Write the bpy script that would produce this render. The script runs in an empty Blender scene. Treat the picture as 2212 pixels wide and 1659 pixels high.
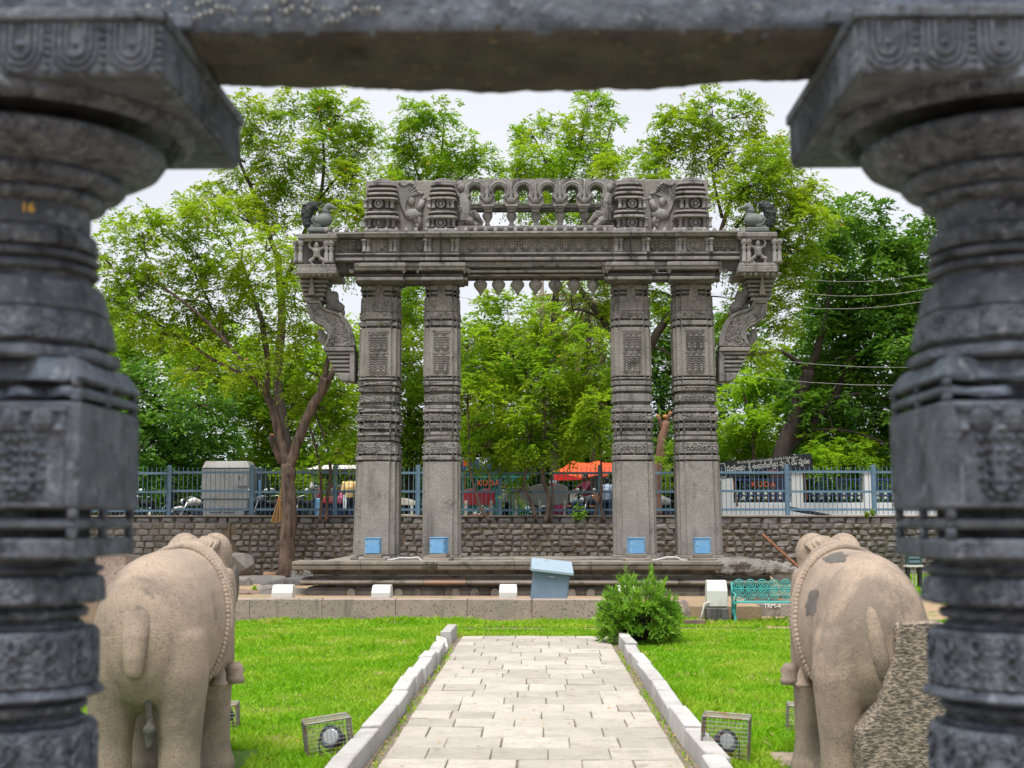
import bpy, bmesh, math, random
import numpy as np
from mathutils import Vector, Matrix, noise as mnoise

random.seed(7)
NR = np.random.default_rng(11)
R = math.radians
SC = bpy.context.scene
COL = SC.collection

# ------------------------------------------------------------------ camera, sky, sun, exposure
EYE, PITCH, YAW, FPX = 2.0, R(5.9), R(1.09), 2850.0        # focal length in units of a 2212 px wide picture
cam_d = bpy.data.cameras.new('camera')
cam = bpy.data.objects.new('camera', cam_d)
COL.objects.link(cam)
cam.location = (0, 0, EYE)
cam.rotation_euler = (R(90) + PITCH, 0, YAW)
cam_d.sensor_width = 36.0
cam_d.lens = 36.0 * FPX / 2212.0
cam_d.clip_start, cam_d.clip_end = 0.05, 900.0
cam_d.dof.use_dof = True
cam_d.dof.focus_distance = 28.0
cam_d.dof.aperture_fstop = 3.2
SC.camera = cam

SUN_EL, SUN_AZ = R(70), R(205)      # high, from behind and a little left of the camera
world = bpy.data.worlds.new('World')
SC.world = world
world.use_nodes = True
wn, wl = world.node_tree.nodes, world.node_tree.links
wbg = wn['Background']
wsky = wn.new('ShaderNodeTexSky')
wsky.sky_type = 'NISHITA'
wsky.sun_disc = False
wsky.sun_elevation = SUN_EL
wsky.sun_rotation = SUN_AZ
wtc = wn.new('ShaderNodeTexCoord')
wmap = wn.new('ShaderNodeMapping'); wmap.inputs['Scale'].default_value = (1.0, 1.0, 3.0)
wns = wn.new('ShaderNodeTexNoise'); wns.inputs['Scale'].default_value = 2.2; wns.inputs['Detail'].default_value = 5
wcr = wn.new('ShaderNodeValToRGB')
wcr.color_ramp.elements[0].position = 0.30; wcr.color_ramp.elements[0].color = (4.35, 4.55, 5.05, 1)
wcr.color_ramp.elements[1].position = 0.72; wcr.color_ramp.elements[1].color = (5.75, 5.8, 6.0, 1)
wmx = wn.new('ShaderNodeMix'); wmx.data_type = 'RGBA'; wmx.inputs[0].default_value = 0.93   # cloud cover
wl.new(wtc.outputs['Generated'], wmap.inputs['Vector']); wl.new(wmap.outputs['Vector'], wns.inputs['Vector'])
wl.new(wns.outputs['Fac'], wcr.inputs['Fac'])
wl.new(wsky.outputs['Color'], wmx.inputs[6]); wl.new(wcr.outputs['Color'], wmx.inputs[7])
wl.new(wmx.outputs[2], wbg.inputs['Color'])
wbg.inputs['Strength'].default_value = 0.05

sun_d = bpy.data.lights.new('sun', 'SUN')
sun_d.energy = 1.5
sun_d.angle = R(36)
sun_d.color = (1.0, 0.96, 0.9)
sun = bpy.data.objects.new('sun', sun_d)
COL.objects.link(sun)
sun.rotation_euler = (R(90) - SUN_EL, 0, R(180) - SUN_AZ)
sun.location = (0, 0, 40)
SC.view_settings.view_transform = 'Standard'
SC.view_settings.look = 'None'
SC.view_settings.exposure = 1.85
SC.view_settings.gamma = 1.0
SC.view_settings.use_curve_mapping = False
SC.cycles.max_bounces = 8
SC.cycles.diffuse_bounces = 5
SC.cycles.transmission_bounces = 5
SC.cycles.transparent_max_bounces = 6

# ------------------------------------------------------------------ helpers
_cp, _sp, _cy, _sy = math.cos(PITCH), math.sin(PITCH), math.cos(YAW), math.sin(YAW)
def W(x, y, Y):
    """world X and Z of the point at depth Y seen at (x, y) of a 2212 x 1659 picture"""
    a, b = (x - 1106.0) / FPX, (829.5 - y) / FPX
    fw, up = _cp - b * _sp, _sp + b * _cp
    dx, dy = a * _cy - fw * _sy, a * _sy + fw * _cy
    s = Y / dy
    return dx * s, EYE + up * s
def WX(x, Y, y=1000): return W(x, y, Y)[0]
def WZ(y, Y, x=1160): return W(x, y, Y)[1]
def P3(x, y, Y):
    a = W(x, y, Y); return Vector((a[0], Y, a[1]))
def mpp(Y): return Y / FPX           # metres per picture unit at depth Y

class MB:
    """collects faces for one mesh"""
    def __init__(s): s.v, s.f, s.m = [], [], []
    def add(s, vs, fs, mi=0):
        o = len(s.v); s.v.extend([tuple(p) for p in vs])
        s.f.extend([tuple(o + i for i in f) for f in fs]); s.m.extend([mi] * len(fs)); return s
    def box(s, c, d, rz=0.0, rx=0.0, ry=0.0, taper=1.0, mi=0, jit=0.0):
        hx, hy, hz = d[0] / 2, d[1] / 2, d[2] / 2
        M = Matrix.Rotation(rz, 3, 'Z') @ Matrix.Rotation(ry, 3, 'Y') @ Matrix.Rotation(rx, 3, 'X')
        vs = []
        for z in (-1, 1):
            t = taper if z > 0 else 1.0
            for x, y in ((-1, -1), (1, -1), (1, 1), (-1, 1)):
                p = M @ Vector((x * hx * t, y * hy * t, z * hz))
                if jit: p += Vector((random.uniform(-jit, jit), random.uniform(-jit, jit), random.uniform(-jit, jit)))
                vs.append((c[0] + p.x, c[1] + p.y, c[2] + p.z))
        return s.add(vs, [(3, 2, 1, 0), (4, 5, 6, 7), (0, 1, 5, 4), (1, 2, 6, 5), (2, 3, 7, 6), (3, 0, 4, 7)], mi)
    def bb(s, x0, x1, y0, y1, z0, z1, mi=0):
        return s.box(((x0 + x1) / 2, (y0 + y1) / 2, (z0 + z1) / 2), (x1 - x0, y1 - y0, z1 - z0), mi=mi)
    def loft(s, rings, cap0=True, cap1=True, closed=True, mi=0):
        n = len(rings[0]); vs = [p for r in rings for p in r]; fs = []
        for k in range(len(rings) - 1):
            for i in range(n if closed else n - 1):
                j = (i + 1) % n
                fs.append((k * n + i, k * n + j, (k + 1) * n + j, (k + 1) * n + i))
        if cap0: fs.append(tuple(range(n - 1, -1, -1)))
        if cap1: fs.append(tuple((len(rings) - 1) * n + i for i in range(n)))
        return s.add(vs, fs, mi)
    def lathe(s, c, prof, n=16, rot=0.0, sx=1.0, sy=1.0, mi=0):
        rings = []
        for r, z in prof:
            rings.append([(c[0] + sx * r * math.cos(rot + 2 * math.pi * i / n), c[1] + sy * r * math.sin(rot + 2 * math.pi * i / n), c[2] + z) for i in range(n)])
        return s.loft(rings, mi=mi)
    def tube(s, pts, rad, n=6, mi=0):
        pts = [Vector(p) for p in pts]; rings = []
        if not hasattr(rad, '__len__'): rad = [rad] * len(pts)
        prev = None
        for i, p in enumerate(pts):
            t = (pts[min(i + 1, len(pts) - 1)] - pts[max(i - 1, 0)])
            t = t.normalized() if t.length > 1e-9 else Vector((0, 0, 1))
            a = prev if prev is not None else (Vector((0, 0, 1)) if abs(t.z) < 0.9 else Vector((1, 0, 0)))
            u = (a - t * a.dot(t))
            u = u.normalized() if u.length > 1e-6 else t.orthogonal().normalized()
            w = t.cross(u); prev = u
            rings.append([p + (u * math.cos(2 * math.pi * k / n) + w * math.sin(2 * math.pi * k / n)) * rad[i] for k in range(n)])
        return s.loft(rings, mi=mi)
    def prism_y(s, poly, y0, y1, mi=0):
        """polygon in x,z extruded along y"""
        n = len(poly); vs = [(p[0], y0, p[1]) for p in poly] + [(p[0], y1, p[1]) for p in poly]
        fs = [tuple(range(n)), tuple(range(2 * n - 1, n - 1, -1))] + [(i, i + n, (i + 1) % n + n, (i + 1) % n) for i in range(n)]
        return s.add(vs, fs, mi)
    def sphere(s, c, r, nu=10, nv=7, mi=0):
        if not hasattr(r, '__len__'): r = (r, r, r)
        rings = []
        for k in range(1, nv):
            th = math.pi * k / nv
            rings.append([(c[0] + r[0] * math.sin(th) * math.cos(2 * math.pi * i / nu), c[1] + r[1] * math.sin(th) * math.sin(2 * math.pi * i / nu), c[2] - r[2] * math.cos(th)) for i in range(nu)])
        o = len(s.v); s.loft(rings, False, False, mi=mi)
        s.v.extend([(c[0], c[1], c[2] - r[2]), (c[0], c[1], c[2] + r[2])]); b = len(s.v) - 2
        l = o + (nv - 2) * nu
        for i in range(nu):
            s.f.append((o + (i + 1) % nu, o + i, b)); s.f.append((l + i, l + (i + 1) % nu, b + 1)); s.m += [mi, mi]
        return s
    def stud(s, x, y, z, r, h=None, mi=0):
        """small faceted bead standing out of a face that looks towards -y"""
        h = h or r
        return s.add([(x - r, y, z), (x, y, z - r), (x + r, y, z), (x, y, z + r), (x, y - h, z)], [(0, 1, 4), (1, 2, 4), (2, 3, 4), (3, 0, 4)], mi)
    def mesh(s, name, mats, smooth=False):
        me = bpy.data.meshes.new(name)
        me.from_pydata(s.v, [], s.f)
        if not isinstance(mats, (list, tuple)): mats = [mats]
        for m in mats: me.materials.append(m)
        if len(mats) > 1: me.polygons.foreach_set('material_index', s.m)
        if smooth: me.polygons.foreach_set('use_smooth', [True] * len(me.polygons))
        bm = bmesh.new(); bm.from_mesh(me); bmesh.ops.recalc_face_normals(bm, faces=bm.faces); bm.to_mesh(me); bm.free()
        me.update()
        return me
    def build(s, name, mats, parent=None, smooth=False, bevel=0.0, seg=1, angle=40):
        o = link(name, s.mesh(name, mats, smooth), parent)
        if bevel:
            b = o.modifiers.new('bevel', 'BEVEL'); b.width = bevel; b.segments = seg; b.limit_method = 'ANGLE'; b.angle_limit = R(angle)
        return o

def link(name, me, parent=None, loc=None, rot=None, scale=None):
    o = bpy.data.objects.new(name, me); COL.objects.link(o)
    if parent is not None: o.parent = parent
    if loc is not None: o.location = loc
    if rot is not None: o.rotation_euler = rot
    if scale is not None: o.scale = scale
    return o
def tag(o, label=None, cat=None, group=None, kind=None):
    if label: o['label'] = label
    if cat: o['category'] = cat
    if group: o['group'] = group
    if kind: o['kind'] = kind
    return o
def empty(name, loc=(0, 0, 0), rz=0.0):
    o = link(name, None, None, loc, (0, 0, rz)); o.empty_display_size = 0.2
    return o
def copy_tree(o, parent=None):
    c = o.copy(); COL.objects.link(c); c.parent = parent
    for ch in list(o.children): copy_tree(ch, c)
    return c
def voxel_mesh(mb, name, mat, voxel, smooth=6, fac=0.5, disp=0.0, dscale=3.0, flat=False):
    """one continuous skin round the overlapping solids of mb"""
    o = bpy.data.objects.new('tmp', mb.mesh('tmp', mat)); COL.objects.link(o)
    r = o.modifiers.new('r', 'REMESH'); r.mode = 'VOXEL'; r.voxel_size = voxel; r.use_smooth_shade = True
    if smooth:
        m = o.modifiers.new('s', 'SMOOTH'); m.factor = fac; m.iterations = smooth
    dg = bpy.context.evaluated_depsgraph_get()
    me = bpy.data.meshes.new_from_object(o.evaluated_get(dg)); me.name = name
    bpy.data.objects.remove(o)
    if disp:
        n = len(me.vertices); co = np.empty(n * 3, 'f'); no = np.empty(n * 3, 'f')
        me.vertices.foreach_get('co', co); me.vertices.foreach_get('normal', no)
        co = co.reshape(-1, 3); no = no.reshape(-1, 3)
        d = np.array([mnoise.fractal(Vector(p) * dscale, 1.0, 2.0, 4) for p in co]) * disp
        co += no * d[:, None]; me.vertices.foreach_set('co', co.ravel())
    if not me.materials: me.materials.append(mat)
    me.polygons.foreach_set('use_smooth', [not flat] * len(me.polygons)); me.update()
    return me
def np_mesh(name, verts, quads, mat, tris=False):
    k = 3 if tris else 4
    me = bpy.data.meshes.new(name); nv, nf = len(verts), len(quads)
    me.vertices.add(nv); me.vertices.foreach_set('co', np.ascontiguousarray(verts, dtype=np.float32).ravel())
    me.loops.add(nf * k); me.loops.foreach_set('vertex_index', np.ascontiguousarray(quads, dtype=np.int32).ravel())
    me.polygons.add(nf); me.polygons.foreach_set('loop_start', np.arange(0, nf * k, k, dtype=np.int32))
    me.update(calc_edges=True)
    for m in (mat if isinstance(mat, (list, tuple)) else [mat]): me.materials.append(m)
    return me

# ------------------------------------------------------------------ materials
def _new(name):
    m = bpy.data.materials.new(name); m.use_nodes = True
    return m, m.node_tree.nodes, m.node_tree.links, m.node_tree.nodes['Principled BSDF']
def _mixc(N, L, fac, a, b, mode='MIX'):
    x = N.new('ShaderNodeMix'); x.data_type = 'RGBA'; x.blend_type = mode
    for sock, val in ((x.inputs[0], fac), (x.inputs[6], a), (x.inputs[7], b)):
        if isinstance(val, bpy.types.NodeSocket): L.new(val, sock)
        elif hasattr(val, '__len__'): sock.default_value = (*val[:3], 1)
        else: sock.default_value = val
    return x.outputs[2]
def _ramp(N, L, src, p0, p1, v0=0.0, v1=1.0):
    r = N.new('ShaderNodeMapRange'); r.clamp = True
    for i, v in zip(range(1, 5), (p0, p1, v0, v1)): r.inputs[i].default_value = v
    L.new(src, r.inputs[0]); return r.outputs[0]
def _noise(N, L, vec, scale, detail=4, rough=0.6, w=None, dist=0.0):
    n = N.new('ShaderNodeTexNoise'); n.noise_dimensions = '4D' if w is not None else '3D'
    n.inputs['Scale'].default_value = scale; n.inputs['Detail'].default_value = detail; n.inputs['Roughness'].default_value = rough; n.inputs['Distortion'].default_value = dist
    L.new(vec, n.inputs['Vector'])
    if w is not None: L.new(w, n.inputs['W'])
    return n.outputs['Fac']
def stone(name, c0, c1, scale=2.0, speck=None, streak=None, moss=None, bump=0.3, bscale=20, rough=0.9, carve=None, rnd=0.0, stain=None):
    """weathered stone: two tones, speckle, run-off streaks, lichen, carved relief as bump"""
    m, N, L, B = _new(name)
    tc = N.new('ShaderNodeTexCoord'); vec = tc.outputs['Object']
    oi = N.new('ShaderNodeObjectInfo'); wm = N.new('ShaderNodeMath'); wm.operation = 'MULTIPLY'; wm.inputs[1].default_value = 37.0; L.new(oi.outputs['Random'], wm.inputs[0]); w = wm.outputs[0]
    col = _mixc(N, L, _ramp(N, L, _noise(N, L, vec, scale, 6, 0.65, w), 0.35, 0.65), c0, c1)
    if rnd:
        col = _mixc(N, L, _ramp(N, L, oi.outputs['Random'], 0, 1, 0, 1), _mixc(N, L, 1.0, col, (1 - rnd,) * 3, 'MULTIPLY'), _mixc(N, L, 1.0, col, (1 + rnd,) * 3, 'MULTIPLY'))
    if speck:
        col = _mixc(N, L, _ramp(N, L, _noise(N, L, vec, speck[1], 3, 0.7, w), speck[2], speck[2] + 0.08, 0, speck[3] if len(speck) > 3 else 0.8), col, speck[0])
    if streak:
        mp = N.new('ShaderNodeMapping'); mp.inputs['Scale'].default_value = (streak[1], streak[1], streak[1] * 0.12); L.new(vec, mp.inputs['Vector'])
        col = _mixc(N, L, _ramp(N, L, _noise(N, L, mp.outputs['Vector'], 1.0, 5, 0.6, w), streak[2], streak[2] + 0.15, 0, streak[3]), col, streak[0])
    if moss:
        col = _mixc(N, L, _ramp(N, L, _noise(N, L, vec, moss[1], 5, 0.7, w, 0.5), moss[2], moss[2] + 0.1, 0, moss[3]), col, moss[0])
    if stain:
        col = _mixc(N, L, _ramp(N, L, _noise(N, L, vec, stain[1], 9, 0.78, w, 0.3), stain[2], stain[2] + 0.10, 0, stain[3]), col, stain[0])
    L.new(col, B.inputs['Base Color'])
    B.inputs['Roughness'].default_value = rough
    B.inputs['Specular IOR Level'].default_value = 0.3
    h = _noise(N, L, vec, bscale, 6, 0.7, w)
    bp = N.new('ShaderNodeBump'); bp.inputs['Strength'].default_value = bump; bp.inputs['Distance'].default_value = 0.02
    L.new(h, bp.inputs['Height']); out = bp.outputs['Normal']
    if carve:      # (scale, strength, distance)
        v = N.new('ShaderNodeTexVoronoi'); v.feature = 'SMOOTH_F1'; v.inputs['Scale'].default_value = carve[0]; v.inputs['Smoothness'].default_value = 0.3
        ds = N.new('ShaderNodeTexNoise'); ds.inputs['Scale'].default_value = carve[0] * 0.35; ds.inputs['Detail'].default_value = 2; L.new(vec, ds.inputs['Vector'])
        L.new(_mixc(N, L, 0.12, vec, ds.outputs['Color']), v.inputs['Vector'])
        wv = N.new('ShaderNodeMath'); wv.operation = 'SINE'; mu = N.new('ShaderNodeMath'); mu.operation = 'MULTIPLY'; mu.inputs[1].default_value = 14.0
        L.new(v.outputs['Distance'], mu.inputs[0]); L.new(mu.outputs[0], wv.inputs[0])
        b2 = N.new('ShaderNodeBump'); b2.inputs['Strength'].default_value = carve[1]; b2.inputs['Distance'].default_value = carve[2]
        L.new(wv.outputs[0], b2.inputs['Height']); L.new(out, b2.inputs['Normal']); out = b2.outputs['Normal']
    L.new(out, B.inputs['Normal'])
    return m
def plain(name, c, rough=0.5, metal=0.0, c2=None, scale=6.0, bump=0.0, bscale=30, lo=0.4, hi=0.65, amt=1.0, rnd=0.0, spec=0.4):
    m, N, L, B = _new(name)
    tc = N.new('ShaderNodeTexCoord'); vec = tc.outputs['Object']
    if c2 is not None:
        col = _mixc(N, L, _ramp(N, L, _noise(N, L, vec, scale, 5, 0.65), lo, hi, 0, amt), c, c2)
    else:
        col = _mixc(N, L, _ramp(N, L, _noise(N, L, vec, scale, 4, 0.6), 0.3, 0.7), [k * 0.9 for k in c], [min(1, k * 1.08) for k in c])
    if rnd:
        oi = N.new('ShaderNodeObjectInfo')
        col = _mixc(N, L, oi.outputs['Random'], _mixc(N, L, 1.0, col, (1 - rnd,) * 3, 'MULTIPLY'), _mixc(N, L, 1.0, col, (1 + rnd,) * 3, 'MULTIPLY'))
    L.new(col, B.inputs['Base Color'])
    B.inputs['Roughness'].default_value = rough; B.inputs['Metallic'].default_value = metal; B.inputs['Specular IOR Level'].default_value = spec
    if bump:
        bp = N.new('ShaderNodeBump'); bp.inputs['Strength'].default_value = bump; bp.inputs['Distance'].default_value = 0.01
        L.new(_noise(N, L, vec, bscale, 5, 0.65), bp.inputs['Height']); L.new(bp.outputs['Normal'], B.inputs['Normal'])
    return m
def leafy(name, ca, cb, cc=None, trans=0.45, clump=0.7, dead=None, deadp=0.03, rough=0.55):
    """leaf: every leaf has its own tone between ca and cb, clumps drift towards cc"""
    m, N, L, B = _new(name)
    g = N.new('ShaderNodeNewGeometry'); tc = N.new('ShaderNodeTexCoord')
    col = _mixc(N, L, g.outputs['Random Per Island'], ca, cb)
    if cc is not None:
        col = _mixc(N, L, _ramp(N, L, _noise(N, L, tc.outputs['Object'], clump, 3, 0.6), 0.42, 0.62), col, _mixc(N, L, 0.75, col, cc))
    if dead is not None:
        wn_ = N.new('ShaderNodeTexWhiteNoise'); wn_.noise_dimensions = '1D'; L.new(g.outputs['Random Per Island'], wn_.inputs['W'])
        mk = N.new('ShaderNodeMath'); mk.operation = 'MULTIPLY'
        L.new(_ramp(N, L, _noise(N, L, tc.outputs['Object'], 1.6, 2, 0.5), 0.62, 0.70, 0.15, 8.0), mk.inputs[0]); mk.inputs[1].default_value = deadp
        lt = N.new('ShaderNodeMath'); lt.operation = 'LESS_THAN'; L.new(wn_.outputs['Value'], lt.inputs[0]); L.new(mk.outputs[0], lt.inputs[1])
        col = _mixc(N, L, lt.outputs[0], col, dead)
    L.new(col, B.inputs['Base Color']); B.inputs['Roughness'].default_value = rough; B.inputs['Specular IOR Level'].default_value = 0.25
    tr = N.new('ShaderNodeBsdfTranslucent'); L.new(_mixc(N, L, 1.0, col, (1.25, 1.25, 0.7), 'MULTIPLY'), tr.inputs['Color'])
    ms = N.new('ShaderNodeMixShader'); ms.inputs[0].default_value = trans
    L.new(B.outputs[0], ms.inputs[1]); L.new(tr.outputs[0], ms.inputs[2]); L.new(ms.outputs[0], N['Material Output'].inputs['Surface'])
    return m

M = {}
DK = (0.035, 0.033, 0.032)
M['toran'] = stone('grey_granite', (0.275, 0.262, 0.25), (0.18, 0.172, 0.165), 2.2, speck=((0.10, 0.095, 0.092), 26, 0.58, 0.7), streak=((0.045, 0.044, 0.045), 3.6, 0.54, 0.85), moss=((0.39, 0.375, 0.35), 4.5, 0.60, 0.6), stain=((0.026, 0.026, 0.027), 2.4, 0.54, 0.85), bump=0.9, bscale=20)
M['toran_carved'] = stone('carved_granite', (0.275, 0.257, 0.24), (0.16, 0.15, 0.143), 4.0, speck=((0.07, 0.066, 0.064), 18, 0.55, 0.8), streak=((0.05, 0.048, 0.048), 3.2, 0.56, 0.7), stain=((0.035, 0.034, 0.034), 3.2, 0.56, 0.7), bump=1.0, bscale=12, carve=(11.0, 0.5, 0.03))
M['toran_shaft'] = stone('shaft_granite', (0.315, 0.293, 0.266), (0.225, 0.21, 0.193), 1.7, speck=((0.12, 0.11, 0.10), 34, 0.55, 0.8), streak=((0.09, 0.086, 0.083), 2.8, 0.53, 0.75), moss=((0.40, 0.375, 0.34), 2.6, 0.61, 0.5), stain=((0.07, 0.067, 0.065), 1.5, 0.555, 0.7), bump=0.8, bscale=24)
M['toran_dark'] = stone('dark_shaded_granite', (0.15, 0.143, 0.137), (0.085, 0.082, 0.08), 1.8, speck=((0.045, 0.043, 0.042), 30, 0.6, 0.7), streak=((0.035, 0.034, 0.034), 3.0, 0.5, 0.8), bump=0.7, bscale=24)  # darker granite copy: shade painted into grooves and recessed courses; also plain dark rocks
M['plinth'] = stone('plinth_granite', (0.30, 0.268, 0.23), (0.185, 0.167, 0.147), 1.4, speck=((0.09, 0.08, 0.073), 24, 0.58, 0.7), streak=((0.045, 0.042, 0.036), 1.6, 0.54, 0.85), moss=((0.07, 0.067, 0.042), 1.4, 0.57, 0.75), stain=((0.02, 0.019, 0.017), 1.1, 0.54, 0.8), bump=0.8, bscale=16)
M['plinth_red'] = stone('red_granite', (0.36, 0.235, 0.18), (0.28, 0.19, 0.15), 1.5, speck=((0.12, 0.1, 0.09), 34, 0.6, 0.5), bump=0.4)
M['goose'] = stone('green_grey_stone', (0.155, 0.175, 0.17), (0.115, 0.132, 0.13), 3.0, speck=((0.07, 0.08, 0.08), 30, 0.62, 0.4), bump=0.2, bscale=30, rough=0.7)
M['goose_tail'] = stone('carved_green_stone', (0.10, 0.113, 0.112), (0.06, 0.07, 0.07), 4.0, bump=0.3, bscale=30, carve=(16.0, 1.0, 0.04), rough=0.8)
M['basalt'] = stone('dark_basalt', (0.135, 0.158, 0.196), (0.046, 0.056, 0.075), 10.0, speck=((0.23, 0.265, 0.305), 26, 0.57, 0.65), moss=((0.15, 0.16, 0.115), 13, 0.65, 0.45), streak=((0.012, 0.015, 0.021), 18, 0.56, 0.85), stain=((0.009, 0.011, 0.016), 11, 0.545, 0.9), bump=1.0, bscale=30, rough=0.62)
M['basalt_carved'] = stone('carved_basalt', (0.155, 0.18, 0.222), (0.044, 0.054, 0.072), 24.0, speck=((0.24, 0.275, 0.315), 26, 0.56, 0.7), moss=((0.15, 0.16, 0.115), 13, 0.65, 0.45), stain=((0.009, 0.011, 0.016), 18, 0.54, 0.9), bump=1.0, bscale=24, carve=(30.0, 0.5, 0.014), rough=0.62)
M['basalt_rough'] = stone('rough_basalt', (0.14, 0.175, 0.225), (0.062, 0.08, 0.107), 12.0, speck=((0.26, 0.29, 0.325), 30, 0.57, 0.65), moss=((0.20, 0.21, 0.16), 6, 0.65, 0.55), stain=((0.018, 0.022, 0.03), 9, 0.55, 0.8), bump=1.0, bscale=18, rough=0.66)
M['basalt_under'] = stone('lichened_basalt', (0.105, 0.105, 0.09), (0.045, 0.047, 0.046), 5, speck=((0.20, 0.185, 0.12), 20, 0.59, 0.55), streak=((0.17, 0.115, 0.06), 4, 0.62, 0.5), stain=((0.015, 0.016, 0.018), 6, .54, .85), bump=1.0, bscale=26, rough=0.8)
M['paver'] = stone('cream_paver', (0.445, 0.405, 0.35), (0.35, 0.32, 0.282), 4.0, speck=((0.24, 0.22, 0.195), 45, 0.56, 0.65), streak=((0.24, 0.22, 0.19), 5, 0.60, 0.5), moss=((0.22, 0.19, 0.15), 2.2, 0.57, 0.6), stain=((0.15, 0.13, 0.10), 3.0, 0.60, 0.55), bump=0.7, bscale=36, rnd=0.15)
M['bed'] = stone('sandy_bed', (0.26, 0.215, 0.16), (0.165, 0.137, 0.103), 6, speck=((0.07, 0.06, 0.045), 30, .56, .7), bump=1.0, bscale=40)
M['kerb'] = stone('white_kerb', (0.48, 0.47, 0.452), (0.38, 0.37, 0.355), 2.4, speck=((0.22, 0.205, 0.19), 40, 0.59, 0.6), streak=((0.19, 0.168, 0.14), 4, 0.57, 0.65), moss=((0.25, 0.23, 0.20), 3, .58, .55), stain=((0.15, 0.13, 0.105), 2.5, .6, .5), bump=0.6, bscale=26, rnd=0.15)
M['granite_edge'] = stone('pink_granite', (0.37, 0.292, 0.25), (0.275, 0.222, 0.192), 2.0, speck=((0.10, 0.085, 0.077), 22, 0.555, 0.85), streak=((0.075, 0.06, 0.05), 1.9, 0.555, 0.85), stain=((0.12, 0.095, 0.078), 1.4, .57, .6), bump=0.5, bscale=26)
M['rubble'] = stone('rubble_stone', (0.215, 0.20, 0.19), (0.14, 0.13, 0.124), 4.5, speck=((0.31, 0.295, 0.285), 12, 0.56, 0.6), moss=((0.12, 0.10, 0.06), 2.5, 0.64, 0.6), bump=1.0, bscale=10, rnd=0.32)
M['sett'] = stone('grey_sett', (0.185, 0.173, 0.16), (0.125, 0.117, 0.11), 3.0, speck=((0.25, 0.235, 0.22), 14, 0.62, 0.4), moss=((0.085, 0.08, 0.05), 2.5, 0.64, 0.5), bump=0.6, bscale=18, rnd=0.26)
M['mortar'] = stone('mossy_mortar', (0.16, 0.128, 0.092), (0.085, 0.07, 0.052), 2.2, moss=((0.055, 0.055, 0.02), 1.1, 0.53, 0.85), streak=((0.04, 0.036, 0.03), 1.5, 0.56, 0.75), speck=((0.22, 0.19, 0.15), 9, .6, .5), stain=((0.028, 0.025, 0.018), .8, .55, .7), bump=1.0, bscale=10)
M['cap'] = stone('concrete_cap', (0.27, 0.235, 0.198), (0.18, 0.157, 0.132), 1.5, streak=((0.08, 0.07, 0.056), 2.0, 0.6, 0.6), bump=0.5, bscale=20)
M['rock'] = stone('broken_slab', (0.225, 0.208, 0.19), (0.14, 0.13, 0.122), 1.6, speck=((0.08, 0.075, 0.07), 20, 0.62, 0.5), bump=0.9, bscale=8, rnd=0.25)
M['rock_brown'] = stone('brown_rock', (0.22, 0.15, 0.11), (0.15, 0.115, 0.095), 2.0, bump=0.8, bscale=9)
M['brick'] = stone('old_brick', (0.33, 0.2, 0.12), (0.25, 0.16, 0.10), 4.0, bump=0.5)
M['soil'] = stone('reddish_soil', (0.37, 0.26, 0.17), (0.27, 0.19, 0.125), 1.2, moss=((0.13, 0.19, 0.04), 1.6, 0.54, 0.75), bump=0.8, bscale=14)
M['turf'] = stone('turf_soil', (0.075, 0.155, 0.012), (0.045, 0.095, 0.010), 1.0, moss=((0.13, 0.12, 0.05), 2.5, 0.62, 0.5), bump=1.0, bscale=30)
M['asphalt'] = stone('street_asphalt', (0.10, 0.095, 0.09), (0.065, 0.062, 0.06), 1.0, bump=0.5, bscale=30)
M['white'] = plain('white_paint', (0.60, 0.595, 0.565), 0.45, c2=(0.46, 0.43, 0.36), scale=4.0, lo=0.52, hi=0.75, amt=0.7)
M['whitewash'] = plain('whitewash', (0.80, 0.795, 0.78), 0.85, c2=(0.50, 0.48, 0.44), scale=1.6, lo=0.56, hi=0.75, amt=0.7)
M['blue_box'] = plain('sky_blue_paint', (0.14, 0.335, 0.58), 0.5, c2=(0.25, 0.45, 0.66), scale=5.0, lo=0.45, hi=0.7, amt=0.8)
M['fence'] = plain('fence_blue_paint', (0.125, 0.215, 0.305), 0.5, c2=(0.09, 0.155, 0.225), scale=3.0, rnd=0.10)
M['cabinet_blue'] = plain('grey_blue_paint', (0.135, 0.205, 0.275), 0.5, c2=(0.17, 0.24, 0.31), scale=2.5, lo=0.4, hi=0.7)
M['cabinet_lid'] = plain('pale_blue_paint', (0.27, 0.35, 0.42), 0.55, c2=(0.24, 0.20, 0.16), scale=5.0, lo=0.56, hi=0.70, amt=0.8)
M['grey_paint'] = plain('grey_kiosk_paint', (0.27, 0.27, 0.26), 0.55, c2=(0.15, 0.147, 0.138), scale=2.2, lo=0.5, hi=0.70, amt=0.85, bump=0.2, bscale=6)
M['teal'] = plain('turquoise_paint', (0.045, 0.33, 0.305), 0.45, c2=(0.03, 0.23, 0.215), scale=9.0)
M['dgreen'] = plain('dark_green_metal', (0.03, 0.075, 0.075), 0.5)
M['rust'] = plain('rusty_iron', (0.19, 0.075, 0.032), 0.85, c2=(0.10, 0.045, 0.025), scale=12, bump=0.3)
M['wire'] = plain('galvanised_wire', (0.22, 0.21, 0.19), 0.6, 0.3, c2=(0.20, 0.10, 0.05), scale=9, lo=0.5, hi=0.65)
M['lamp_body'] = plain('lamp_casting', (0.035, 0.045, 0.065), 0.4, 0.2)
M['lens'] = plain('lamp_lens', (0.40, 0.44, 0.48), 0.12, 0.0, spec=0.8)
M['pipe'] = plain('grey_conduit', (0.48, 0.47, 0.45), 0.6)
M['black'] = plain('black_plastic', (0.02, 0.02, 0.022), 0.45)
M['rubber'] = plain('tyre_rubber', (0.018, 0.018, 0.018), 0.85)
M['chrome'] = plain('chrome', (0.75, 0.76, 0.78), 0.18, 0.9)
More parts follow.
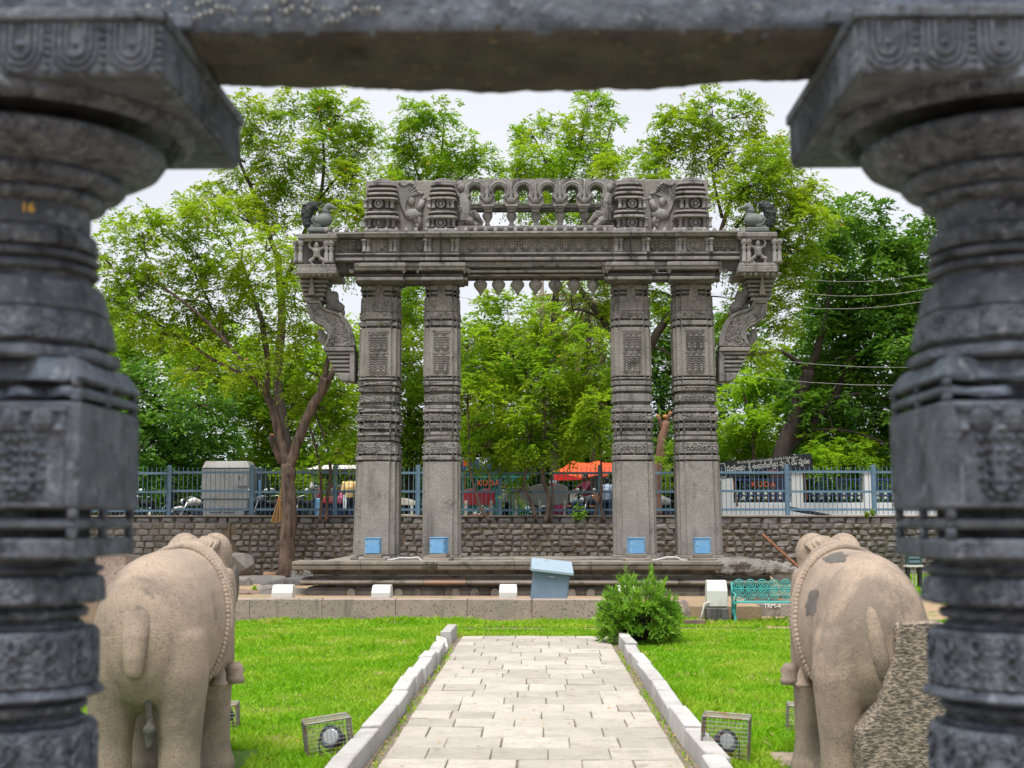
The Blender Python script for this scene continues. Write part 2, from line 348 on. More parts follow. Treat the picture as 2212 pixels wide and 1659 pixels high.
M['glass'] = plain('mirror_glass', (0.80, 0.84, 0.86), 0.08, 0.6)
M['red'] = plain('red_paint', (0.42, 0.03, 0.04), 0.4, c2=(0.30, 0.03, 0.04), scale=4)
M['orange'] = plain('orange_tarpaulin', (0.90, 0.115, 0.025), 0.6, c2=(0.75, 0.07, 0.02), scale=2.0, bump=0.2, bscale=5)
M['tarp_red'] = plain('red_tarpaulin', (0.68, 0.025, 0.02), 0.6, bump=0.2, bscale=5)
M['bench_grey'] = plain('cement_bench', (0.30, 0.295, 0.275), 0.8, c2=(0.22, 0.215, 0.2), scale=4, bump=0.3)
M['cream'] = plain('cream_paint', (0.62, 0.585, 0.50), 0.6)
M['signblack'] = plain('black_board', (0.022, 0.025, 0.03), 0.5, c2=(0.075, 0.08, 0.085), scale=7, lo=0.55, hi=0.7)
M['signwhite'] = plain('white_lettering', (0.82, 0.81, 0.74), 0.5)
M['signpink'] = plain('pink_lettering', (0.75, 0.16, 0.19), 0.5)
M['signblue'] = plain('blue_banner', (0.035, 0.085, 0.27), 0.5)
M['letter_orange'] = plain('orange_lettering', (0.62, 0.10, 0.03), 0.5)
M['yellow_paint'] = plain('yellow_number_paint', (0.62, 0.37, 0.06), 0.7)
M['navy'] = plain('navy_metal', (0.03, 0.045, 0.14), 0.5)
M['skin'] = plain('brown_skin', (0.17, 0.085, 0.05), 0.6)
M['hair'] = plain('black_hair', (0.008, 0.007, 0.007), 0.5)
M['maroon'] = plain('maroon_cloth', (0.13, 0.012, 0.03), 0.85)
M['shirt_white'] = plain('white_cloth', (0.74, 0.77, 0.82), 0.85)
M['shirt_grey'] = plain('grey_cloth', (0.33, 0.335, 0.36), 0.85)
M['shirt_blue'] = plain('pale_blue_cloth', (0.40, 0.48, 0.66), 0.85)
M['pink'] = plain('pink_cloth', (0.78, 0.20, 0.38), 0.85)
M['magenta'] = plain('magenta_cloth', (0.45, 0.03, 0.12), 0.85)
M['denim'] = plain('dark_denim', (0.022, 0.04, 0.085), 0.85)
M['trouser'] = plain('black_trousers', (0.012, 0.012, 0.016), 0.85)
M['straw'] = plain('broom_straw', (0.42, 0.25, 0.09), 0.8)
M['bark'] = stone('grey_brown_bark', (0.17, 0.118, 0.09), (0.085, 0.062, 0.05), 4.0, streak=((0.032, 0.025, 0.022), 11.0, 0.47, 0.85), moss=((0.25, 0.135, 0.085), 2.2, 0.60, 0.5), stain=((0.22, 0.19, 0.16), 5, .6, .4), bump=1.0, bscale=14)
M['bark_dark'] = stone('dark_bark', (0.075, 0.055, 0.045), (0.035, 0.028, 0.025), 3.0, streak=((0.02, 0.017, 0.016), 8.0, 0.52, 0.7), bump=1.0, bscale=16)
M['bark_red'] = stone('reddish_bark', (0.26, 0.14, 0.095), (0.15, 0.09, 0.07), 3.0, streak=((0.07, 0.048, 0.04), 8.0, 0.52, 0.6), bump=1.0, bscale=16)
M['cutwood'] = plain('fresh_cut_wood', (0.42, 0.17, 0.07), 0.8)
# check cloth
def checked():
    m, N, L, B = _new('yellow_check_cloth')
    tc = N.new('ShaderNodeTexCoord'); sp = N.new('ShaderNodeSeparateXYZ'); L.new(tc.outputs['Object'], sp.inputs[0])
    fs = []
    for ax in ('X', 'Z'):
        a = N.new('ShaderNodeMath'); a.operation = 'MULTIPLY'; a.inputs[1].default_value = 48.0; L.new(sp.outputs[ax], a.inputs[0])
        b = N.new('ShaderNodeMath'); b.operation = 'SINE'; L.new(a.outputs[0], b.inputs[0]); fs.append(_ramp(N, L, b.outputs[0], 0.1, 0.6, 0, 0.6))
    c = _mixc(N, L, fs[0], (0.72, 0.54, 0.22), (0.72, 0.32, 0.04)); c = _mixc(N, L, fs[1], c, (0.80, 0.66, 0.40))
    L.new(c, B.inputs['Base Color']); B.inputs['Roughness'].default_value = 0.85
    return m
M['check'] = checked()
G_GRASS = leafy('grass_blade', (0.15, 0.36, 0.010), (0.28, 0.53, 0.018), (0.42, 0.55, 0.06), 0.45, 0.8, dead=(0.55, 0.50, 0.22), deadp=0.06)
L_NEEM = leafy('neem_leaf', (0.14, 0.265, 0.014), (0.265, 0.41, 0.022), (0.345, 0.455, 0.02), 0.55, 0.55, dead=(0.36, 0.12, 0.04), deadp=0.012)
L_YOUNG = leafy('young_leaf', (0.135, 0.28, 0.014), (0.26, 0.43, 0.024), (0.35, 0.48, 0.024), 0.55, 0.6, dead=(0.46, 0.26, 0.09), deadp=0.015)
L_BRIGHT = leafy('bright_leaf', (0.21, 0.41, 0.022), (0.32, 0.52, 0.03), (0.38, 0.55, 0.03), 0.5, 0.9)
L_DARK = leafy('dark_leaf', (0.045, 0.13, 0.018), (0.10, 0.24, 0.026), (0.17, 0.33, 0.03), 0.42, 0.5)
L_MID = leafy('mid_leaf', (0.12, 0.25, 0.016), (0.23, 0.38, 0.026), (0.32, 0.43, 0.026), 0.52, 0.5)
L_BUSH = leafy('oleander_leaf', (0.09, 0.23, 0.02), (0.19, 0.38, 0.036), (0.25, 0.45, 0.045), 0.38, 2.5)
L_PALM = leafy('palm_leaf', (0.21, 0.29, 0.07), (0.30, 0.37, 0.12), None, 0.35, 0.5)
# ================================================================== SETTING
YK, YP, YT, YL, YU, YS = 26.6, 29.5, 31.0, 37.9, 38.6, 1.75   # kerb wall, platform face, pillar face, rubble wall, upper wall; street level
def GH(x, y):
    if y < 26.62: return 0.0
    if x < 4.45: return 0.30 + 0.012 * (y - 26.6)
    return 0.046 * min(y - 26.6, 10.5)
# ground sheet
def ground():
    xs = [-320, -60, -30, -20, -14, -10, -6, -3, 0, 3, 4.44, 4.46, 6, 9, 12, 16, 20, 30, 60, 320]
    ys = [-320, -60, -20, 0, 6, 12, 18, 24, 26.61, 26.63, 29, 32, 35, 38.4, 60, 320]
    mb = MB(); nx = len(xs)
    vs = [(x, y, GH(x, y) - 0.004) for y in ys for x in xs]
    fs = [(j * nx + i, j * nx + i + 1, (j + 1) * nx + i + 1, (j + 1) * nx + i) for j in range(len(ys) - 1) for i in range(nx - 1)]
    tag(mb.add(vs, fs).build('ground', M['soil']), kind='structure')
ground()
def sheet(name, x0, x1, y0, y1, z, mat, nx=1, ny=1):
    mb = MB(); xs = np.linspace(x0, x1, nx + 1); ys = np.linspace(y0, y1, ny + 1)
    vs = [(x, y, (GH(x, y) if z is None else 0) + (z or 0) + (0.012 if z is None else 0)) for y in ys for x in xs]
    fs = [(j * (nx + 1) + i, j * (nx + 1) + i + 1, (j + 1) * (nx + 1) + i + 1, (j + 1) * (nx + 1) + i) for j in range(ny) for i in range(nx)]
    return tag(mb.add(vs, fs).build(name, mat), kind='structure')
sheet('lawn', -16, -1.60, 3.0, 26.55, 0.004, M['turf'])
sheet('lawn', 1.50, 16, 3.0, 24.9, 0.004, M['turf'])
sheet('lawn', -1.59, 1.49, 23.15, 24.55, 0.004, M['turf'])
sheet('lawn', -1.59, 4.3, 25.1, 26.55, 0.004, M['turf'])
sheet('lawn', 4.5, 9.0, 25.5, 26.4, 0.004, M['turf'])
sheet('lawn', 9.0, 16, 26.65, 37.7, None, M['turf'], 4, 8)
sheet('street', -320, 320, 38.9, 320, YS, M['asphalt'])

# ---- path: sandy bed, one object for each paver
path = tag(MB().bb(-1.42, 1.32, 3.0, 23.0, -0.05, 0.008).build('path', M['bed']), kind='structure')
def paver_mesh(w, d, h=0.05):
    j = lambda a: random.uniform(-a, a)
    mb = MB(); c = 0.007; r = []
    cs = [(-w / 2 + j(.007), -d / 2 + j(.007)), (w / 2 + j(.007), -d / 2 + j(.007)), (w / 2 + j(.007), d / 2 + j(.007)), (-w / 2 + j(.007), d / 2 + j(.007))]
    tz = [j(.005) for _ in range(4)]
    for z, k in ((-h, 0), (-c, 0), (0, c)):
        r.append([(x * (1 - 2 * k / w), y * (1 - 2 * k / d), z + (tz[i] if z > -h else 0)) for i, (x, y) in enumerate(cs)])
    return mb.loft(r, cap0=False).mesh('paver', M['paver'])
yy = 22.95
row = 0
while yy > 3.2:
    d = random.uniform(0.50, 0.62)
    x = -1.285 + (0.0 if row % 2 else -random.uniform(0.15, 0.35))
    while x < 1.19:
        w = random.uniform(0.42, 0.62)
        x0, x1 = max(x, -1.285), min(x + w, 1.188)
        if 1.188 - x1 < 0.14: x1 = 1.188
        if x1 - x0 > 0.10:
            link('paver', paver_mesh(x1 - x0 - 0.010, d - 0.011), path, ((x0 + x1) / 2, yy - d / 2, 0.03 + random.uniform(-.004, .004)))
        if x1 >= 1.187: break
        x += w
    yy -= d; row += 1

# ---- kerbs of the path
def kerb_row(name, xin, side, spans):
    root = tag(MB().bb(min(xin, xin + side * 0.19), max(xin, xin + side * 0.19), 3.0, 23.2, -0.1, 0.02).build(name, M['bed']), kind='structure')
    for (y0, y1, dx, h, rz, ry) in spans:
        mb = MB(); L_, wd = y1 - y0 - 0.02, 0.17
        rings = []
        for z, k in ((-0.1, 0.0), (h - 0.012, 0.0), (h, 0.012)):
            rings.append([(-wd / 2 + k + random.uniform(-.004, .004), -L_ / 2 + k, z), (wd / 2 - k, -L_ / 2 + k + random.uniform(-.012, .012), z), (wd / 2 - k, L_ / 2 - k, z), (-wd / 2 + k, L_ / 2 - k, z)])
        link('kerb_stone', mb.loft(rings, cap0=False).mesh('kerb_stone', M['kerb']), root, (xin + side * (0.10 + dx), (y0 + y1) / 2, 0.0), (ry * 0.02, ry, rz))
def spans(seed, gap=None):
    rr = random.Random(seed); y = 3.2; out = []
    while y < 22.9:
        l = rr.uniform(0.75, 1.45); y1 = min(y + l, 23.15)
        if not (gap and gap[0] < (y + y1) / 2 < gap[1]):
            out.append((y, y1, rr.uniform(-.015, .03), rr.uniform(0.175, 0.215), rr.uniform(-.022, .022), rr.uniform(-.05, .05)))
        else:
            out.append((y, y1, 0.06, 0.13, 0.09, 0.28))
        y = y1
    return out
kerb_row('kerb', -1.365, -1, spans(3, (20.9, 21.7)))
kerb_row('kerb', 1.265, 1, spans(5))

# ---- low granite kerb wall in front of the monument
def px_block(name, xa, xb, Y0, Y1, z0, z1, mat, parent, j=0.008, c=0.015):
    X0, X1 = WX(xa, Y0), WX(xb, Y0); mb = MB(); rings = []
    for z, k in ((z0, 0), (z1 - c, 0), (z1, c)):
        rings.append([(X0 + .006 + k, Y0 + k + random.uniform(-j, j), z + random.uniform(-j, j)), (X1 - .006 - k, Y0 + k + random.uniform(-j, j), z + random.uniform(-j, j)), (X1 - .006 - k, Y1 - k, z), (X0 + .006 + k, Y1 - k, z)])
    return mb.loft(rings).build(name, mat, parent)
kw = tag(empty('kerb_wall', (0, 0, 0)), 'low pink granite kerb wall with dark run-off stains between lawn and monument platform', 'kerb wall')
for a, b in ((360, 546), (546, 700), (700, 857), (857, 1010), (1010, 1149), (1149, 1306)):
    px_block('granite_block', a, b, YK, YK + 0.42, -0.1, 0.43 + random.uniform(-.008, .008), M['granite_edge'], kw)
# rough broken stone at the right end, lower blocks further right, one with painted letters
rk = MB(); 
X0, X1 = WX(1440, YK), WX(1488, YK)
rk.loft([[(X0, YK + .0, -.1), (X1 - .03, YK - .03, -.1), (X1, YK + .5, -.1), (X0, YK + .5, -.1)], [(X0, YK - .02, .2), (X1 + .02, YK, .22), (X1 + .03, YK + .5, .2), (X0, YK + .5, .2)], [(X0, YK + .05, .41), (X1 - .1, YK + .06, .43), (X1 - .06, YK + .45, .4), (X0, YK + .5, .42)]])
tag(link('broken_stone', voxel_mesh(rk, 'broken_stone', M['granite_edge'], 0.04, 2, disp=0.03, dscale=5)), 'rough broken pink granite stump just right of the green bush', 'stone')
kw2 = tag(empty('stone_kerb'), 'weathered grey kerb blocks behind the turquoise bench with white painted letters', 'kerb')
for a, b in ((1490, 1592), (1592, 1702)):
    px_block('kerb_block', a, b, 27.5, 27.9, -0.1, 0.29, M['plinth'], kw2)
def text_mesh(body, size, mat, name, extrude=0.004, align='CENTER', font_shear=0.0, bold=0.0):
    c = bpy.data.curves.new('t', 'FONT'); c.body = body; c.size = size; c.extrude = extrude; c.align_x = align; c.align_y = 'CENTER'; c.shear = font_shear; c.offset = bold
    c.resolution_u = 3
    o = bpy.data.objects.new('t', c); COL.objects.link(o)
    dg = bpy.context.evaluated_depsgraph_get(); me = bpy.data.meshes.new_from_object(o.evaluated_get(dg)); me.name = name
    bpy.data.objects.remove(o); me.materials.clear(); me.materials.append(mat); return me
p = P3(1668, 1309, 27.49)
link('painted_letters', text_mesh('TRM-4', 0.125, M['signwhite'], 'painted_letters', bold=0.001), kw2, p, (R(90), 0, 0))

# ---- carved platform under the monument
plat = tag(empty('stone_platform'), 'long moulded stone platform carrying the carved gateway', 'platform')
XL, XR = WX(634, YP), WX(1662, YP)
PT = 1.09
def course(name, xa, xb, yf, z0, z1, mat, cuts, prof=None, parent=plat):
    xs = [xa] + [xa + (xb - xa) * c for c in cuts] + [xb]
    for i in range(len(xs) - 1):
        a, b = xs[i] + 0.004, xs[i + 1] - 0.004; mb = MB(); dy = random.uniform(-.012, .012)
        pr = prof or [(0, 0), (0, 1)]
        pts = [(yf + dy + o, z0 + (z1 - z0) * t) for o, t in pr] + [(yf + 1.2, z1), (yf + 1.2, z0)]
        n = len(pts); vs = [(a, y, z) for y, z in pts] + [(b, y, z + random.uniform(-.006, .006)) for y, z in pts]
        fs = [tuple(range(n)), tuple(range(2 * n - 1, n - 1, -1))] + [(k, k + n, (k + 1) % n + n, (k + 1) % n) for k in range(n)]
        m = mat[i % len(mat)] if isinstance(mat, list) else mat
        mb.add(vs, fs).build(name, m, parent)
pz = lambda y: WZ(y, YP)
MB().bb(XL + .55, XR + .1, YP + .75, YP + 4.6, 0.2, PT - 0.012).build('core', M['plinth'], plat)
course('cornice_slab', XL, XR - 1.1, YP, pz(1232), PT, M['plinth'], (.16, .34, .52, .70, .86), [(.10, 0), (0.02, .12), (0, .45), (.05, .5), (.05, .62), (0, .68), (0, 1)])
course('recess_band', XL + .35, XR, YP + .42, pz(1242), pz(1232), M['plinth'], (.3, .55, .8))
course('step_band', XL + .42, XR, YP + .32, pz(1246), pz(1242), M['plinth'], (.25, .5, .75))
course('step_band', XL + .40, XR, YP + .38, pz(1250), pz(1246), M['plinth'], (.33, .66))
course('sloped_band', XL + .18, XR + .05, YP + .02, pz(1263), pz(1250), [M['plinth'], M['plinth'], M['plinth_red'], M['plinth'], M['plinth'], M['plinth']], (.2, .262, .352, .55, .8), [(.06, 0), (0, .25), (0, .45), (.34, 1)])
course('recess_band', XL + .5, XR, YP + .44, pz(1271), pz(1263), M['plinth'], (.4, .7))
course('base_course', XL + .3, XR, YP + .20, 0.12, pz(1271), M['plinth'], (.15, .3, .5, .7, .85), [(0, 0), (0, .8), (.05, .85), (.12, 1)])
for xp in (862, 902, 985, 1026, 1069, 1234, 1275, 760, 1560):
    x = WX(xp, YP); mb = MB(); r = 0.095
    poly = [(x - r, 0.25)] + [(x + r * math.cos(t), 0.40 + r * math.sin(t)) for t in [math.pi - math.pi * k / 8 for k in range(9)]] + [(x + r, 0.25)]
    mb.prism_y(poly, YP + .12, YP + .26).build('lotus_petal', M['plinth'], plat, bevel=0.012)
# bracket corbels at the left end of the slab and the broken right end
for k in range(2):
    c = P3(641 + 9 * k, 1231, YP + .1); mb = MB(); mb.sphere((c.x, YP + .15, c.z - .05), (.05, .12, .07), 8, 5); mb.build('corbel', M['plinth'], plat, True)
bs = MB(); xa = XR - 1.12
for k in range(7):
    t = k / 6
    bs.box((xa + .15 + t * 1.25, YP + .55 + .05 * math.sin(3 * k), PT - .13 - .03 * t * t), (.42, 1.05 - .25 * t, .24 - .06 * t), rz=random.uniform(-.2, .2), ry=random.uniform(-.06, .1))
link('broken_end', voxel_mesh(bs, 'broken_end', M['rock'], 0.05, 0, disp=0.10, dscale=5, flat=True), plat)
# upper step behind the front slab
MB().bb(WX(760, YT), WX(1567, YT), YT + .0 - .12, YT + 1.7, PT - .02, PT + .035).build('pillar_step', M['plinth'], plat, bevel=0.01)

# ---- rubble retaining wall, upper wall, sett wall
RW0, RW1 = WX(500, YL), 20.5
LZ0, LZ1 = WZ(1211, YL), WZ(1131, YL)
UZ1 = WZ(1113, YU)
rubble = tag(MB().bb(RW0, RW1, YL + .03, YU + .4, 0.0, LZ1).build('retaining_wall', M['mortar']), 'long rubble retaining wall of grey stones in mossy mortar behind the monument', 'wall')
def stone_var(seed, mat, name, square=0.0):
    """squared stone with knocked corners, face proud of the joint"""
    rr = random.Random(seed); mb = MB(); j = .16 * (1.15 - square); out = []
    for (sx, sz) in ((-1, -1), (1, -1), (1, 1), (-1, 1)):
        x, z = sx * (.5 - rr.uniform(0, j)), sz * (.5 - rr.uniform(0, j))
        if rr.random() < .5 * (1.2 - square):      # knocked corner
            c = rr.uniform(.10, .28)
            a, b = (x, z - sz * c), (x - sx * c, z)
            out += [a, b] if sx * sz > 0 else [b, a]
        else: out.append((x, z))
    n = len(out); mid = [(x, 0.0, z) for x, z in out]; q = rr.uniform(.80, .90)
    inn = [(x * q + rr.uniform(-.03, .03), -1.0 + rr.uniform(-.45, .45), z * q + rr.uniform(-.03, .03)) for x, z in out]
    c0 = (rr.uniform(-.1, .1), -1.2 + rr.uniform(-.3, .3), rr.uniform(-.1, .1))
    mb.loft([[(x, .6, z) for x, y, z in mid], mid, inn], cap0=False, cap1=False)
    mb.add(inn + [c0], [(k, (k + 1) % n, n) for k in range(n)])
    return mb.mesh(name, mat)
RV = [stone_var(k, M['rubble'], 'rubble_stone', 0.62) for k in range(14)]
SV = [stone_var(k + 50, M['sett'], 'sett', 0.9) for k in range(8)]
pos = []
rows = [(LZ1 - .08 - i * .162) for i in range(10)]
for i, z in enumerate(rows):
    x = RW0 + random.uniform(0, .2)
    while x < RW1 - .2:
        w = random.choice((random.uniform(.17, .30), random.uniform(.25, .42))); h = random.uniform(.10, .148)
        if z > 0.25:
            pos.append((x + w / 2, z + random.uniform(-.02, .02), w * random.uniform(.82, .95), h * 1.06, random.uniform(-.1, .1)))
        x += w
def hidden(x, z, Y):
    """true where pillars, platform or elephants cover the wall as the photograph sees it"""
    t = (YT + .4) / Y
    for a, b in ((764, 866), (914, 996), (1326, 1418), (1462, 1558)):
        px = 1160 + x / Y * FPX
        if a < px < b: return True
    px = 1160 + x / Y * FPX; py = 1124 + (EYE - z) / Y * FPX
    if 640 < px < 1690 and py > 1222: return True
    if px < 520 and py > 1165 and px < 505: return True
    if 1720 < px and py > 1175 and px < 1950: return True
    return px > 2030 or px < 150
vis = [p for p in pos if not hidden(p[0], p[1], YL)]
rest = [p for p in pos if hidden(p[0], p[1], YL)]
random.shuffle(vis)
keep, rest = vis[:300], rest + vis[300:]
for k, (x, z, w, h, r) in enumerate(keep):
    link('rubble_stone', RV[k % 14], rubble, (x, YL + .03, z), (0, r, 0), (w, random.uniform(.03, .06), h))
mb = MB()
for k, (x, z, w, h, r) in enumerate(rest):
    me = RV[k % 14]; cs, sn = math.cos(r), math.sin(r)
    mb.add([(x + (v.co.x * w) * cs + v.co.z * h * sn, YL + .03 + v.co.y * .04, z - v.co.x * w * sn + v.co.z * h * cs) for v in me.vertices], [tuple(p.vertices) for p in me.polygons])
tag(mb.build('rubble_stones', M['rubble'], rubble), kind='stuff')
# upper course of big dark stones under a concrete cap
upper = tag(MB().bb(-24, 20.5, YU + .03, YU + .42, 0.6, UZ1 - .05).build('parapet_wall', M['mortar']), 'single course of dark stones under a concrete coping carrying the blue fence', 'wall')
MB().bb(-24, 20.5, YU - .05, YU + .50, UZ1 - .055, UZ1).build('coping', M['cap'], upper, bevel=0.01)
x = -16.2
UV = [stone_var(k + 80, M['rubble'], 'parapet_stone', 0.6) for k in range(9)]
uz = (LZ1 + UZ1 - .06) / 2
while x < 14.2:
    w = random.uniform(.26, .52)
    link('parapet_stone', random.choice(UV), upper, (x + w / 2, YU + .03, uz + random.uniform(-.01, .01)), (0, random.uniform(-.05, .05), 0), (w * .94, random.uniform(.03, .06), .185))
    x += w
# regular sett facing on the left
sx1 = RW0
setts = tag(MB().bb(-24, sx1, YL - .02, YU + .4, 0.0, LZ1 + .02).build('sett_wall', M['mortar']), 'retaining wall faced with regular rows of squared grey setts behind the elephant on the left', 'wall')
z = LZ1 - .07; i = 0
while z > 0.55:
    x = sx1 - random.uniform(.02, .12) - (0.13 if i % 2 else 0)
    while x > -15.6:
        w = random.uniform(.26, .40)
        link('sett', random.choice(SV), setts, (x - w / 2, YL - .02, z + random.uniform(-.006, .006)), (0, random.uniform(-.03, .03), 0), (w * .93, random.uniform(.022, .04), .165))
        x -= w
    z -= .178; i += 1

# ---- blue steel fence, every bar its own part
YF = YU + .2
fence = tag(empty('steel_fence', (0, YF, UZ1)), 'blue painted steel fence of thin bars and three rails along the wall top', 'fence')
fpx = [-375, -190, -5, 185, 367, 545, 725, 903, 1080, 1296, 1488, 1699, 1886, 2075, 2265, 2455]
FX = [WX(x, YF) for x in fpx]
HT = WZ(1004, YF) - UZ1
for x in FX:
    MB().bb(-.045, .045, -.045, .045, -.02, HT).mesh
    mb = MB().bb(-.05, .05, -.03, .03, -.02, HT); mb.bb(-.065, -.05, -.05, .05, -.02, HT * .98); mb.bb(.05, .065, -.05, .05, -.02, HT * .98)
    link('post', mb.mesh('post', M['fence']), fence, (x, 0, 0))
rz_ = [WZ(y, YF) - UZ1 for y in (1021.5, 1062, 1101.5)]
for a, b in zip(FX[:-1], FX[1:]):
    dzr = random.uniform(-.02, .02)
    for h in rz_:
        link('rail', MB().bb(a + .068, b - .068, -.012, .012, h - .034, h + .034).mesh('rail', M['fence']), fence, (0, 0, dzr), (0, random.uniform(-.002, .002), 0))
    n = max(3, round((b - a) / .134))
    for k in range(1, n):
        if k == 1: barm = MB().bb(-.0085, .0085, .014, .031, 0.0, WZ(1011, YF) - UZ1).mesh('bar', M['fence'])
        link('bar', barm, fence, (a + (b - a) * k / n + random.uniform(-.006, .006), 0, .03 + random.uniform(-.012, .012)), (0, random.uniform(-.006, .006), 0))
# ================================================================== CARVED GATEWAY (monument)
toran = tag(empty('carved_gateway', (0, YT + .5, PT)), 'tall grey stone ornamental gateway with four carved pillars and openwork crest', 'gateway')
TO = Vector((0, YT + .5, PT))
def tpart(mb, name, mat, parent=None, bevel=0.0, smooth=False, seg=1):
    """mb is in world coordinates; parts hang under the gateway or one of its parts, whose origins all sit at the gateway base"""
    par = parent or toran
    off = TO
    mb.v = [(a - off.x, b - off.y, c - off.z) for a, b, c in mb.v]
    return mb.build(name, mat, par, smooth, bevel, seg)
def tlink(me, name, parent=None):
    me.transform(Matrix.Translation(-TO)); return link(name, me, parent or toran)
def tempty(name, parent=None):
    o = link(name, None, parent or toran); o.empty_display_size = .1; return o
Zt = lambda y, Y=YT: WZ(y, Y)
Xt = lambda x, Y=YT: WX(x, Y)
U = mpp(YT)                       # metres per picture unit at the pillars
BM, SM = 0.62, 0.87
def plan(a, b=BM, s=SM, ay=None):
    ay = ay or a
    q = [(-b, -1), (b, -1), (b, -s), (s, -s), (s, -b), (1, -b), (1, b), (s, b), (s, s), (b, s), (b, 1), (-b, 1), (-b, s), (-s, s), (-s, b), (-1, b), (-1, -b), (-s, -b), (-s, -s), (-b, -s)]
    return [(x * a, y * ay) for x, y in q]
zp = lambda zy: Zt(567 + zy * .4229)
SECT = [  # top, bottom (picture rows), width factor, kind
    (1496, 1514, 1.07, 'base'), (1016, 1496, 1.0, 'shaft'), (1008, 1016, .85, 'slot'), (985, 1008, 1.03, 'band'), (975, 985, .85, 'slot'), (918, 975, .99, 'carved_band'),
    (906, 918, .88, 'slot'), (888, 906, .97, 'band'), (880, 888, .92, 'slot'), (862, 880, .97, 'band'), (846, 862, .86, 'slot'), (820, 846, 1.01, 'carved_band'), (808, 820, .85, 'slot'),
    (772, 808, 1.03, 'carved_band'), (762, 772, .85, 'slot'), (745, 762, 1.03, 'band'), (727, 745, .96, 'band'), (710, 727, .87, 'slot'), (670, 710, .97, 'carved_band'), (656, 670, .87, 'slot'),
    (632, 656, 1.01, 'carved_band'), (624, 632, .88, 'slot'), (603, 624, 1.03, 'band'), (596, 603, .86, 'slot'), (587, 596, 1.02, 'band'), (579, 587, .86, 'slot'), (330, 579, 1.0, 'block'), (319, 330, .85, 'slot'), (296, 319, 1.02, 'band'),
    (286, 296, .85, 'slot'), (246, 286, 1.0, 'carved_band'), (170, 246, .985, 'neck'), (157, 170, .83, 'slot'), (148, 157, .96, 'band'), (136, 148, .83, 'slot'), (112, 136, .97, 'band'), (106, 112, .93, 'slot'), (86, 106, .97, 'carved_band')]
def beadline(mb, pts, y, r, step):
    for (x0, z0), (x1, z1) in zip(pts[:-1], pts[1:]):
        n = max(1, int(math.hypot(x1 - x0, z1 - z0) / step))
        for k in range(n):
            t = k / n; mb.stud(x0 + (x1 - x0) * t, y, z0 + (z1 - z0) * t, r, r * 1.3)
def ucurve(cx, w, z1, z0, n=6):
    r = w; pts = [(cx - w, z1), (cx - w, z0 + r)]
    pts += [(cx - r * math.cos(math.pi * k / n), z0 + r - r * math.sin(math.pi * k / n)) for k in range(1, n)]
    return pts + [(cx + w, z0 + r), (cx + w, z1)]
def garlands(mb, x0, x1, z0, z1, y, n, r=.017, solid=False):
    w = (x1 - x0) / n
    for i in range(n):
        cx = x0 + w * (i + .5)
        for q, lift in ((.40, 0), (.20, .12)):
            u = ucurve(cx, w * q, z1, z0 + (z1 - z0) * lift)
            if solid: mb.tube([(px, y, pz) for px, pz in u], r, 4)
            else: beadline(mb, u, y, r, r * 2.0)
        mb.stud(cx, y, z0 + (z1 - z0) * .12, r * 1.6, r * 2)
        beadline(mb, [(cx, z1), (cx, z0 + (z1 - z0) * .45)], y, r * .8, r * 1.8)
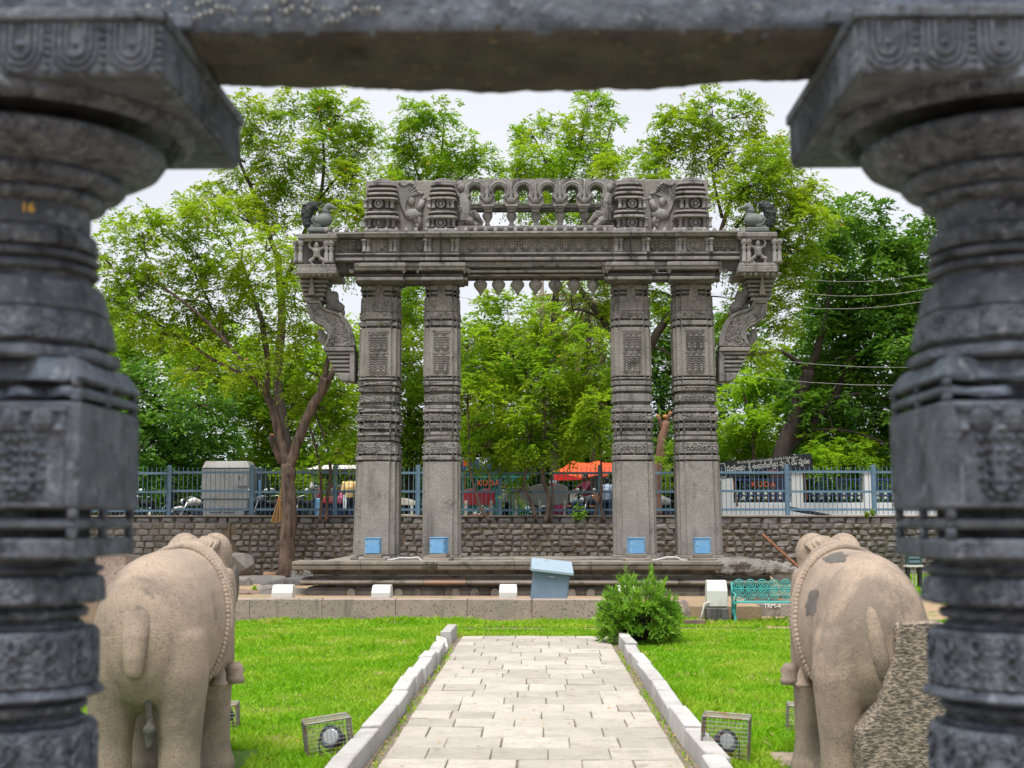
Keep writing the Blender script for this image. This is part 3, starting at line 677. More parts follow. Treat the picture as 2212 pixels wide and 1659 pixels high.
def pillar(xb, xt, wb, wt, worn, style):
    root = tempty('pillar')
    X0, X1 = Xt(xb), Xt(xt); a0, a1 = wb * U / 2, wt * U / 2
    zb, zt_ = zp(1514), zp(86)
    rv = random.Random(int(xb))
    for (t, b, k, kind) in SECT:
        if kind in ('band', 'carved_band') and 600 < t < 915:
            k += rv.uniform(-.03, .02)
            if kind == 'carved_band' and rv.random() < .22: kind = 'band'
        za, zc = zp(b), zp(t); mb = MB(); rings = []
        ch = 0.014 if kind != 'slot' else 0.0
        for z, inset in ((za, ch), (za + ch, 0), (zc - ch, 0), (zc, ch)):
            f = (z - zb) / (zt_ - zb); a = (a0 + (a1 - a0) * f) * k - inset; cx = X0 + (X1 - X0) * f
            if z in (za + ch, zc - ch): pass
            j = worn * (.012 if kind in ('slot', 'shaft', 'block', 'neck') else .03)
            rings.append([(cx + px + random.uniform(-j, j), YT + a0 + py + random.uniform(-j, j), z + random.uniform(-j, j) * .3) for px, py in plan(a)])
        if kind == 'slot':
            rings = [rings[0], rings[-1]]
        mb.loft(rings)
        f = ((za + zc) / 2 - zb) / (zt_ - zb); a = (a0 + (a1 - a0) * f); cx = X0 + (X1 - X0) * f
        yf = YT + a0 - a
        if kind == 'slot' and k < .87:       # little struts left standing in the groove
            for sx in (-.62, 0.0, .62):
                if random.random() < .25 * worn: continue
                mb.bb(cx + sx * a - .018, cx + sx * a + .018, yf + .005, yf + .12, za - .003, zc + .003)
            for sx in (-.86, .86):
                mb.bb(cx + sx * a - .014, cx + sx * a + .014, yf + a * .15, yf + .3, za - .003, zc + .003)
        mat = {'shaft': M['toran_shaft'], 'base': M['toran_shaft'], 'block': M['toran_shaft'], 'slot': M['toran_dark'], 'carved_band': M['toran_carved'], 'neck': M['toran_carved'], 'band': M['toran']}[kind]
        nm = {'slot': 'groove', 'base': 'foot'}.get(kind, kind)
        if kind == 'carved_band':            # raised scrolls on the band
            n = 6; hh = (zc - za)
            for i in range(n):
                x = cx - a * .58 + a * 1.16 * (i + .5) / n
                rr_ = min(hh * .36, a * .08)
                if random.random() < .6 * worn: continue
                mb.tube([(x + rr_ * math.cos(q * .9 + i), yf + (1 - k) * a - .012, (za + zc) / 2 + rr_ * math.sin(q * .9 + i)) for q in range(7)], rr_ * .22, 4)
        tpart(mb, nm, mat, root)
        if kind == 'block':
            g = MB(); x0, x1 = cx - a * .44, cx + a * .44; z1, z0 = zp(343), zp(566)
            n = 3 if style else 2
            h = z1 - z0; y = yf - .012
            g.bb(x0 - .03, x1 + .03, yf - .014, yf + .02, z1 - .035, z1); g.bb(x0 - .02, x1 + .02, yf - .012, yf + .02, z0 + h * .47, z0 + h * .50)
            for i in range(7): g.stud(x0 + (x1 - x0) * (i + .5) / 7, yf, z1 - .07, .035, .03)
            garlands(g, x0, x1, z0 + h * .53, z1 - .11, y + .01, 3 if style else 2, .026)
            garlands(g, x0, x1, z0, z0 + h * .45, y + .01, 3 if style else 2, .026)
            tag(tpart(g, 'garland_relief', M['toran'], root), kind='stuff')
        if kind == 'neck':
            wz0, wz1 = zp(244), zp(88)
            for fr in (1,):
                g = MB(); g.loft([[(cx - a * .34, yf - .006, wz0), (cx + a * .34, yf - .006, wz0), (cx + a * .34, yf + .1, wz0), (cx - a * .34, yf + .1, wz0)], [(cx - a * .11, yf - .006 + .02, wz1), (cx + a * .11, yf - .006 + .02, wz1), (cx + a * .11, yf + .12, wz1), (cx - a * .11, yf + .12, wz1)]])
                tpart(g, 'wedge_relief', M['toran_carved'], root)
    return root
pillar(811, 815, 98, 86, 1.0, 1)
pillar(953, 951, 82, 78, .55, 0)
pillar(1373, 1366, 92, 84, .12, 1)
pillar(1513, 1503, 96, 88, .12, 1)

# ---- beams and mouldings
def pb(mb, xa, xb, ya, yb, yf, back=YT + 1.0, mi=0):
    """box whose front face covers picture columns xa..xb and rows ya..yb at depth yf"""
    return mb.bb(WX(xa, yf), WX(xb, yf), yf, back, WZ(yb, yf), WZ(ya, yf), mi)
def zone_layers(name, mat, layers, ext, parent=None, bevel=.012):
    for (ya, yb, yf, mt) in layers:
        for (xa, xb, push) in ext:
            mb = MB(); pb(mb, xa, xb, ya, yb, yf - push, back=YT + 1.05 - push * .1 - .0007 * xa)
            tpart(mb, name, M[mt or mat], parent, bevel)
cap_l = ((763, 1008, -.20), (767, 867, .06), (907, 999, .061))
cap_r = ((1309, 1562, -.20), (1316, 1414, .06), (1452, 1552, .061))
for cap in (cap_l, cap_r):
    c = tempty('double_capital')
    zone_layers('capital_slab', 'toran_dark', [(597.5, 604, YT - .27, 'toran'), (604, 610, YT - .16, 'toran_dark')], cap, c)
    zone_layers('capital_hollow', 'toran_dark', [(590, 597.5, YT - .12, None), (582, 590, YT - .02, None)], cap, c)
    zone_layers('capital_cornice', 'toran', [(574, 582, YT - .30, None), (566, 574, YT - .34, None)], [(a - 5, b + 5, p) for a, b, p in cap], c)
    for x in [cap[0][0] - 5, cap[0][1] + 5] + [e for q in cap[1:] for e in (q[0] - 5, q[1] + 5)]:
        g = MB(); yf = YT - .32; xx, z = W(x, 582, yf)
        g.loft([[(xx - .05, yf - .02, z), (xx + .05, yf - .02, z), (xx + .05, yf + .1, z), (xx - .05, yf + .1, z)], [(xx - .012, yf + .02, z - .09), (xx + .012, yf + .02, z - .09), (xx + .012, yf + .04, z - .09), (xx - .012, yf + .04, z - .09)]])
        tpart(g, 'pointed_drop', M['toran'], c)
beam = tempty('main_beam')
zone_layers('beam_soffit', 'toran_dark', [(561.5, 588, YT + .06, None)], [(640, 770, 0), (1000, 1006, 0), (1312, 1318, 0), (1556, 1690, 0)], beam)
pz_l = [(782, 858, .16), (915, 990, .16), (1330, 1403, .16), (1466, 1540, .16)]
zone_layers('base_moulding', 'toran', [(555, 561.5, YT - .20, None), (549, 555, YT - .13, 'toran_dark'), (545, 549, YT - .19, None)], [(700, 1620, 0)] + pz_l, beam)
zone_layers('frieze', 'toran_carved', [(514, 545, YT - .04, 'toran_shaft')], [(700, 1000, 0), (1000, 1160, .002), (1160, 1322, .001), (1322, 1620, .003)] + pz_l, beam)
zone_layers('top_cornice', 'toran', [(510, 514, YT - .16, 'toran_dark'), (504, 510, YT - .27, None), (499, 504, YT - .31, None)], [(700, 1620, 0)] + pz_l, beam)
# cracks between the long beam stones
for xc in (947.2, 1367):
    g = MB(); pb(g, xc, xc + 1.4, 500, 560, YT - .475, YT); tpart(g, 'crack', M['black'], beam)
# bud finials along the cornice
x = 705
bfm = MB().lathe((0, 0, 0), [(.05, -.03), (.06, .0), (.04, .05), (.008, .09)], 6).mesh('bud_finial', M['toran'], True)
while x < 1615:
    xx, z = W(x, 498, YT - .28); link('bud_finial', bfm, beam, Vector((xx, YT - .25, z)) - TO); x += 21.5
# frieze panels: garlands and colonnettes
g = MB()
yf = YT - .04
for xa, xb, n in ((1004, 1326, 11), (862, 912, 3), (1406, 1462, 3), (724, 778, 3), (1545, 1598, 3)):
    garlands(g, WX(xa, yf), WX(xb, yf), WZ(543, yf), WZ(517, yf), yf - .006, n, .027)
tag(tpart(g, 'garland_frieze', M['toran'], beam), kind='stuff')
def colonnette(par, x, yb, yt, yf, r=.05):
    mb = MB()
    xx, z0 = W(x, yb, yf); z1 = WZ(yt, yf); h = z1 - z0
    mb.lathe((xx, yf, z0), [(r * 1.25, 0), (r * 1.25, h * .12), (r * .95, h * .16), (r * .95, h * .48), (r * .6, h * .52), (r * 1.1, h * .62), (r * 1.1, h * .70), (r * .6, h * .75), (r * 1.5, h * .85), (r * 1.5, h)], 8)
    tpart(mb, 'colonnette', M['toran'], par, smooth=True)
for c in (820, 953, 1366, 1503):
    for dx in (-33, -24, 24, 33): colonnette(beam, c + dx, 545, 516, YT - .24)

# ---- hanging lintel with lotus buds
hl = tempty('hanging_lintel')
for (ya, yb, yf, mt) in ((561.5, 565, YT + .02, 'toran_dark'), (565, 576, YT - .10, 'toran'), (576, 583, YT + .02, 'toran_dark'), (583, 588, YT - .06, 'toran'), (588, 592, YT + .08, 'toran_dark'), (592, 596, YT - .0, 'toran'), (596, 601, YT + .12, 'toran_dark')):
    mb = MB(); pb(mb, 1007, 1311, ya, yb, yf, back=YT + .95 - (yb - 560) * .0115); tpart(mb, 'lintel_course', M[mt], hl, .012)
for k, x in enumerate((1038, 1077, 1118, 1157, 1199, 1240, 1281)):
    xx, z = W(x, 603.5, YT + .27); g = MB(); s = 1.0 if k < 6 else .88
    g.lathe((xx, YT + .27, z), [(.06 * s, .03), (.075 * s, -.02), (.12 * s, -.045), (.155 * s, -.085), (.165 * s, -.13), (.15 * s, -.185), (.105 * s, -.25), (.055 * s, -.31), (.03 * s, -.36), (.006, -.405)], 16)
    tpart(g, 'lotus_bud', M['toran'], hl, smooth=True)

# ---- crest: towers, relief panels, openwork arcade
crest = tempty('crest')
YC = YT + .12
for (xa, xb) in ((783, 985), (1330, 1539)):
    mb = MB(); pb(mb, xa, xb, 388.5, 500, YC + .22, YC + .55); tpart(mb, 'crest_slab', M['toran_shaft'], crest, .02)
mb = MB(); pb(mb, 984, 1331, 487, 499.5, YC - .06, YC + .66); tpart(mb, 'crest_sill', M['toran'], crest, .012)
mb = MB(); pb(mb, 1008, 1316, 492, 496, YC - .12, YC + .5); tpart(mb, 'crest_sill', M['toran_dark'], crest)
def pbo(mb, xa, xb, ya, yb, yf, back, ch):
    """like pb, with the upright corners cut off"""
    x0, x1, z0, z1 = WX(xa, yf), WX(xb, yf), WZ(yb, yf), WZ(ya, yf)
    pl = [(x0 + ch, yf), (x0 + ch * 3, yf - ch * .5), (x1 - ch * 3, yf - ch * .5), (x1 - ch, yf), (x1, yf + ch), (x1, back - ch), (x1 - ch, back), (x0 + ch, back), (x0, back - ch), (x0, yf + ch)]
    c = min(.012, (z1 - z0) * .25)
    mid = ((x0 + x1) / 2, (yf + back) / 2)
    sh = lambda k: [(mid[0] + (x - mid[0]) * k, mid[1] + (y - mid[1]) * k) for x, y in pl]
    mb.loft([[(x, y, z) for x, y in sh(k)] for z, k in ((z0, .96), (z0 + c, 1.0), (z1 - c, .985), (z1, .93))])
def tower(cx, w, damaged=0.0):
    t = tempty('shrine_tower', crest)
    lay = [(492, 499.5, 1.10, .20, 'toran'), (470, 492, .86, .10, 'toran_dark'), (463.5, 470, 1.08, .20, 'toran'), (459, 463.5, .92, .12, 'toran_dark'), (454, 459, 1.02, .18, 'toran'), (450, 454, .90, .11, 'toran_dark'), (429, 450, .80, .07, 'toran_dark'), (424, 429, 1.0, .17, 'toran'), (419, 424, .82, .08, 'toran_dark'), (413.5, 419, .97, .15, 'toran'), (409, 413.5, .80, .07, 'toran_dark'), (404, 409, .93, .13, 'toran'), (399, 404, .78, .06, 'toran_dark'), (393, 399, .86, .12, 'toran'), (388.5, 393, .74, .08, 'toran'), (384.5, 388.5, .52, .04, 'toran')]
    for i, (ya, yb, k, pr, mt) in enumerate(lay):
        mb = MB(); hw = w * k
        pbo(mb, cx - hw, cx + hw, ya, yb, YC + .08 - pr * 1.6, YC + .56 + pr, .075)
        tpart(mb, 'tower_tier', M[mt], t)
    for (yb, yt_, hw) in ((491, 471, .88), (450, 430, .80)):
        for s in (-1, -.62, .62, 1): colonnette(t, cx + w * hw * s, yb, yt_, YC - .10, .046)
    for y, r in ((481, .10), (440, .085)):
        g = MB(); xx, z = W(cx, y, YC - .13); g.tube([(xx + r * math.cos(q), YC - .15, z + r * 1.1 * math.sin(q)) for q in [math.pi * 2 * k / 12 for k in range(13)]], .022, 5)
        g.sphere((xx, YC - .13, z), (r * .6, .05, r * .8), 8, 6)
        tpart(g, 'medallion', M['toran'], t, smooth=True)
for cx, w in ((818, 36), (952, 31), (1366, 33), (1502, 36)): tower(cx, w)
# rearing beasts with plumed tails in relief
def beast_panel(xa, xb, flip):
    g = MB(); yf = YC + .21; f = (lambda x: xb + xa - x) if flip else (lambda x: x)
    def q(x, y, d=0): a = W(f(x), y, yf); return (a[0], yf - d, a[1])
    k = (xb - xa) / 67.0; X = lambda x: xa + (x - 854) * k
    for i in range(13):            # plume
        t = i / 12.0
        p0 = (X(884 - 6 * t), 470 - 6 * t)
        cpts = [p0, (X(866 + 4 * t - 0), 455 - 10 * t), (X(860 + 14 * t), 425 - 4 * t), (X(864 + 48 * t), 396 + 5 * math.sin(9 * t) + 20 * t * t)]
        pts = []
        for s in range(9):
            u = s / 8.0; b = [(1 - u) ** 3, 3 * u * (1 - u) ** 2, 3 * u * u * (1 - u), u ** 3]
            pts.append(q(sum(b[n] * cpts[n][0] for n in range(4)), sum(b[n] * cpts[n][1] for n in range(4)), .01))
        g.tube(pts, [.036 - .016 * (s / 8) for s in range(9)], 5)
        e = pts[-1]; g.sphere((e[0], e[1], e[2]), (.045, .05, .045), 6, 4)
    g.sphere(q(X(893), 464), (.24, .10, .15), 10, 7)
    for (x0, y0, x1, y1, r) in ((904, 466, 908, 492, .07), (896, 470, 900, 484, .065), (900, 484, 903, 494, .05), (905, 455, 913, 432, .09), (913, 432, 918, 425, .06)):
        g.tube([q(X(x0), y0), q(X((x0 + x1) / 2 + 1), (y0 + y1) / 2), q(X(x1), y1)], [r, r * .9, r * .75], 7)
    g.sphere(q(X(889), 436, .0), (.09, .06, .12), 8, 6)
    tpart(g, 'beast_relief', M['toran'], crest, smooth=True)
beast_panel(854, 921, False); beast_panel(1399, 1465, True)
# arcade
YA = YC + .12
def arch_cell(cx, hw=26.35, top=386, bot=441.5):
    cy = 417.0; n = 40; inn, out = [], []
    for k in range(n):
        a = 2 * math.pi * k / n - math.pi / 2
        ca, sa = math.cos(a), -math.sin(a)                 # rows grow downwards
        # opening: circle above, short straight neck below
        dx, dy = ca, sa
        r = None
        ox, oy, rad = 0.0, -3.0, 12.6
        bq = -(dx * ox + dy * oy); cq = ox * ox + oy * oy - rad * rad
        rc = -(dx * -ox + dy * -oy) + 0.0
        b_ = dx * ox + dy * oy; rc = b_ + math.sqrt(b_ * b_ - cq)
        if dy > 0:
            rn = min((9.0 / abs(dx)) if abs(dx) > 1e-6 else 1e9, (bot - 1.5 - cy) / dy)
            rc = max(rc, rn) if abs(dx) * rn <= 9.01 else rc
        inn.append((cx + dx * rc, cy + dy * rc))
        t = min((hw / abs(dx)) if abs(dx) > 1e-6 else 1e9, ((bot - cy) / dy) if dy > 1e-6 else (((top - cy) / dy) if dy < -1e-6 else 1e9))
        out.append((cx + dx * t, cy + dy * t))
    mb = MB(); y0, y1 = YA, YA + .42
    vs = []
    for yy_ in (y0, y1):
        for ring in (inn, out):
            for (x, y) in ring:
                a = W(x, y, YA); vs.append((a[0], yy_, a[1]))
    fs = []
    for k in range(n):
        j = (k + 1) % n
        fs += [(k, j, n + j, n + k), (2 * n + j, 2 * n + k, 3 * n + k, 3 * n + j), (j, k, 2 * n + k, 2 * n + j), (n + k, n + j, 3 * n + j, 3 * n + k)]
    mb.add(vs, fs); cell = tpart(mb, 'arch_panel', M['toran'], crest)
    g = MB()
    for rad, rr_ in ((16.4, .030), (20.4, .036)):
        pts = []
        for k in range(-5, 24):
            a = math.pi * k / 18
            pts.append((*(lambda w: (w[0], YA - .01, w[1]))(W(cx + rad * math.cos(a), 414 - rad * math.sin(a), YA)),))
        g.tube(pts, rr_, 5)
    for s in (-1, 1):
        for k in range(5):
            a = W(cx + s * (14 + 2.2 * k), 424 + 3.2 * k, YA); g.sphere((a[0], YA - .015, a[1]), (.045, .04, .04), 6, 4)
    tpart(g, 'arch_ring', M['toran'], crest, smooth=True)
    return cell
AX = (1026, 1077.8, 1130.4, 1183, 1236, 1289)
for x in AX: arch_cell(x)
for x in (1052, 1104, 1157, 1209.5, 1262.5):
    g = MB(); xx, z = W(x, 441, YA); g.lathe((xx, YA - .03, z), [(.04, 0), (.06, .06), (.062, .12), (.035, .22), (.048, .28), (.018, .40), (.028, .48), (.004, .55)], 8)
    tpart(g, 'arch_finial', M['toran'], crest, smooth=True)
mb = MB(); pb(mb, 1000, 1316, 441.5, 448, YA + .04, YA + .36); tpart(mb, 'arcade_rail', M['toran'], crest, .01)
mb = MB(); pb(mb, 1018, 1298, 448, 455, YA + .10, YA + .30); tpart(mb, 'arcade_rail', M['toran_dark'], crest, .01)
for x in (1053, 1105, 1158, 1210.5, 1264):
    mb = MB(); pb(mb, x - 14, x + 14, 441.0, 445.4, YA - .07, YA + .42); pb(mb, x - 11.5, x + 11.5, 445.4, 450, YA - .03, YA + .4); pb(mb, x - 9, x + 9, 450, 457, YA + .02, YA + .37)
    tpart(mb, 'vase_bracket', M['toran'], crest, .008)
    xx, z = W(x, 488, YA + .2); h = WZ(456, YA + .2) - z; g = MB()
    g.lathe((xx, YA + .2, z), [(.07, 0), (.065, h * .08), (.052, h * .16), (.055, h * .26), (.10, h * .46), (.128, h * .64), (.125, h * .78), (.09, h * .9), (.075, h)], 14)
    tpart(g, 'vase', M['toran'], crest, smooth=True)
# lions framing the arcade
def side_lion(flip):
    f = (lambda x: 2 * 1157.5 - x) if flip else (lambda x: x)
    yf = YC + .16
    def q(x, y, d=0): a = W(f(x), y, yf); return (a[0], yf - d, a[1])
    g = MB()
    pl = [(986, 387), (1000, 387), (1003, 440), (1016, 446), (1036, 462), (1044, 488), (986, 488)]
    g.prism_y([W(f(x), y, yf) for x, y in (pl if not flip else pl[::-1])], yf + .05, yf + .40)
    mb2 = MB()
    mb2.tube([q(1002, 478), q(1004, 462), q(1004, 440), q(1000, 418)], [.13, .15, .15, .10], 8)
    mb2.sphere(q(996, 405), (.11, .10, .12), 9, 7); mb2.sphere(q(993, 398), (.09, .08, .08), 8, 6)
    mb2.tube([q(1008, 474), q(1018, 477), q(1023, 484), q(1032, 487)], [.12, .10, .07, .05], 7)
    mb2.tube([q(1000, 476), q(996, 482), q(990, 487)], [.09, .07, .05], 7)
    mb2.tube([q(998, 430), q(990, 420), q(986, 410)], [.06, .05, .04], 6)
    for k in range(5): mb2.tube([q(1016, 462), q(1026 + 2 * k, 458 + 3 * k), q(1032 + 3 * k, 466 + 4 * k)], [.06, .05, .03], 5)
    for k in range(3): mb2.tube([q(996 + 4 * math.cos(a), 452 + 4 * k - 3 * math.sin(a), .12) for a in (0, 1, 2, 3)], .02, 4)
    g.add(mb2.v, mb2.f)
    tpart(g, 'lion_relief', M['toran'], crest, smooth=False)
side_lion(False); side_lion(True)

# ---- squatting figures with raised arms
def figure_mb(cx, top, bot, yf, wide=1.0):
    z1, z0 = WZ(top, yf), WZ(bot, yf); h = z1 - z0; x0 = WX(cx, yf)
    def q(a, b, d=0): return (x0 + a * h * wide, yf - d, z0 + b * h)
    m = MB()
    m.sphere(q(0, .80, .03), (.10 * h, .09 * h, .115 * h), 10, 8)
    m.sphere(q(0, .89, .03), (.075 * h, .07 * h, .06 * h), 8, 6)
    m.tube([q(0, .72), q(0, .60), q(.01, .46), q(.02, .33)], [.09 * h, .15 * h, .145 * h, .155 * h], 10)
    for s in (-1, 1):
        m.tube([q(s * .12, .66), q(s * .27, .72), q(s * .30, .86), q(s * .21, 1.0)], [.065 * h, .06 * h, .052 * h, .05 * h], 7)
    m.tube([q(-.08, .30), q(-.27, .20), q(-.12, .02), q(.02, .03)], [.095 * h, .085 * h, .06 * h, .045 * h], 8)
    m.tube([q(.10, .30), q(.30, .24), q(.26, .05), q(.34, .02)], [.095 * h, .085 * h, .06 * h, .045 * h], 8)
    return m
for cx, b in ((677, None), (1646, None)):
    e = tempty('end_block')
    xa, xb = cx - 43.5, cx + 43.5
    for (ya, yb, pr, g_) in ((503, 513, .40, 0), (513, 519, .36, -2), (576, 589, .40, 0), (569, 576, .36, -2)):
        mb = MB(); pb(mb, xa - g_, xb + g_, ya, yb, YT - pr, YT + 1.0 + pr * .3); tpart(mb, 'block_moulding', M['toran'], e, .014)
    mb = MB(); pb(mb, xa + 4, xb - 4, 519, 569, YT - .24, YT + 1.0); tpart(mb, 'block_core', M['toran_dark'], e)
    for dx in (-38, -28, 28, 38): colonnette(e, cx + dx, 569, 519, YT - .30, .055)
    tlink(voxel_mesh(figure_mb(cx, 518, 573, YT - .31), 'dancing_figure', M['toran'], .022, 2), 'dancing_figure', e)
    for k in range(7):
        g = MB(); x = xa + 6 + k * 12.4; xx, z = W(x, 589, YT - .36)
        g.lathe((xx, YT - .33, z), [(.06, 0), (.05, -.04), (.01, -.09)], 6)
        tpart(g, 'hanging_bud', M['toran'], e, smooth=True)
for cx in (820, 1503):
    tlink(voxel_mesh(figure_mb(cx, 517, 545, YT - .22, 1.35), 'seated_figure', M['toran'], .02, 2), 'seated_figure', beam)

# ---- makara brackets at both ends
def bracket(flip, left_broken):
    br = tempty('side_bracket')
    f = (lambda x: 2 * 1160 - x) if flip else (lambda x: x)
    D = lambda zx, zy: (f(594 + zx * .2768), 351 + zy * .2768)
    yf = YT + .16; yb = YT + .72
    def q(zx, zy, d=0): a = W(*D(zx, zy), yf); return (a[0], yf - d, a[1])
    def poly(pts, y0, y1, name, mat, bevel=.015):
        pp = [W(*D(*p), yf) for p in pts]; mb = MB(); mb.prism_y(pp, y0, y1); return tpart(mb, name, mat, br, bevel)
    # cushion capital
    tiers = [(868, 905, 186, 430, 'toran'), (905, 922, 200, 418, 'toran_dark'), (922, 942, 192, 418, 'toran'), (942, 958, 206, 400, 'toran_dark'), (958, 974, 200, 408, 'toran'), (974, 990, 214, 388, 'toran_dark'), (990, 1006, 208, 396, 'toran'), (1006, 1022, 226, 380, 'toran_dark'), (1022, 1040, 218, 386, 'toran'), (1040, 1056, 236, 368, 'toran_dark'), (1056, 1078, 228, 376, 'toran'), (1078, 1098, 244, 356, 'toran')]
    for k, (za, zb, xa, xb, mt) in enumerate(tiers):
        ins = 0.06 if mt == 'toran_dark' else 0.0
        poly([(xa, zb), (xb, zb), (xb, za), (xa, za)], yf - .10 + ins + .006 * k, yb + .08 - ins - .006 * k, 'cushion_tier', M[mt], .008)
    poly([(268, 1040), (316, 1040), (300, 905), (288, 905)], yf - .15, yf, 'wedge_relief', M['toran_shaft'], .004)
    S = [(248, 1095), (350, 1090), (362, 1135), (400, 1163), (450, 1175), (500, 1195), (545, 1230), (580, 1285), (600, 1350), (612, 1420), (618, 1442), (385, 1442), (395, 1405), (410, 1370), (415, 1335), (400, 1300), (370, 1275), (330, 1255), (290, 1235), (265, 1200), (250, 1150)]
    poly(S, yf, yb, 'serpent_body', M['toran_carved'], .03)
    g = MB()
    for pts in ([(258, 1105), (262, 1150), (278, 1195), (300, 1225), (340, 1248), (382, 1268), (412, 1298), (427, 1335), (420, 1375), (405, 1415)], [(275, 1105), (280, 1150), (295, 1188), (318, 1212), (352, 1232), (395, 1252), (428, 1288), (443, 1335), (436, 1378)], [(352, 1100), (366, 1128), (402, 1153), (452, 1168), (503, 1188), (550, 1226), (588, 1283), (606, 1350), (616, 1430)], [(520, 1220), (555, 1260), (580, 1320), (592, 1380), (596, 1430)]):
        g.tube([q(*p, .012) for p in pts], .035, 5)
    rr_ = random.Random(4)
    for (cx_, cy_, r0) in ((330, 1195, 22), (400, 1215, 26), (470, 1240, 30), (530, 1290, 28), (480, 1310, 30), (550, 1370, 28), (480, 1380, 30), (520, 1330, 20), (440, 1420, 22), (300, 1150, 18), (570, 1420, 18)):
        s = rr_.choice((-1, 1))
        g.tube([q(cx_ + r0 * (1 - t / 14) * math.cos(s * t * .75), cy_ + r0 * (1 - t / 14) * math.sin(s * t * .75), .006) for t in range(12)], .02, 4)
    tag(tpart(g, 'scroll_relief', M['toran'], br), kind='stuff')
    # corbel
    poly([(382, 1476), (622, 1476), (622, 1446), (382, 1446)], yf - .1, yb + .08, 'corbel_tier', M['toran'])
    poly([(585, 1710), (622, 1710), (622, 1476), (585, 1476)], yf - .06, yb + .05, 'corbel_frame', M['toran'])
    for k in range(5):
        za = 1482 + 32 * k; xa = 402 + 14 * k
        poly([(xa, za + 17), (586, za + 17), (586, za), (xa - 3, za)], yf - .06 + .01 * k, yb + .05 - .01 * k, 'corbel_tier', M['toran'], .008)
        poly([(xa + 16, za + 32), (586, za + 32), (586, za + 17), (xa + 16, za + 17)], yf + .02, yb - .03, 'corbel_recess', M['toran_dark'], .0)
    poly([(476, 1642), (586, 1642), (586, 1706), (525, 1706), (500, 1690)], yf - .02, yb, 'corbel_foot', M['toran'], .02)
    # lion with rider on the upper curve
    m = MB(); ym = YT + .42
    def w3(zx, zy): a = W(*D(zx, zy), ym); return (a[0], ym, a[1])
    m.tube([w3(530, 1150), w3(500, 1128), w3(465, 1120), w3(440, 1085), w3(452, 1050)], [.10, .13, .12, .10, .09], 9)
    m.sphere(w3(466, 1035), (.10, .09, .10), 9, 7); m.sphere(w3(482, 1046), (.06, .06, .05), 8, 6)
    for (a, b, c) in (((520, 1150), (535, 1175), (530, 1205)), ((465, 1130), (480, 1165), (470, 1200)), ((440, 1110), (415, 1125), (390, 1128)), ((440, 1130), (430, 1160), (420, 1170))):
        m.tube([w3(*a), w3(*b), w3(*c)], [.075, .05, .045], 7)
    m.tube([w3(435, 1095), w3(415, 1040), w3(410, 1000), w3(405, 960)], [.10, .11, .10, .07], 8)
    m.sphere(w3(480, 1085), (.075, .07, .10), 8, 6)
    tlink(voxel_mesh(m, 'lion_and_rider', M['toran'], .022, 2), 'lion_and_rider', br)
    # small figure under the curve
    m = MB(); rr2 = random.Random(8)
    for (a, b, r0) in ((345, 1330, .07), (365, 1345, .07), (355, 1380, .08), (385, 1385, .08), (400, 1350, .05), (370, 1405, .06), (410, 1400, .07), (395, 1425, .06), (420, 1425, .06), (350, 1310, .05), (372, 1320, .05)):
        m.sphere(w3(a, b), (r0 * .9, r0, r0), 8, 6)
    tlink(voxel_mesh(m, 'crouching_figure', M['toran'], .022, 2), 'crouching_figure', br)
bracket(False, True); bracket(True, False)

# ---- two stone geese on the beam ends
def goose(px, flip, label):
    base = P3(px, 503, YT + .35); s = -1 if flip else 1
    root = tag(empty('goose_statue', base), label, 'statue', 'stone geese on the beam ends')
    q = .00301
    def p(zx, zy, y=0.0): return (s * (zx - 345) * q, y, (548 - zy) * q)
    m = MB()
    m.sphere(p(372, 445), (.215, .17, .17), 14, 10); m.sphere(p(320, 450), (.17, .14, .14), 12, 8)
    m.tube([p(395, 430), p(388, 385), p(386, 355), p(400, 335)], [.13, .10, .085, .085], 10)
    m.sphere(p(408, 330), (.095, .08, .085), 12, 8)
    m.tube([p(425, 335), p(452, 342), p(480, 348)], [.065, .045, .02], 8)
    for y in (-.07, .07): m.tube([p(338, 490, y), p(340, 520, y)], [.045, .04], 8)
    me = voxel_mesh(m, 'body', M['goose'], .02, 3); link('body', me, root)
    g = MB()
    for k in range(2): g.tube([(p(388, 385)[0] + s * .0 + .1 * math.cos(t), .1 * math.sin(t), p(388, 372 + 14 * k)[2] + s * -.02 * math.cos(t) * s) for t in [2 * math.pi * i / 14 for i in range(15)]], .014, 5)
    g.build('neck_ring', M['goose'], root, True)
    g = MB(); g.tube([p(300, 415, -.15), p(280, 450, -.155), p(300, 485, -.15), p(345, 495, -.16), p(350, 520, -.1)], .018, 5); g.build('wing_edge', M['goose'], root, True)
    m = MB(); rr_ = random.Random(3)
    m.tube([p(290, 515), p(245, 480), p(232, 420), p(240, 360), p(275, 325), p(318, 318)], [.06, .12, .14, .15, .13, .085], 10)
    for k in range(46):
        t = rr_.random(); i = min(int(t * 5), 4); u = t * 5 - i
        P = [(290, 515), (245, 480), (232, 420), (240, 360), (275, 325), (325, 318)]
        a = rr_.uniform(0, 6.28)
        m.sphere(p(P[i][0] + (P[i + 1][0] - P[i][0]) * u + 36 * math.cos(a), P[i][1] + (P[i + 1][1] - P[i][1]) * u + 36 * math.sin(a), rr_.uniform(-.13, .13)), (.04, .035, .04), 6, 5)
    link('tail', voxel_mesh(m, 'tail', M['goose_tail'], .02, 1, disp=.02, dscale=14), root)
    m = MB(); m.box((0, 0, .045), (.56, .42, .09), jit=.01); m.box((s * -.1, 0, .11), (.30, .3, .12), taper=.8, jit=.01); m.build('base', M['goose'], root, bevel=.02)
goose(692, False, 'green-grey stone goose facing right on the left end of the carved beam')
goose(1634, True, 'green-grey stone goose facing left on the right end of the carved beam')
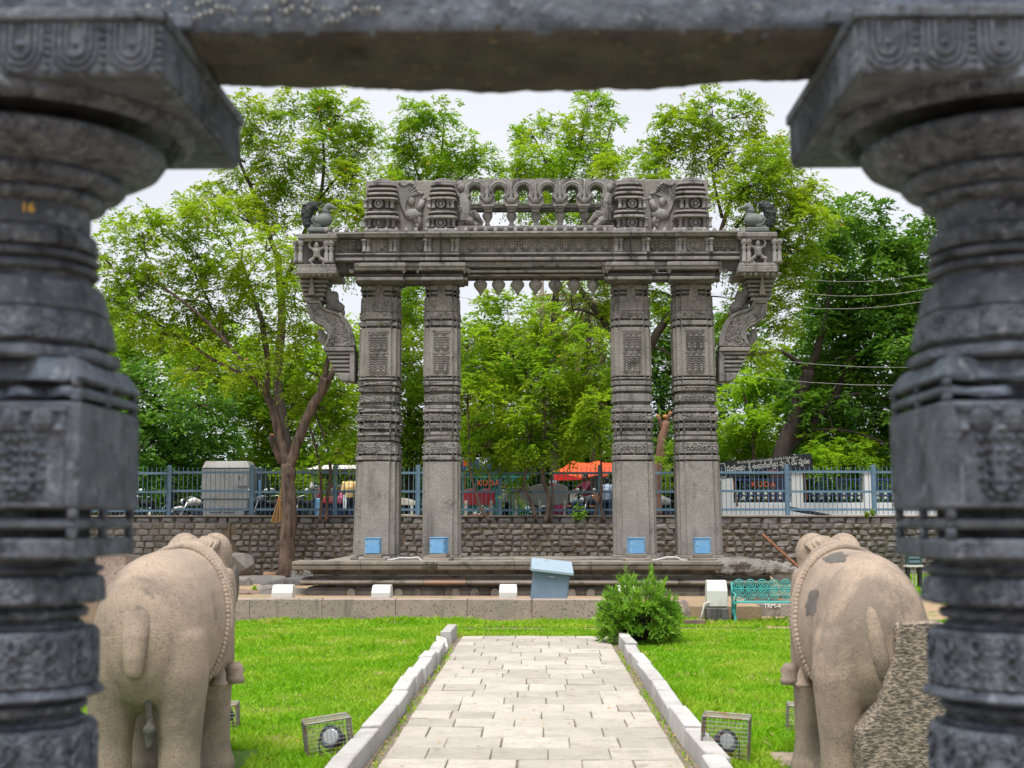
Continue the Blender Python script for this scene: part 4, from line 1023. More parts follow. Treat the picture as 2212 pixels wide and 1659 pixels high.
# ================================================================== NEAR DARK GATEWAY (frames the view)
YN = 3.41
near = tag(empty('dark_gateway', (0, YN, 0)), 'dark basalt doorway with two ringed columns and rough lintel, close and out of focus', 'gateway')
NO = Vector((0, YN, 0))
def npart(mb, name, mat, parent=None, bevel=0.0, smooth=False):
    mb.v = [(a - NO.x, b - NO.y, c - NO.z) for a, b, c in mb.v]
    return mb.build(name, mat, parent or near, smooth, bevel, 2)
nz = lambda y: WZ(y, YN)
NPROF = [  # picture rows, shape, lower and upper radius, look
    (436, 508, 'C', .160, .160, 'neck', 'basalt'), (508, 548, 'C', .185, .178, 'ring', 'basalt_carved'), (548, 556, 'C', .160, .160, 'groove', 'basalt'), (556, 572, 'C', .186, .186, 'ring', 'basalt'), (572, 582, 'C', .160, .160, 'groove', 'basalt'), (582, 598, 'C', .188, .186, 'ring', 'basalt'), (598, 616, 'C', .166, .166, 'groove', 'basalt'),
    (616, 684, 'O', .205, .185, 'octagon_drum', 'basalt'), (684, 752, 'O', .222, .21, 'octagon_drum', 'basalt_carved'), (752, 764, 'O', .20, .20, 'groove', 'basalt'), (764, 790, 'O', .236, .232, 'octagon_ring', 'basalt'),
    (790, 838, 'S', .243, .215, 'broken_slab', 'basalt_rough'), (838, 852, 'C', .180, .180, 'groove', 'basalt'), (852, 870, 'S', .238, .236, 'broken_slab', 'basalt_rough'), (870, 884, 'C', .185, .185, 'groove', 'basalt'),
    (884, 1101, 'S', .240, .240, 'square_block', 'basalt'), (1101, 1120, 'C', .185, .185, 'groove', 'basalt'), (1120, 1142, 'S', .232, .232, 'square_plate', 'basalt'), (1142, 1162, 'C', .185, .185, 'groove', 'basalt'), (1162, 1204, 'S', .236, .236, 'square_plate', 'basalt'), (1204, 1222, 'C', .20, .20, 'groove', 'basalt'),
    (1222, 1244, 'P', .205, .222, 'ring', 'basalt'), (1244, 1300, 'P', .228, .222, 'ring', 'basalt_carved'), (1300, 1312, 'C', .165, .165, 'groove', 'basalt'), (1312, 1332, 'C', .187, .187, 'ring', 'basalt_carved'), (1332, 1342, 'C', .165, .165, 'groove', 'basalt'), (1342, 1356, 'C', .178, .175, 'ring', 'basalt'),
    (1356, 1476, 'P', .216, .214, 'carved_drum', 'basalt_carved'), (1476, 1500, 'P', .232, .220, 'ring', 'basalt'), (1500, 1512, 'C', .170, .170, 'groove', 'basalt'), (1512, 1534, 'C', .192, .192, 'ring', 'basalt'), (1534, 1546, 'C', .170, .170, 'groove', 'basalt'), (1546, 1561, 'C', .188, .184, 'ring', 'basalt'),
    (1561, 1700, 'P', .222, .216, 'carved_drum', 'basalt_carved'), (1700, 1740, 'C', .185, .185, 'ring', 'basalt'), (1740, 1880, 'S', .24, .24, 'square_block', 'basalt_carved'), (1880, 2120, 'S', .26, .25, 'square_block', 'basalt')]
def near_column(cx, cy, side):
    root = link('column', None, near); root.empty_display_size = .1
    for (ya, yb, shp, r0, r1, nm, mt) in NPROF:
        z0, z1 = nz(yb), nz(ya); mb = MB(); rings = []
        n, rot, k = {'C': (32, 0, 1), 'O': (8, math.pi / 8, 1.06), 'P': (16, math.pi / 16, 1.015), 'S': (4, math.pi / 4, math.sqrt(2))}[shp]
        c = min(.008, (z1 - z0) * .3) if nm != 'groove' else 0
        for z, r in ((z0, r0 - c), (z0 + c, r0), (z1 - c, r1), (z1, r1 - c)):
            j = .009 if nm == 'broken_slab' else .0015
            rings.append([(cx + r * k * math.cos(rot + 2 * math.pi * i / n) + random.uniform(-j, j), cy + r * k * math.sin(rot + 2 * math.pi * i / n) + random.uniform(-j, j), z + random.uniform(-j, j) * .5) for i in range(n)])
        if nm == 'broken_slab':              # plate with its front edge knocked away
            rb = random.Random(int(ya) + (7 if side > 0 else 3)); r = r0
            fr = [(-side * r * (1 - 2 * t), -r + (.0 if t < .12 else rb.uniform(.015, .10) * math.sin(math.pi * min(1, (t - .1) * 1.15)))) for t in [q / 9 for q in range(10)]]
            if side < 0: fr = fr[::-1]
            pl = (fr if side > 0 else fr) + ([(-r, r), (r, r)] if fr[-1][0] < 0 else [(r, r), (-r, r)])
            mb = MB(); rings = []
            for z, k in ((z0, .97), (z0 + .006, 1.0), (z1 - .008, r1 / r0), (z1, r1 / r0 - .03)):
                rings.append([(cx + px * k, cy + py * k, z + (rb.uniform(-.008, .004) if py < -.1 else 0)) for px, py in pl])
            mb.loft(rings); npart(mb, nm, M[mt], root); continue
        mb.loft(rings)
        if nm == 'groove' and shp == 'C' and 838 <= ya <= 1162:
            for a in range(8):
                t = math.pi / 4 * a; q = .225 / max(abs(math.cos(t)), abs(math.sin(t)))
                mb.bb(cx + q * math.cos(t) - .010, cx + q * math.cos(t) + .010, cy + q * math.sin(t) - .010, cy + q * math.sin(t) + .010, z0 - .002, z1 + .002)
        o = npart(mb, nm, M[mt], root, smooth=False)
        if shp == 'C':
            o.data.polygons.foreach_set('use_smooth', [len(p.vertices) == 4 for p in o.data.polygons])
        if nm == 'square_block' and ya == 884:
            h = z1 - z0
            for rzq in (0, -side * math.pi / 2):          # front face and the face towards the opening
                g = MB(); w = .165
                for k_ in range(5): g.sphere((-.15 + .075 * k_, -r0, h * .83), (.032, .022, .032), 8, 5)
                g.bb(-w, w, -r0 - .006, -r0 + .01, h * .66, h * .70)
                garlands(g, -w, w, h * .10, h * .64, -r0, 3, .0125); garlands(g, -w - .02, w + .02, h * .04, h * .64, -r0 + .001, 1, .010)
                for k_ in range(9): g.stud(-.19 + .0475 * k_, -r0, h * .74, .020, .018)
                g.bb(-.21, .21, -r0 - .008, -r0 + .01, h * .91, h * .955); g.bb(-.21, .21, -r0 - .008, -r0 + .01, h * .025, h * .055)
                g.bb(-.205, -.195, -r0 - .004, -r0 + .01, h * .04, h * .95); g.bb(.195, .205, -r0 - .004, -r0 + .01, h * .04, h * .95)
                Mx = Matrix.Rotation(rzq, 3, 'Z')
                g.v = [tuple(Mx @ Vector(v) + Vector((cx, cy, z0))) for v in g.v]
                tag(npart(g, 'garland_relief', M['basalt'], root), kind='stuff')
        if nm in ('carved_drum',) and ya < 1600:
            g = MB(); h = z1 - z0
            for k_ in range(16):
                a = 2 * math.pi * k_ / 16
                if math.sin(a) > .3: continue
                for q in range(3):
                    b = MB(); b.tube([(.016 * math.cos(t * .8 + q), -r0 - .001, h * (.2 + .28 * q) + .02 * math.sin(t * .8 + q)) for t in range(7)], .006, 4)
                    Mx = Matrix.Rotation(a + math.pi / 2, 3, 'Z'); b.v = [tuple(Mx @ Vector(v) + Vector((cx, cy, z0))) for v in b.v]; g.add(b.v, b.f)
            tag(npart(g, 'scroll_relief', M['basalt'], root), kind='stuff')
    return root
def near_capital(cx, cy, side):
    root = link('capital', None, near); root.empty_display_size = .1
    z = lambda d: EYE + d
    g = MB(); g.lathe((cx, cy, 0), [(.165, z(.812)), (.195, z(.822)), (.20, z(.836)), (.178, z(.842)), (.178, z(.850)), (.235, z(.858)), (.248, z(.872)), (.245, z(.884)), (.222, z(.888)), (.222, z(.897)), (.30, z(.912)), (.335, z(.932)), (.35, z(.955)), (.352, z(.968)), (.335, z(.98)), (.235, z(.985)), (.22, z(1.02))], 48)
    o = npart(g, 'bowl', M['basalt_carved'], root, smooth=False); o.data.polygons.foreach_set('use_smooth', [len(p.vertices) == 4 for p in o.data.polygons])
    g = MB(); g.lathe((cx, cy, 0), [(.36, z(1.04)), (.385, z(1.005)), (.40, z(1.0)), (.425, z(1.012)), (.43, z(1.05))], 48)
    # hollow ring: outer lip
    o = npart(g, 'lip_ring', M['basalt_carved'], root, smooth=True)
    hx, hy0, hy1 = .46, cy - .42, cy + .42
    g = MB(); g.loft([[(cx - hx, hy0, z(1.035)), (cx + hx, hy0, z(1.035)), (cx + hx, hy1, z(1.035)), (cx - hx, hy1, z(1.035))], [(cx - hx, hy0, z(1.185)), (cx + hx, hy0, z(1.185)), (cx + hx, hy1, z(1.185)), (cx - hx, hy1, z(1.185))]])
    npart(g, 'abacus', M['basalt'], root, .012)
    g = MB(); g.bb(cx - hx - .012, cx + hx + .012, hy0 - .012, hy1 + .012, z(1.168), z(1.199)); npart(g, 'abacus_rim', M['basalt'], root, .006)
    g = MB()
    for k in range(7):
        x = cx - hx + .066 + k * .1315
        for w, lo in ((.050, .012), (.036, .028), (.021, .046)):
            g.tube([(px, hy0 - .001, pz_) for px, pz_ in ucurve(x, w, z(1.162), z(1.035) + lo)], .0062, 5)
        g.stud(x, hy0, z(1.11), .01, .01)
        for q in range(6): g.stud(x + .0657, hy0, z(1.05) + q * .019, .011, .008)
    tag(npart(g, 'garland_relief', M['basalt'], root), kind='stuff')
    g = MB(); xs = cx + side * hx
    for k in range(26):
        y = hy0 + .02 + k * .0315
        g.tube([(xs, y, z(1.045)), (xs + side * .001, y, z(1.16))], .009, 5)
    tag(npart(g, 'fluting', M['basalt'], root), kind='stuff')
CLX, CRX = -1.345, 1.215
for cx, cy, s in ((CLX, 3.40, 1), (CRX, 3.42, -1)):
    near_column(cx, cy, s); near_capital(cx, cy, s)
# painted number on the left neck
a = math.atan2(.058, .151)
link('painted_number', text_mesh('16', .034, M['yellow_paint'], 'painted_number', .0012, bold=.0006), near, Vector((CLX + .1628 * math.sin(a), 3.40 - .1628 * math.cos(a), nz(475))) - NO, (R(90), 0, a))
# lintel
m = MB()
zl, zt2 = EYE + 1.205, EYE + 1.75
pr = []
xs = np.linspace(-2.5, 2.4, 60)
rings = []
for x in xs:
    t = max(0.0, 1 - ((x + .02) / .55) ** 4) if abs(x + .02) < .55 else 0.0
    back = zl - .024 * t - (.008 if -.9 < x < -.55 else 0) + random.uniform(-.002, .002)
    fr = zl + random.uniform(-.003, .003) - .004
    rings.append([(x, 3.205, fr + .03), (x, 3.235, fr), (x, 3.36, fr - .004), (x, 3.40, (fr + back) / 2 + .018), (x, 3.56, back + .0), (x, 3.585, back + .02), (x, 3.59, zt2), (x, 3.19, zt2), (x, 3.185, zl + .20)])
m.loft(rings)
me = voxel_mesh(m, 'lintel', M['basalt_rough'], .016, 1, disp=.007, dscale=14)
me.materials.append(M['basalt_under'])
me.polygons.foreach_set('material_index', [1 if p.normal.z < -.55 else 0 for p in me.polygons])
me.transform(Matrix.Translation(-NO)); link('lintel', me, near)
for (xa, xb) in ((-2.3, -.86), (.72, 2.2)):
    g = MB(); g.bb(xa, xb, 3.17, 3.2, EYE + 1.222, EYE + 1.262)
    npart(g, 'lintel_fillet', M['basalt'], near, .008)
g = MB(); rr_ = random.Random(2)
for k in range(44):                         # worn beaded scroll carved on the left of the lintel face
    if rr_.random() < .14: continue
    x = -1.02 + k * .0145; zc = EYE + 1.262 + .017 * math.sin(k * .5) + .005 * rr_.uniform(-1, 1); q_ = rr_.uniform(.6, 1.1)
    g.sphere((x, 3.188, zc), (.0062 * q_, .007, .008 * q_), 6, 4)
    if rr_.random() < .5: g.sphere((x - .006, 3.188, zc + .026 + .006 * rr_.random()), (.006 * q_, .006, .008 * q_), 6, 4)
M['pale_lichen'] = stone('pale_worn_basalt', (0.34, 0.35, 0.33), (0.22, 0.235, 0.24), 30, bump=.6, bscale=60)
tag(npart(g, 'beaded_scroll', M['pale_lichen'], near, smooth=True), kind='stuff')
g = MB(); g.bb(-2.1, 2.0, 2.75, 4.1, -.05, .38); npart(g, 'plinth', M['basalt'], near, .02)

# ================================================================== STONE ELEPHANTS
def eleph_mat():
    m = stone('elephant_granite', (0.40, 0.312, 0.24), (0.295, 0.232, 0.183), 1.6, speck=((0.12, 0.10, 0.083), 75, 0.54, 0.6), moss=((0.19, 0.157, 0.13), 1.2, 0.52, 0.7), streak=((0.14, 0.117, 0.097), 2.0, 0.55, 0.6), stain=((0.10, 0.086, 0.073), 1.7, 0.55, 0.65), bump=0.5, bscale=60, rough=0.9)
    return m
M['eleph'] = eleph_mat()
M['eleph_patch'] = stone('flaked_granite', (0.16, 0.145, 0.13), (0.105, 0.095, 0.087), 8, speck=((0.05, 0.07, 0.065), 60, .6, .7), bump=.9, bscale=50)
def chisel():
    m, N, L, B = _new('chiselled_granite')
    tc = N.new('ShaderNodeTexCoord'); mp = N.new('ShaderNodeMapping'); mp.inputs['Scale'].default_value = (9, 9, 26); mp.inputs['Rotation'].default_value = (0, R(28), 0); L.new(tc.outputs['Object'], mp.inputs['Vector'])
    n1 = _noise(N, L, mp.outputs['Vector'], 3.2, 3, .55); n2 = _noise(N, L, tc.outputs['Object'], 60, 4, .7)
    c = _mixc(N, L, _ramp(N, L, n1, .40, .60), (0.10, 0.088, 0.075), (0.37, 0.30, 0.232)); c = _mixc(N, L, _ramp(N, L, n2, .55, .7, 0, .5), c, (0.09, 0.08, 0.07))
    L.new(c, B.inputs['Base Color']); B.inputs['Roughness'].default_value = .95
    bp = N.new('ShaderNodeBump'); bp.inputs['Strength'].default_value = 1.0; bp.inputs['Distance'].default_value = .035; L.new(n1, bp.inputs['Height']); L.new(bp.outputs['Normal'], B.inputs['Normal'])
    return m
M['chisel'] = chisel()
def elephant_body():
    m = MB(); rings = []
    for (y, zc, hx, hz) in ((-.95, 1.10, .10, .14), (-.91, 1.10, .22, .30), (-.82, 1.11, .345, .45), (-.66, 1.12, .43, .545), (-.42, 1.135, .475, .585), (-.1, 1.14, .49, .60), (.22, 1.17, .475, .57), (.48, 1.25, .42, .50), (.68, 1.36, .34, .42), (.80, 1.42, .26, .32)):
        rings.append([(hx * math.cos(2 * math.pi * k / 24), y, zc + hz * math.sin(2 * math.pi * k / 24)) for k in range(24)])
    m.loft(rings)
    for s in (-1, 1):
        m.loft([[(s * .27 + r * math.cos(2 * math.pi * k / 16), -.60 + ry * math.sin(2 * math.pi * k / 16) + dy, z) for k in range(16)] for (z, r, ry, dy) in ((0, .185, .20, .0), (.06, .185, .2, 0), (.14, .165, .175, 0), (.35, .165, .175, 0), (.6, .19, .215, .0), (.85, .215, .27, .0), (1.15, .19, .28, .02))])
        m.loft([[(s * .30 + r * math.cos(2 * math.pi * k / 16), .34 + r * 1.05 * math.sin(2 * math.pi * k / 16), z) for k in range(16)] for (z, r) in ((0, .20), (.08, .20), (.15, .165), (.3, .15), (.6, .155), (.9, .175), (1.2, .17))])
        m.sphere((s * .14, .95, 1.69), (.16, .20, .175), 14, 10)
        m.sphere((s * .32, .78, 1.33), (.06, .15, .26), 12, 9)
    m.sphere((0, .92, 1.46), (.30, .28, .34), 16, 12)
    m.tube([(0, 1.12, 1.40), (0, 1.27, 1.15), (0, 1.30, .8), (0, 1.24, .4), (0, 1.12, .12)], [.20, .16, .125, .105, .10], 12)
    return m
from mathutils.bvhtree import BVHTree
def elephant(x, y, sx, label, broken):
    root = tag(empty('elephant_statue', (x, y, .0)), label, 'statue', 'stone elephants beside the path'); root.scale = (.94, .93, 1.02)
    me = voxel_mesh(elephant_body(), 'body', M['eleph'], .024, 12, .6)
    link('body', me, root)
    bv = BVHTree.FromPolygons([v.co.copy() for v in me.vertices], [tuple(p.vertices) for p in me.polygons])
    def snap(p, off):
        q = bv.find_nearest(Vector(p)); return q[0] + q[1] * off
    def ring(y0, dy, off, n, a0=-.62, a1=math.pi + .62, zc=1.15, tw=0.0):
        out = []
        for k in range(n):
            t = a0 + (a1 - a0) * k / (n - 1)
            out.append(snap((.62 * math.cos(t), y0 + dy * math.sin(t), zc + .72 * math.sin(t)), off))
        return out
    for (y0, dy, nm, rr_) in ((-.04, .34, 'bead_garland', .026), (.12, .34, 'bead_garland', .028), (.26, .36, 'bead_garland', .024)):
        g = MB(); pts = ring(y0, dy, .010, 84)
        for q in pts: g.sphere(q, rr_, 6, 4)
        tag(g.build(nm, M['eleph'], root, True), kind='stuff')
    g = MB(); g.tube(ring(.04, .34, .008, 60), .034, 7); g.build('rope_garland', M['eleph'], root, True)
    g = MB(); g.tube(ring(.20, .36, .006, 60), .026, 7); g.build('rope_garland', M['eleph'], root, True)
    # carved collar over the neck
    g = MB(); rr2 = random.Random(5)
    for k in range(34):
        t = .95 + (math.pi - 1.9) * (k + .5) / 34
        for y0 in (.50, .57):
            p0 = snap((.6 * math.cos(t), y0 + .05, 1.3 + .7 * math.sin(t)), .004); p1 = snap((.6 * math.cos(t + .06), y0 + .12 + .03 * rr2.random(), 1.3 + .7 * math.sin(t + .06)), .012)
            g.tube([p0, (p0 + p1) / 2 + Vector((0, 0, .012)), p1], [.014, .018, .01], 5)
    tag(g.build('carved_collar', M['eleph'], root, True), kind='stuff')
    for s in (-1, 1):                                  # hanging bells
        p = snap((s * .6, -.03, .73), .02); g = MB()
        g.lathe((p.x, p.y + .02, p.z - .12), [(.075, 0), (.078, .025), (.06, .04), (.062, .09), (.045, .13), (.02, .17)], 10); g.build('bell', M['eleph'], root, True)
        p = snap((s * .6, .16, .80), .02); g = MB()
        g.lathe((p.x + s * .03, p.y + .03, p.z - .12), [(.085, 0), (.088, .05), (.07, .06), (.088, .11), (.05, .16)], 10); g.build('bell', M['eleph'], root, True)
    g = MB(); g.box((0, .12, -.075), (1.15, 2.55, .15), jit=.01); g.build('base_slab', M['eleph'], root, bevel=.02)
    if not broken:
        m = MB()
        m.loft([[(w_ * math.cos(2 * math.pi * k / 12), y_ + d_ * math.sin(2 * math.pi * k / 12), z_) for k in range(12)] for (z_, y_, w_, d_) in ((1.45, -.80, .10, .06), (1.30, -.885, .12, .075), (1.15, -.94, .11, .08), (1.0, -.965, .09, .075), (.90, -.965, .07, .065), (.86, -.96, .055, .055))])
        link('tail', voxel_mesh(m, 'tail', M['eleph'], .016, 3), root)
        m = MB(); m.tube([(.04, -.85, .92), (.07, -.80, .7), (.085, -.78, .52)], [.045, .034, .03], 8); m.sphere((.085, -.79, .48), (.06, .05, .04), 8, 6); m.tube([(.085, -.78, .46), (.08, -.77, .34)], [.045, .03], 8)
        link('tail_stump', voxel_mesh(m, 'tail_stump', M['eleph_patch'], .016, 1, disp=.006, dscale=20), root)
        g = MB(); p = snap((.5, 1.0, 1.45), .0); g.sphere(p, (.03, .12, .17), 10, 8); g.build('worn_temple', M['eleph_patch'], root, True)
    else:
        # rough unfinished block of new stone built into the right hind quarter
        m = MB()
        poly = [(-.22, 0), (.50, 0), (.47, 1.22), (.43, 1.255), (.07, 1.25), (.06, 1.02), (.0, .90), (-.06, .70), (-.22, .50)]
        m.prism_y(poly, -1.03, -.30)
        link('rough_block', voxel_mesh(m, 'rough_block', M['chisel'], .016, 1, disp=.010, dscale=16), root)
        m = MB(); m.tube([(-.09, -.80, 1.46), (-.08, -.868, 1.30), (-.06, -.90, 1.15), (-.03, -.912, 1.0), (.0, -.905, .86)], [.05, .07, .08, .075, .05], 10)
        link('tail', voxel_mesh(m, 'tail', M['eleph'], .014, 3), root)
        # flaked patches lying a hair proud of the skin
        bm_p = []
        for (ty, tz, ry, rz_, sd) in ((-.42, 1.42, .17, .17, 1), (-.42, 1.60, .11, .05, 2), (-.15, 1.72, .30, .16, 3)):
            g = MB(); rr2 = random.Random(sd); n = 18; c = Vector((-.6 if tz < 1.5 else -.28, ty, tz if tz < 1.6 else 1.85))
            ringp = []
            for k in range(n):
                a = 2 * math.pi * k / n; r_ = rr2.uniform(.7, 1.1)
                d = Vector((0 if tz < 1.5 else r_ * rz_ * math.sin(a), r_ * ry * math.cos(a), r_ * rz_ * math.sin(a) if tz < 1.6 else 0))
                ringp.append(snap(c + d, .003))
            mid = [snap(c * .5 + p * .5, .005) for p in ringp]; ce = snap(c, .006)
            g.add(ringp + mid + [ce], [(k, (k + 1) % n, n + (k + 1) % n, n + k) for k in range(n)] + [(n + k, n + (k + 1) % n, 2 * n) for k in range(n)])
            g.build('flaked_patch', M['eleph_patch'], root, True)
    return root
elephant(-2.89, 10.45, 1, 'pinkish stone elephant seen from behind on the left, with a broken carved tail', False)
elephant(2.47, 10.45, 1, 'pinkish stone elephant on the right, hind quarter replaced by a rough chiselled block', True)

# ================================================================== SMALL THINGS ROUND THE MONUMENT
pos_ = ['leftmost pillar', 'second pillar from the left', 'third pillar from the left', 'rightmost pillar']
for k, (px, rz_, w) in enumerate(((805, 0, .345), (946, R(-14), .355), (1376, R(12), .345), (1518, R(3), .345))):
    b = P3(px, 1210, 30.25); root = tag(empty('light_box', (b.x, 30.25, PT), rz_), 'sky blue light box on cement at the foot of the ' + pos_[k], 'light box', 'blue light boxes at the pillar feet')
    MB().box((0, .05, .02), (.62, .40, .075), jit=.01).build('lower_block', M['cap'], root, bevel=.01)
    MB().box((.01, .08, .105), (.40, .32, .10), jit=.01).build('upper_block', M['cap'], root, bevel=.01)
    MB().box((0, .08, .155 + w / 2), (w, .30, w)).build('body', M['blue_box'], root, bevel=.012)
    MB().box((0, -.073, .155 + w / 2), (w * .95, .012, w * .95)).build('door', M['blue_box'], root, bevel=.005)
    MB().box((0, .07, .155 + w + .008), (w + .02, .33, .016)).build('lid', M['blue_box'], root, bevel=.004)
    for hz_ in (.25, .75): MB().box((w * .47, -.08, .155 + w * hz_), (.03, .02, .05)).build('hinge', M['fence'], root)
    MB().lathe((-w * .4, -.078, .155 + w * .5), [(.012, 0), (.012, .02)], 8).build('lock', M['black'], root)
for pts, lab in (([(832, 1211), (850, 1209), (864, 1205), (885, 1206), (903, 1204), (908, 1210), (916, 1212)], 'pale grey conduit linking the two blue boxes at the left pillars'), ([(1403, 1211), (1418, 1210), (1440, 1204), (1462, 1204), (1472, 1210), (1486, 1211)], 'pale grey conduit linking the two blue boxes at the right pillars')):
    mb = MB(); mb.tube([P3(x, y, 30.3) for x, y in pts], .022, 6); tag(mb.build('conduit', M['pipe'], None, True), lab, 'pipe')
def white_light(px, Y, w, h, z, label, rz_=0.0):
    root = tag(empty('flood_lamp_cover', (WX(px, Y), Y, z), rz_), label, 'lamp cover', 'white lamp covers before the platform')
    m = MB(); m.loft([[(-w / 2, -.15, 0), (w / 2, -.15, 0), (w / 2, .17, 0), (-w / 2, .17, 0)], [(-w / 2, -.15, h * .60), (w / 2, -.15, h * .60), (w / 2, .17, h * .60), (-w / 2, .17, h * .60)], [(-w / 2 + .01, -.06, h), (w / 2 - .01, -.06, h), (w / 2 - .01, .17, h), (-w / 2 + .01, .17, h)]])
    m.build('cover', M['white'], root, bevel=.01)
    MB().box((0, .01, -.02), (w * .8, .26, .05)).build('base_plate', M['cap'], root)
    return root
white_light(617, 27.35, .43, .37, .31, 'white sloped lamp cover left of the platform near the rocks')
white_light(828, 27.35, .39, .37, .31, 'white sloped lamp cover before the platform below the leftmost pillar', R(-4))
white_light(1098, 27.35, .37, .38, .31, 'white sloped lamp cover just left of the tilted blue cabinet')
white_light(1349, 27.35, .36, .36, .31, 'white sloped lamp cover half hidden behind the green bush')
wl_ = white_light(1543, 26.2, .40, .50, .33, 'tall white lamp cover on a dark stone next to the turquoise bench')
MB().box((0, 0, -.18), (.44, .36, .32), jit=.015).build('stone_block', M['toran_dark'], wl_, bevel=.02)
mb = MB(); mb.tube([(-.16, -.17, .08), (-.25, -.18, .06), (-.30, -.19, -.12), (-.36, -.2, -.32)], .022, 6); mb.build('cable', M['pipe'], wl_, True)
for s in (-.1, .08): MB().lathe((s, -.152, .05), [(.006, 0), (.006, .006)], 6).build('screw', M['rust'], wl_)
# tilted blue-grey cabinet
root = tag(empty('metal_cabinet', (WX(1183, 27.25), 27.25, .34), R(-3)), 'blue-grey metal cabinet with pale sloped lid leaning sideways before the platform', 'cabinet')
root.rotation_euler = (0, R(6.5), R(3))
MB().box((0, 0, .33), (.73, .5, .62)).build('body', M['cabinet_blue'], root, bevel=.008)
MB().box((0, -.256, .33), (.68, .014, .57)).build('door', M['cabinet_blue'], root, bevel=.004)
m = MB(); m.loft([[(-.43, -.36, .60), (.43, -.36, .60), (.43, .34, .60), (-.43, .34, .60)], [(-.43, -.36, .655), (.43, -.36, .655), (.42, .34, .86), (-.42, .34, .86)]]); m.build('lid', M['cabinet_lid'], root, bevel=.006)
mb = MB(); mb.tube([(-.07, -.265, .54), (-.06, -.295, .525), (.07, -.295, .525), (.08, -.265, .54)], .008, 6); mb.build('handle', M['chrome'], root, True)
for s in (-.22, .20): MB().box((s, -.262, .045), (.07, .03, .02)).build('hinge', M['chrome'], root)
for s in (-.33, .33): MB().box((s, 0, -.02), (.05, .4, .10)).build('foot', M['rust'], root)
# turquoise cast iron bench
bx = WX(1580, 26.0); root = tag(empty('garden_bench', (bx, 26.0, 0)), 'turquoise cast iron garden bench with ornate round lattice back', 'bench')
BW = 1.42
for x in (0.0, BW):
    m = MB()
    m.tube([(x, -.22, .0), (x, -.20, .12), (x, -.12, .26), (x, -.20, .38), (x, -.26, .42)], [.03, .024, .02, .022, .026], 6)
    m.tube([(x, .22, .0), (x, .20, .2), (x, .16, .40), (x, .22, .62), (x, .26, .80)], [.028, .024, .024, .022, .02], 6)
    m.tube([(x, .18, .40), (x, -.05, .40), (x, -.24, .41)], .02, 6)
    m.tube([(x, .20, .58), (x, 0, .60), (x, -.22, .585), (x, -.25, .52), (x, -.22, .42)], .018, 6)
    m.tube([(x, -.16, .1), (x, -.04, .2), (x, .1, .16), (x, .18, .06)], .015, 5)
    m.tube([(x, .08 * math.cos(t), .28 + .08 * math.sin(t)) for t in [k * math.pi / 5 for k in range(11)]], .012, 5)
    m.build('leg', M['teal'], root, True)
for k in range(7): MB().box((BW / 2, -.22 + .066 * k, .425), (BW, .05, .022)).build('seat_slat', M['teal'], root, bevel=.004)
bk = link('backrest', None, root); bk.location = (0, .20, .50); bk.rotation_euler = (R(-9), 0, 0)
def circ(m, x, z, r, t=.013, n=16): m.tube([(x + r * math.cos(2 * math.pi * k / n), 0, z + r * math.sin(2 * math.pi * k / n)) for k in range(n + 1)], t, 5)
for z, nm in ((.03, 'lower_row'), (.29, 'upper_row')):
    for k in range(6):
        m = MB(); x = .14 + k * (BW - .28) / 5; zz = .07 if z < .1 else .25
        circ(m, x, zz, .098); circ(m, x, zz, .055, .011, 12)
        for a in range(4): m.tube([(x, 0, zz), (x + .098 * math.cos(a * math.pi / 2 + .78), 0, zz + .098 * math.sin(a * math.pi / 2 + .78))], .010, 4)
        m.sphere((x, 0, zz), (.02, .015, .02), 6, 4)
        m.build('rosette', M['teal'], bk, True)
m = MB(); m.tube([(.02, 0, .16), (BW - .02, 0, .16)], .013, 6); m.build('rail', M['teal'], bk, True)
for k in range(11): 
    m = MB(); x = .06 + k * (BW - .12) / 10; circ(m, x, .16, .035, .009, 10); m.build('ringlet', M['teal'], bk, True)
for k in (0, 2, 4): 
    m = MB(); m.lathe((.255 + k * (BW - .28) / 5, 0, -.08), [(.004, 0), (.03, .03), (.012, .07)], 6); m.build('drop', M['teal'], bk, True)
# rusty iron bar, rocks, broom, box on a stand
a, b = P3(1647, 1154, 30.6), P3(1722, 1222, 29.9)
m = MB(); m.tube([a, b, b + (b - a) * .5], .035, 4); tag(m.build('iron_bar', M['rust']), 'rusty iron angle bar leaning above the broken end of the platform', 'iron bar')
def rock(name, px, py, Y, dims, label, mat, rot, sd, j=.10, drop=.0):
    rr_ = random.Random(sd); bmx = bmesh.new()
    for k in range(16):
        v = Vector((rr_.uniform(-1, 1), rr_.uniform(-1, 1), rr_.uniform(-1, 1))); v /= max(abs(v.x), abs(v.y), abs(v.z)); v *= rr_.uniform(.8, 1)
        bmx.verts.new((v.x * dims[0] / 2, v.y * dims[1] / 2, v.z * dims[2] / 2))
    bmesh.ops.convex_hull(bmx, input=bmx.verts)
    me = bpy.data.meshes.new(name); 
    bmesh.ops.delete(bmx, geom=[v for v in bmx.verts if not v.link_faces], context='VERTS')
    bmx.to_mesh(me); bmx.free(); me.materials.append(mat)
    o = link(name, me, None, P3(px, py, Y), rot); bv = o.modifiers.new('b', 'BEVEL'); bv.width = .02; bv.segments = 2
    return tag(o, label, 'rock', 'rocks heaped by the tree')
rock('boulder', 523, 1222, 36.6, (.75, .5, .75), 'upright grey boulder against the wall just right of the elephant', M['rock'], (0, .2, 0), 1)
rock('boulder', 552, 1256, 34.2, (1.5, 1.0, .28), 'flat pale grey slab lying tilted left of the forked tree', M['rock'], (.25, .08, .1), 2)
rock('boulder', 512, 1264, 33.4, (.9, .7, .45), 'brown grey rock below the flat slab close to the elephant', M['rock'], (0, 0, .3), 3)
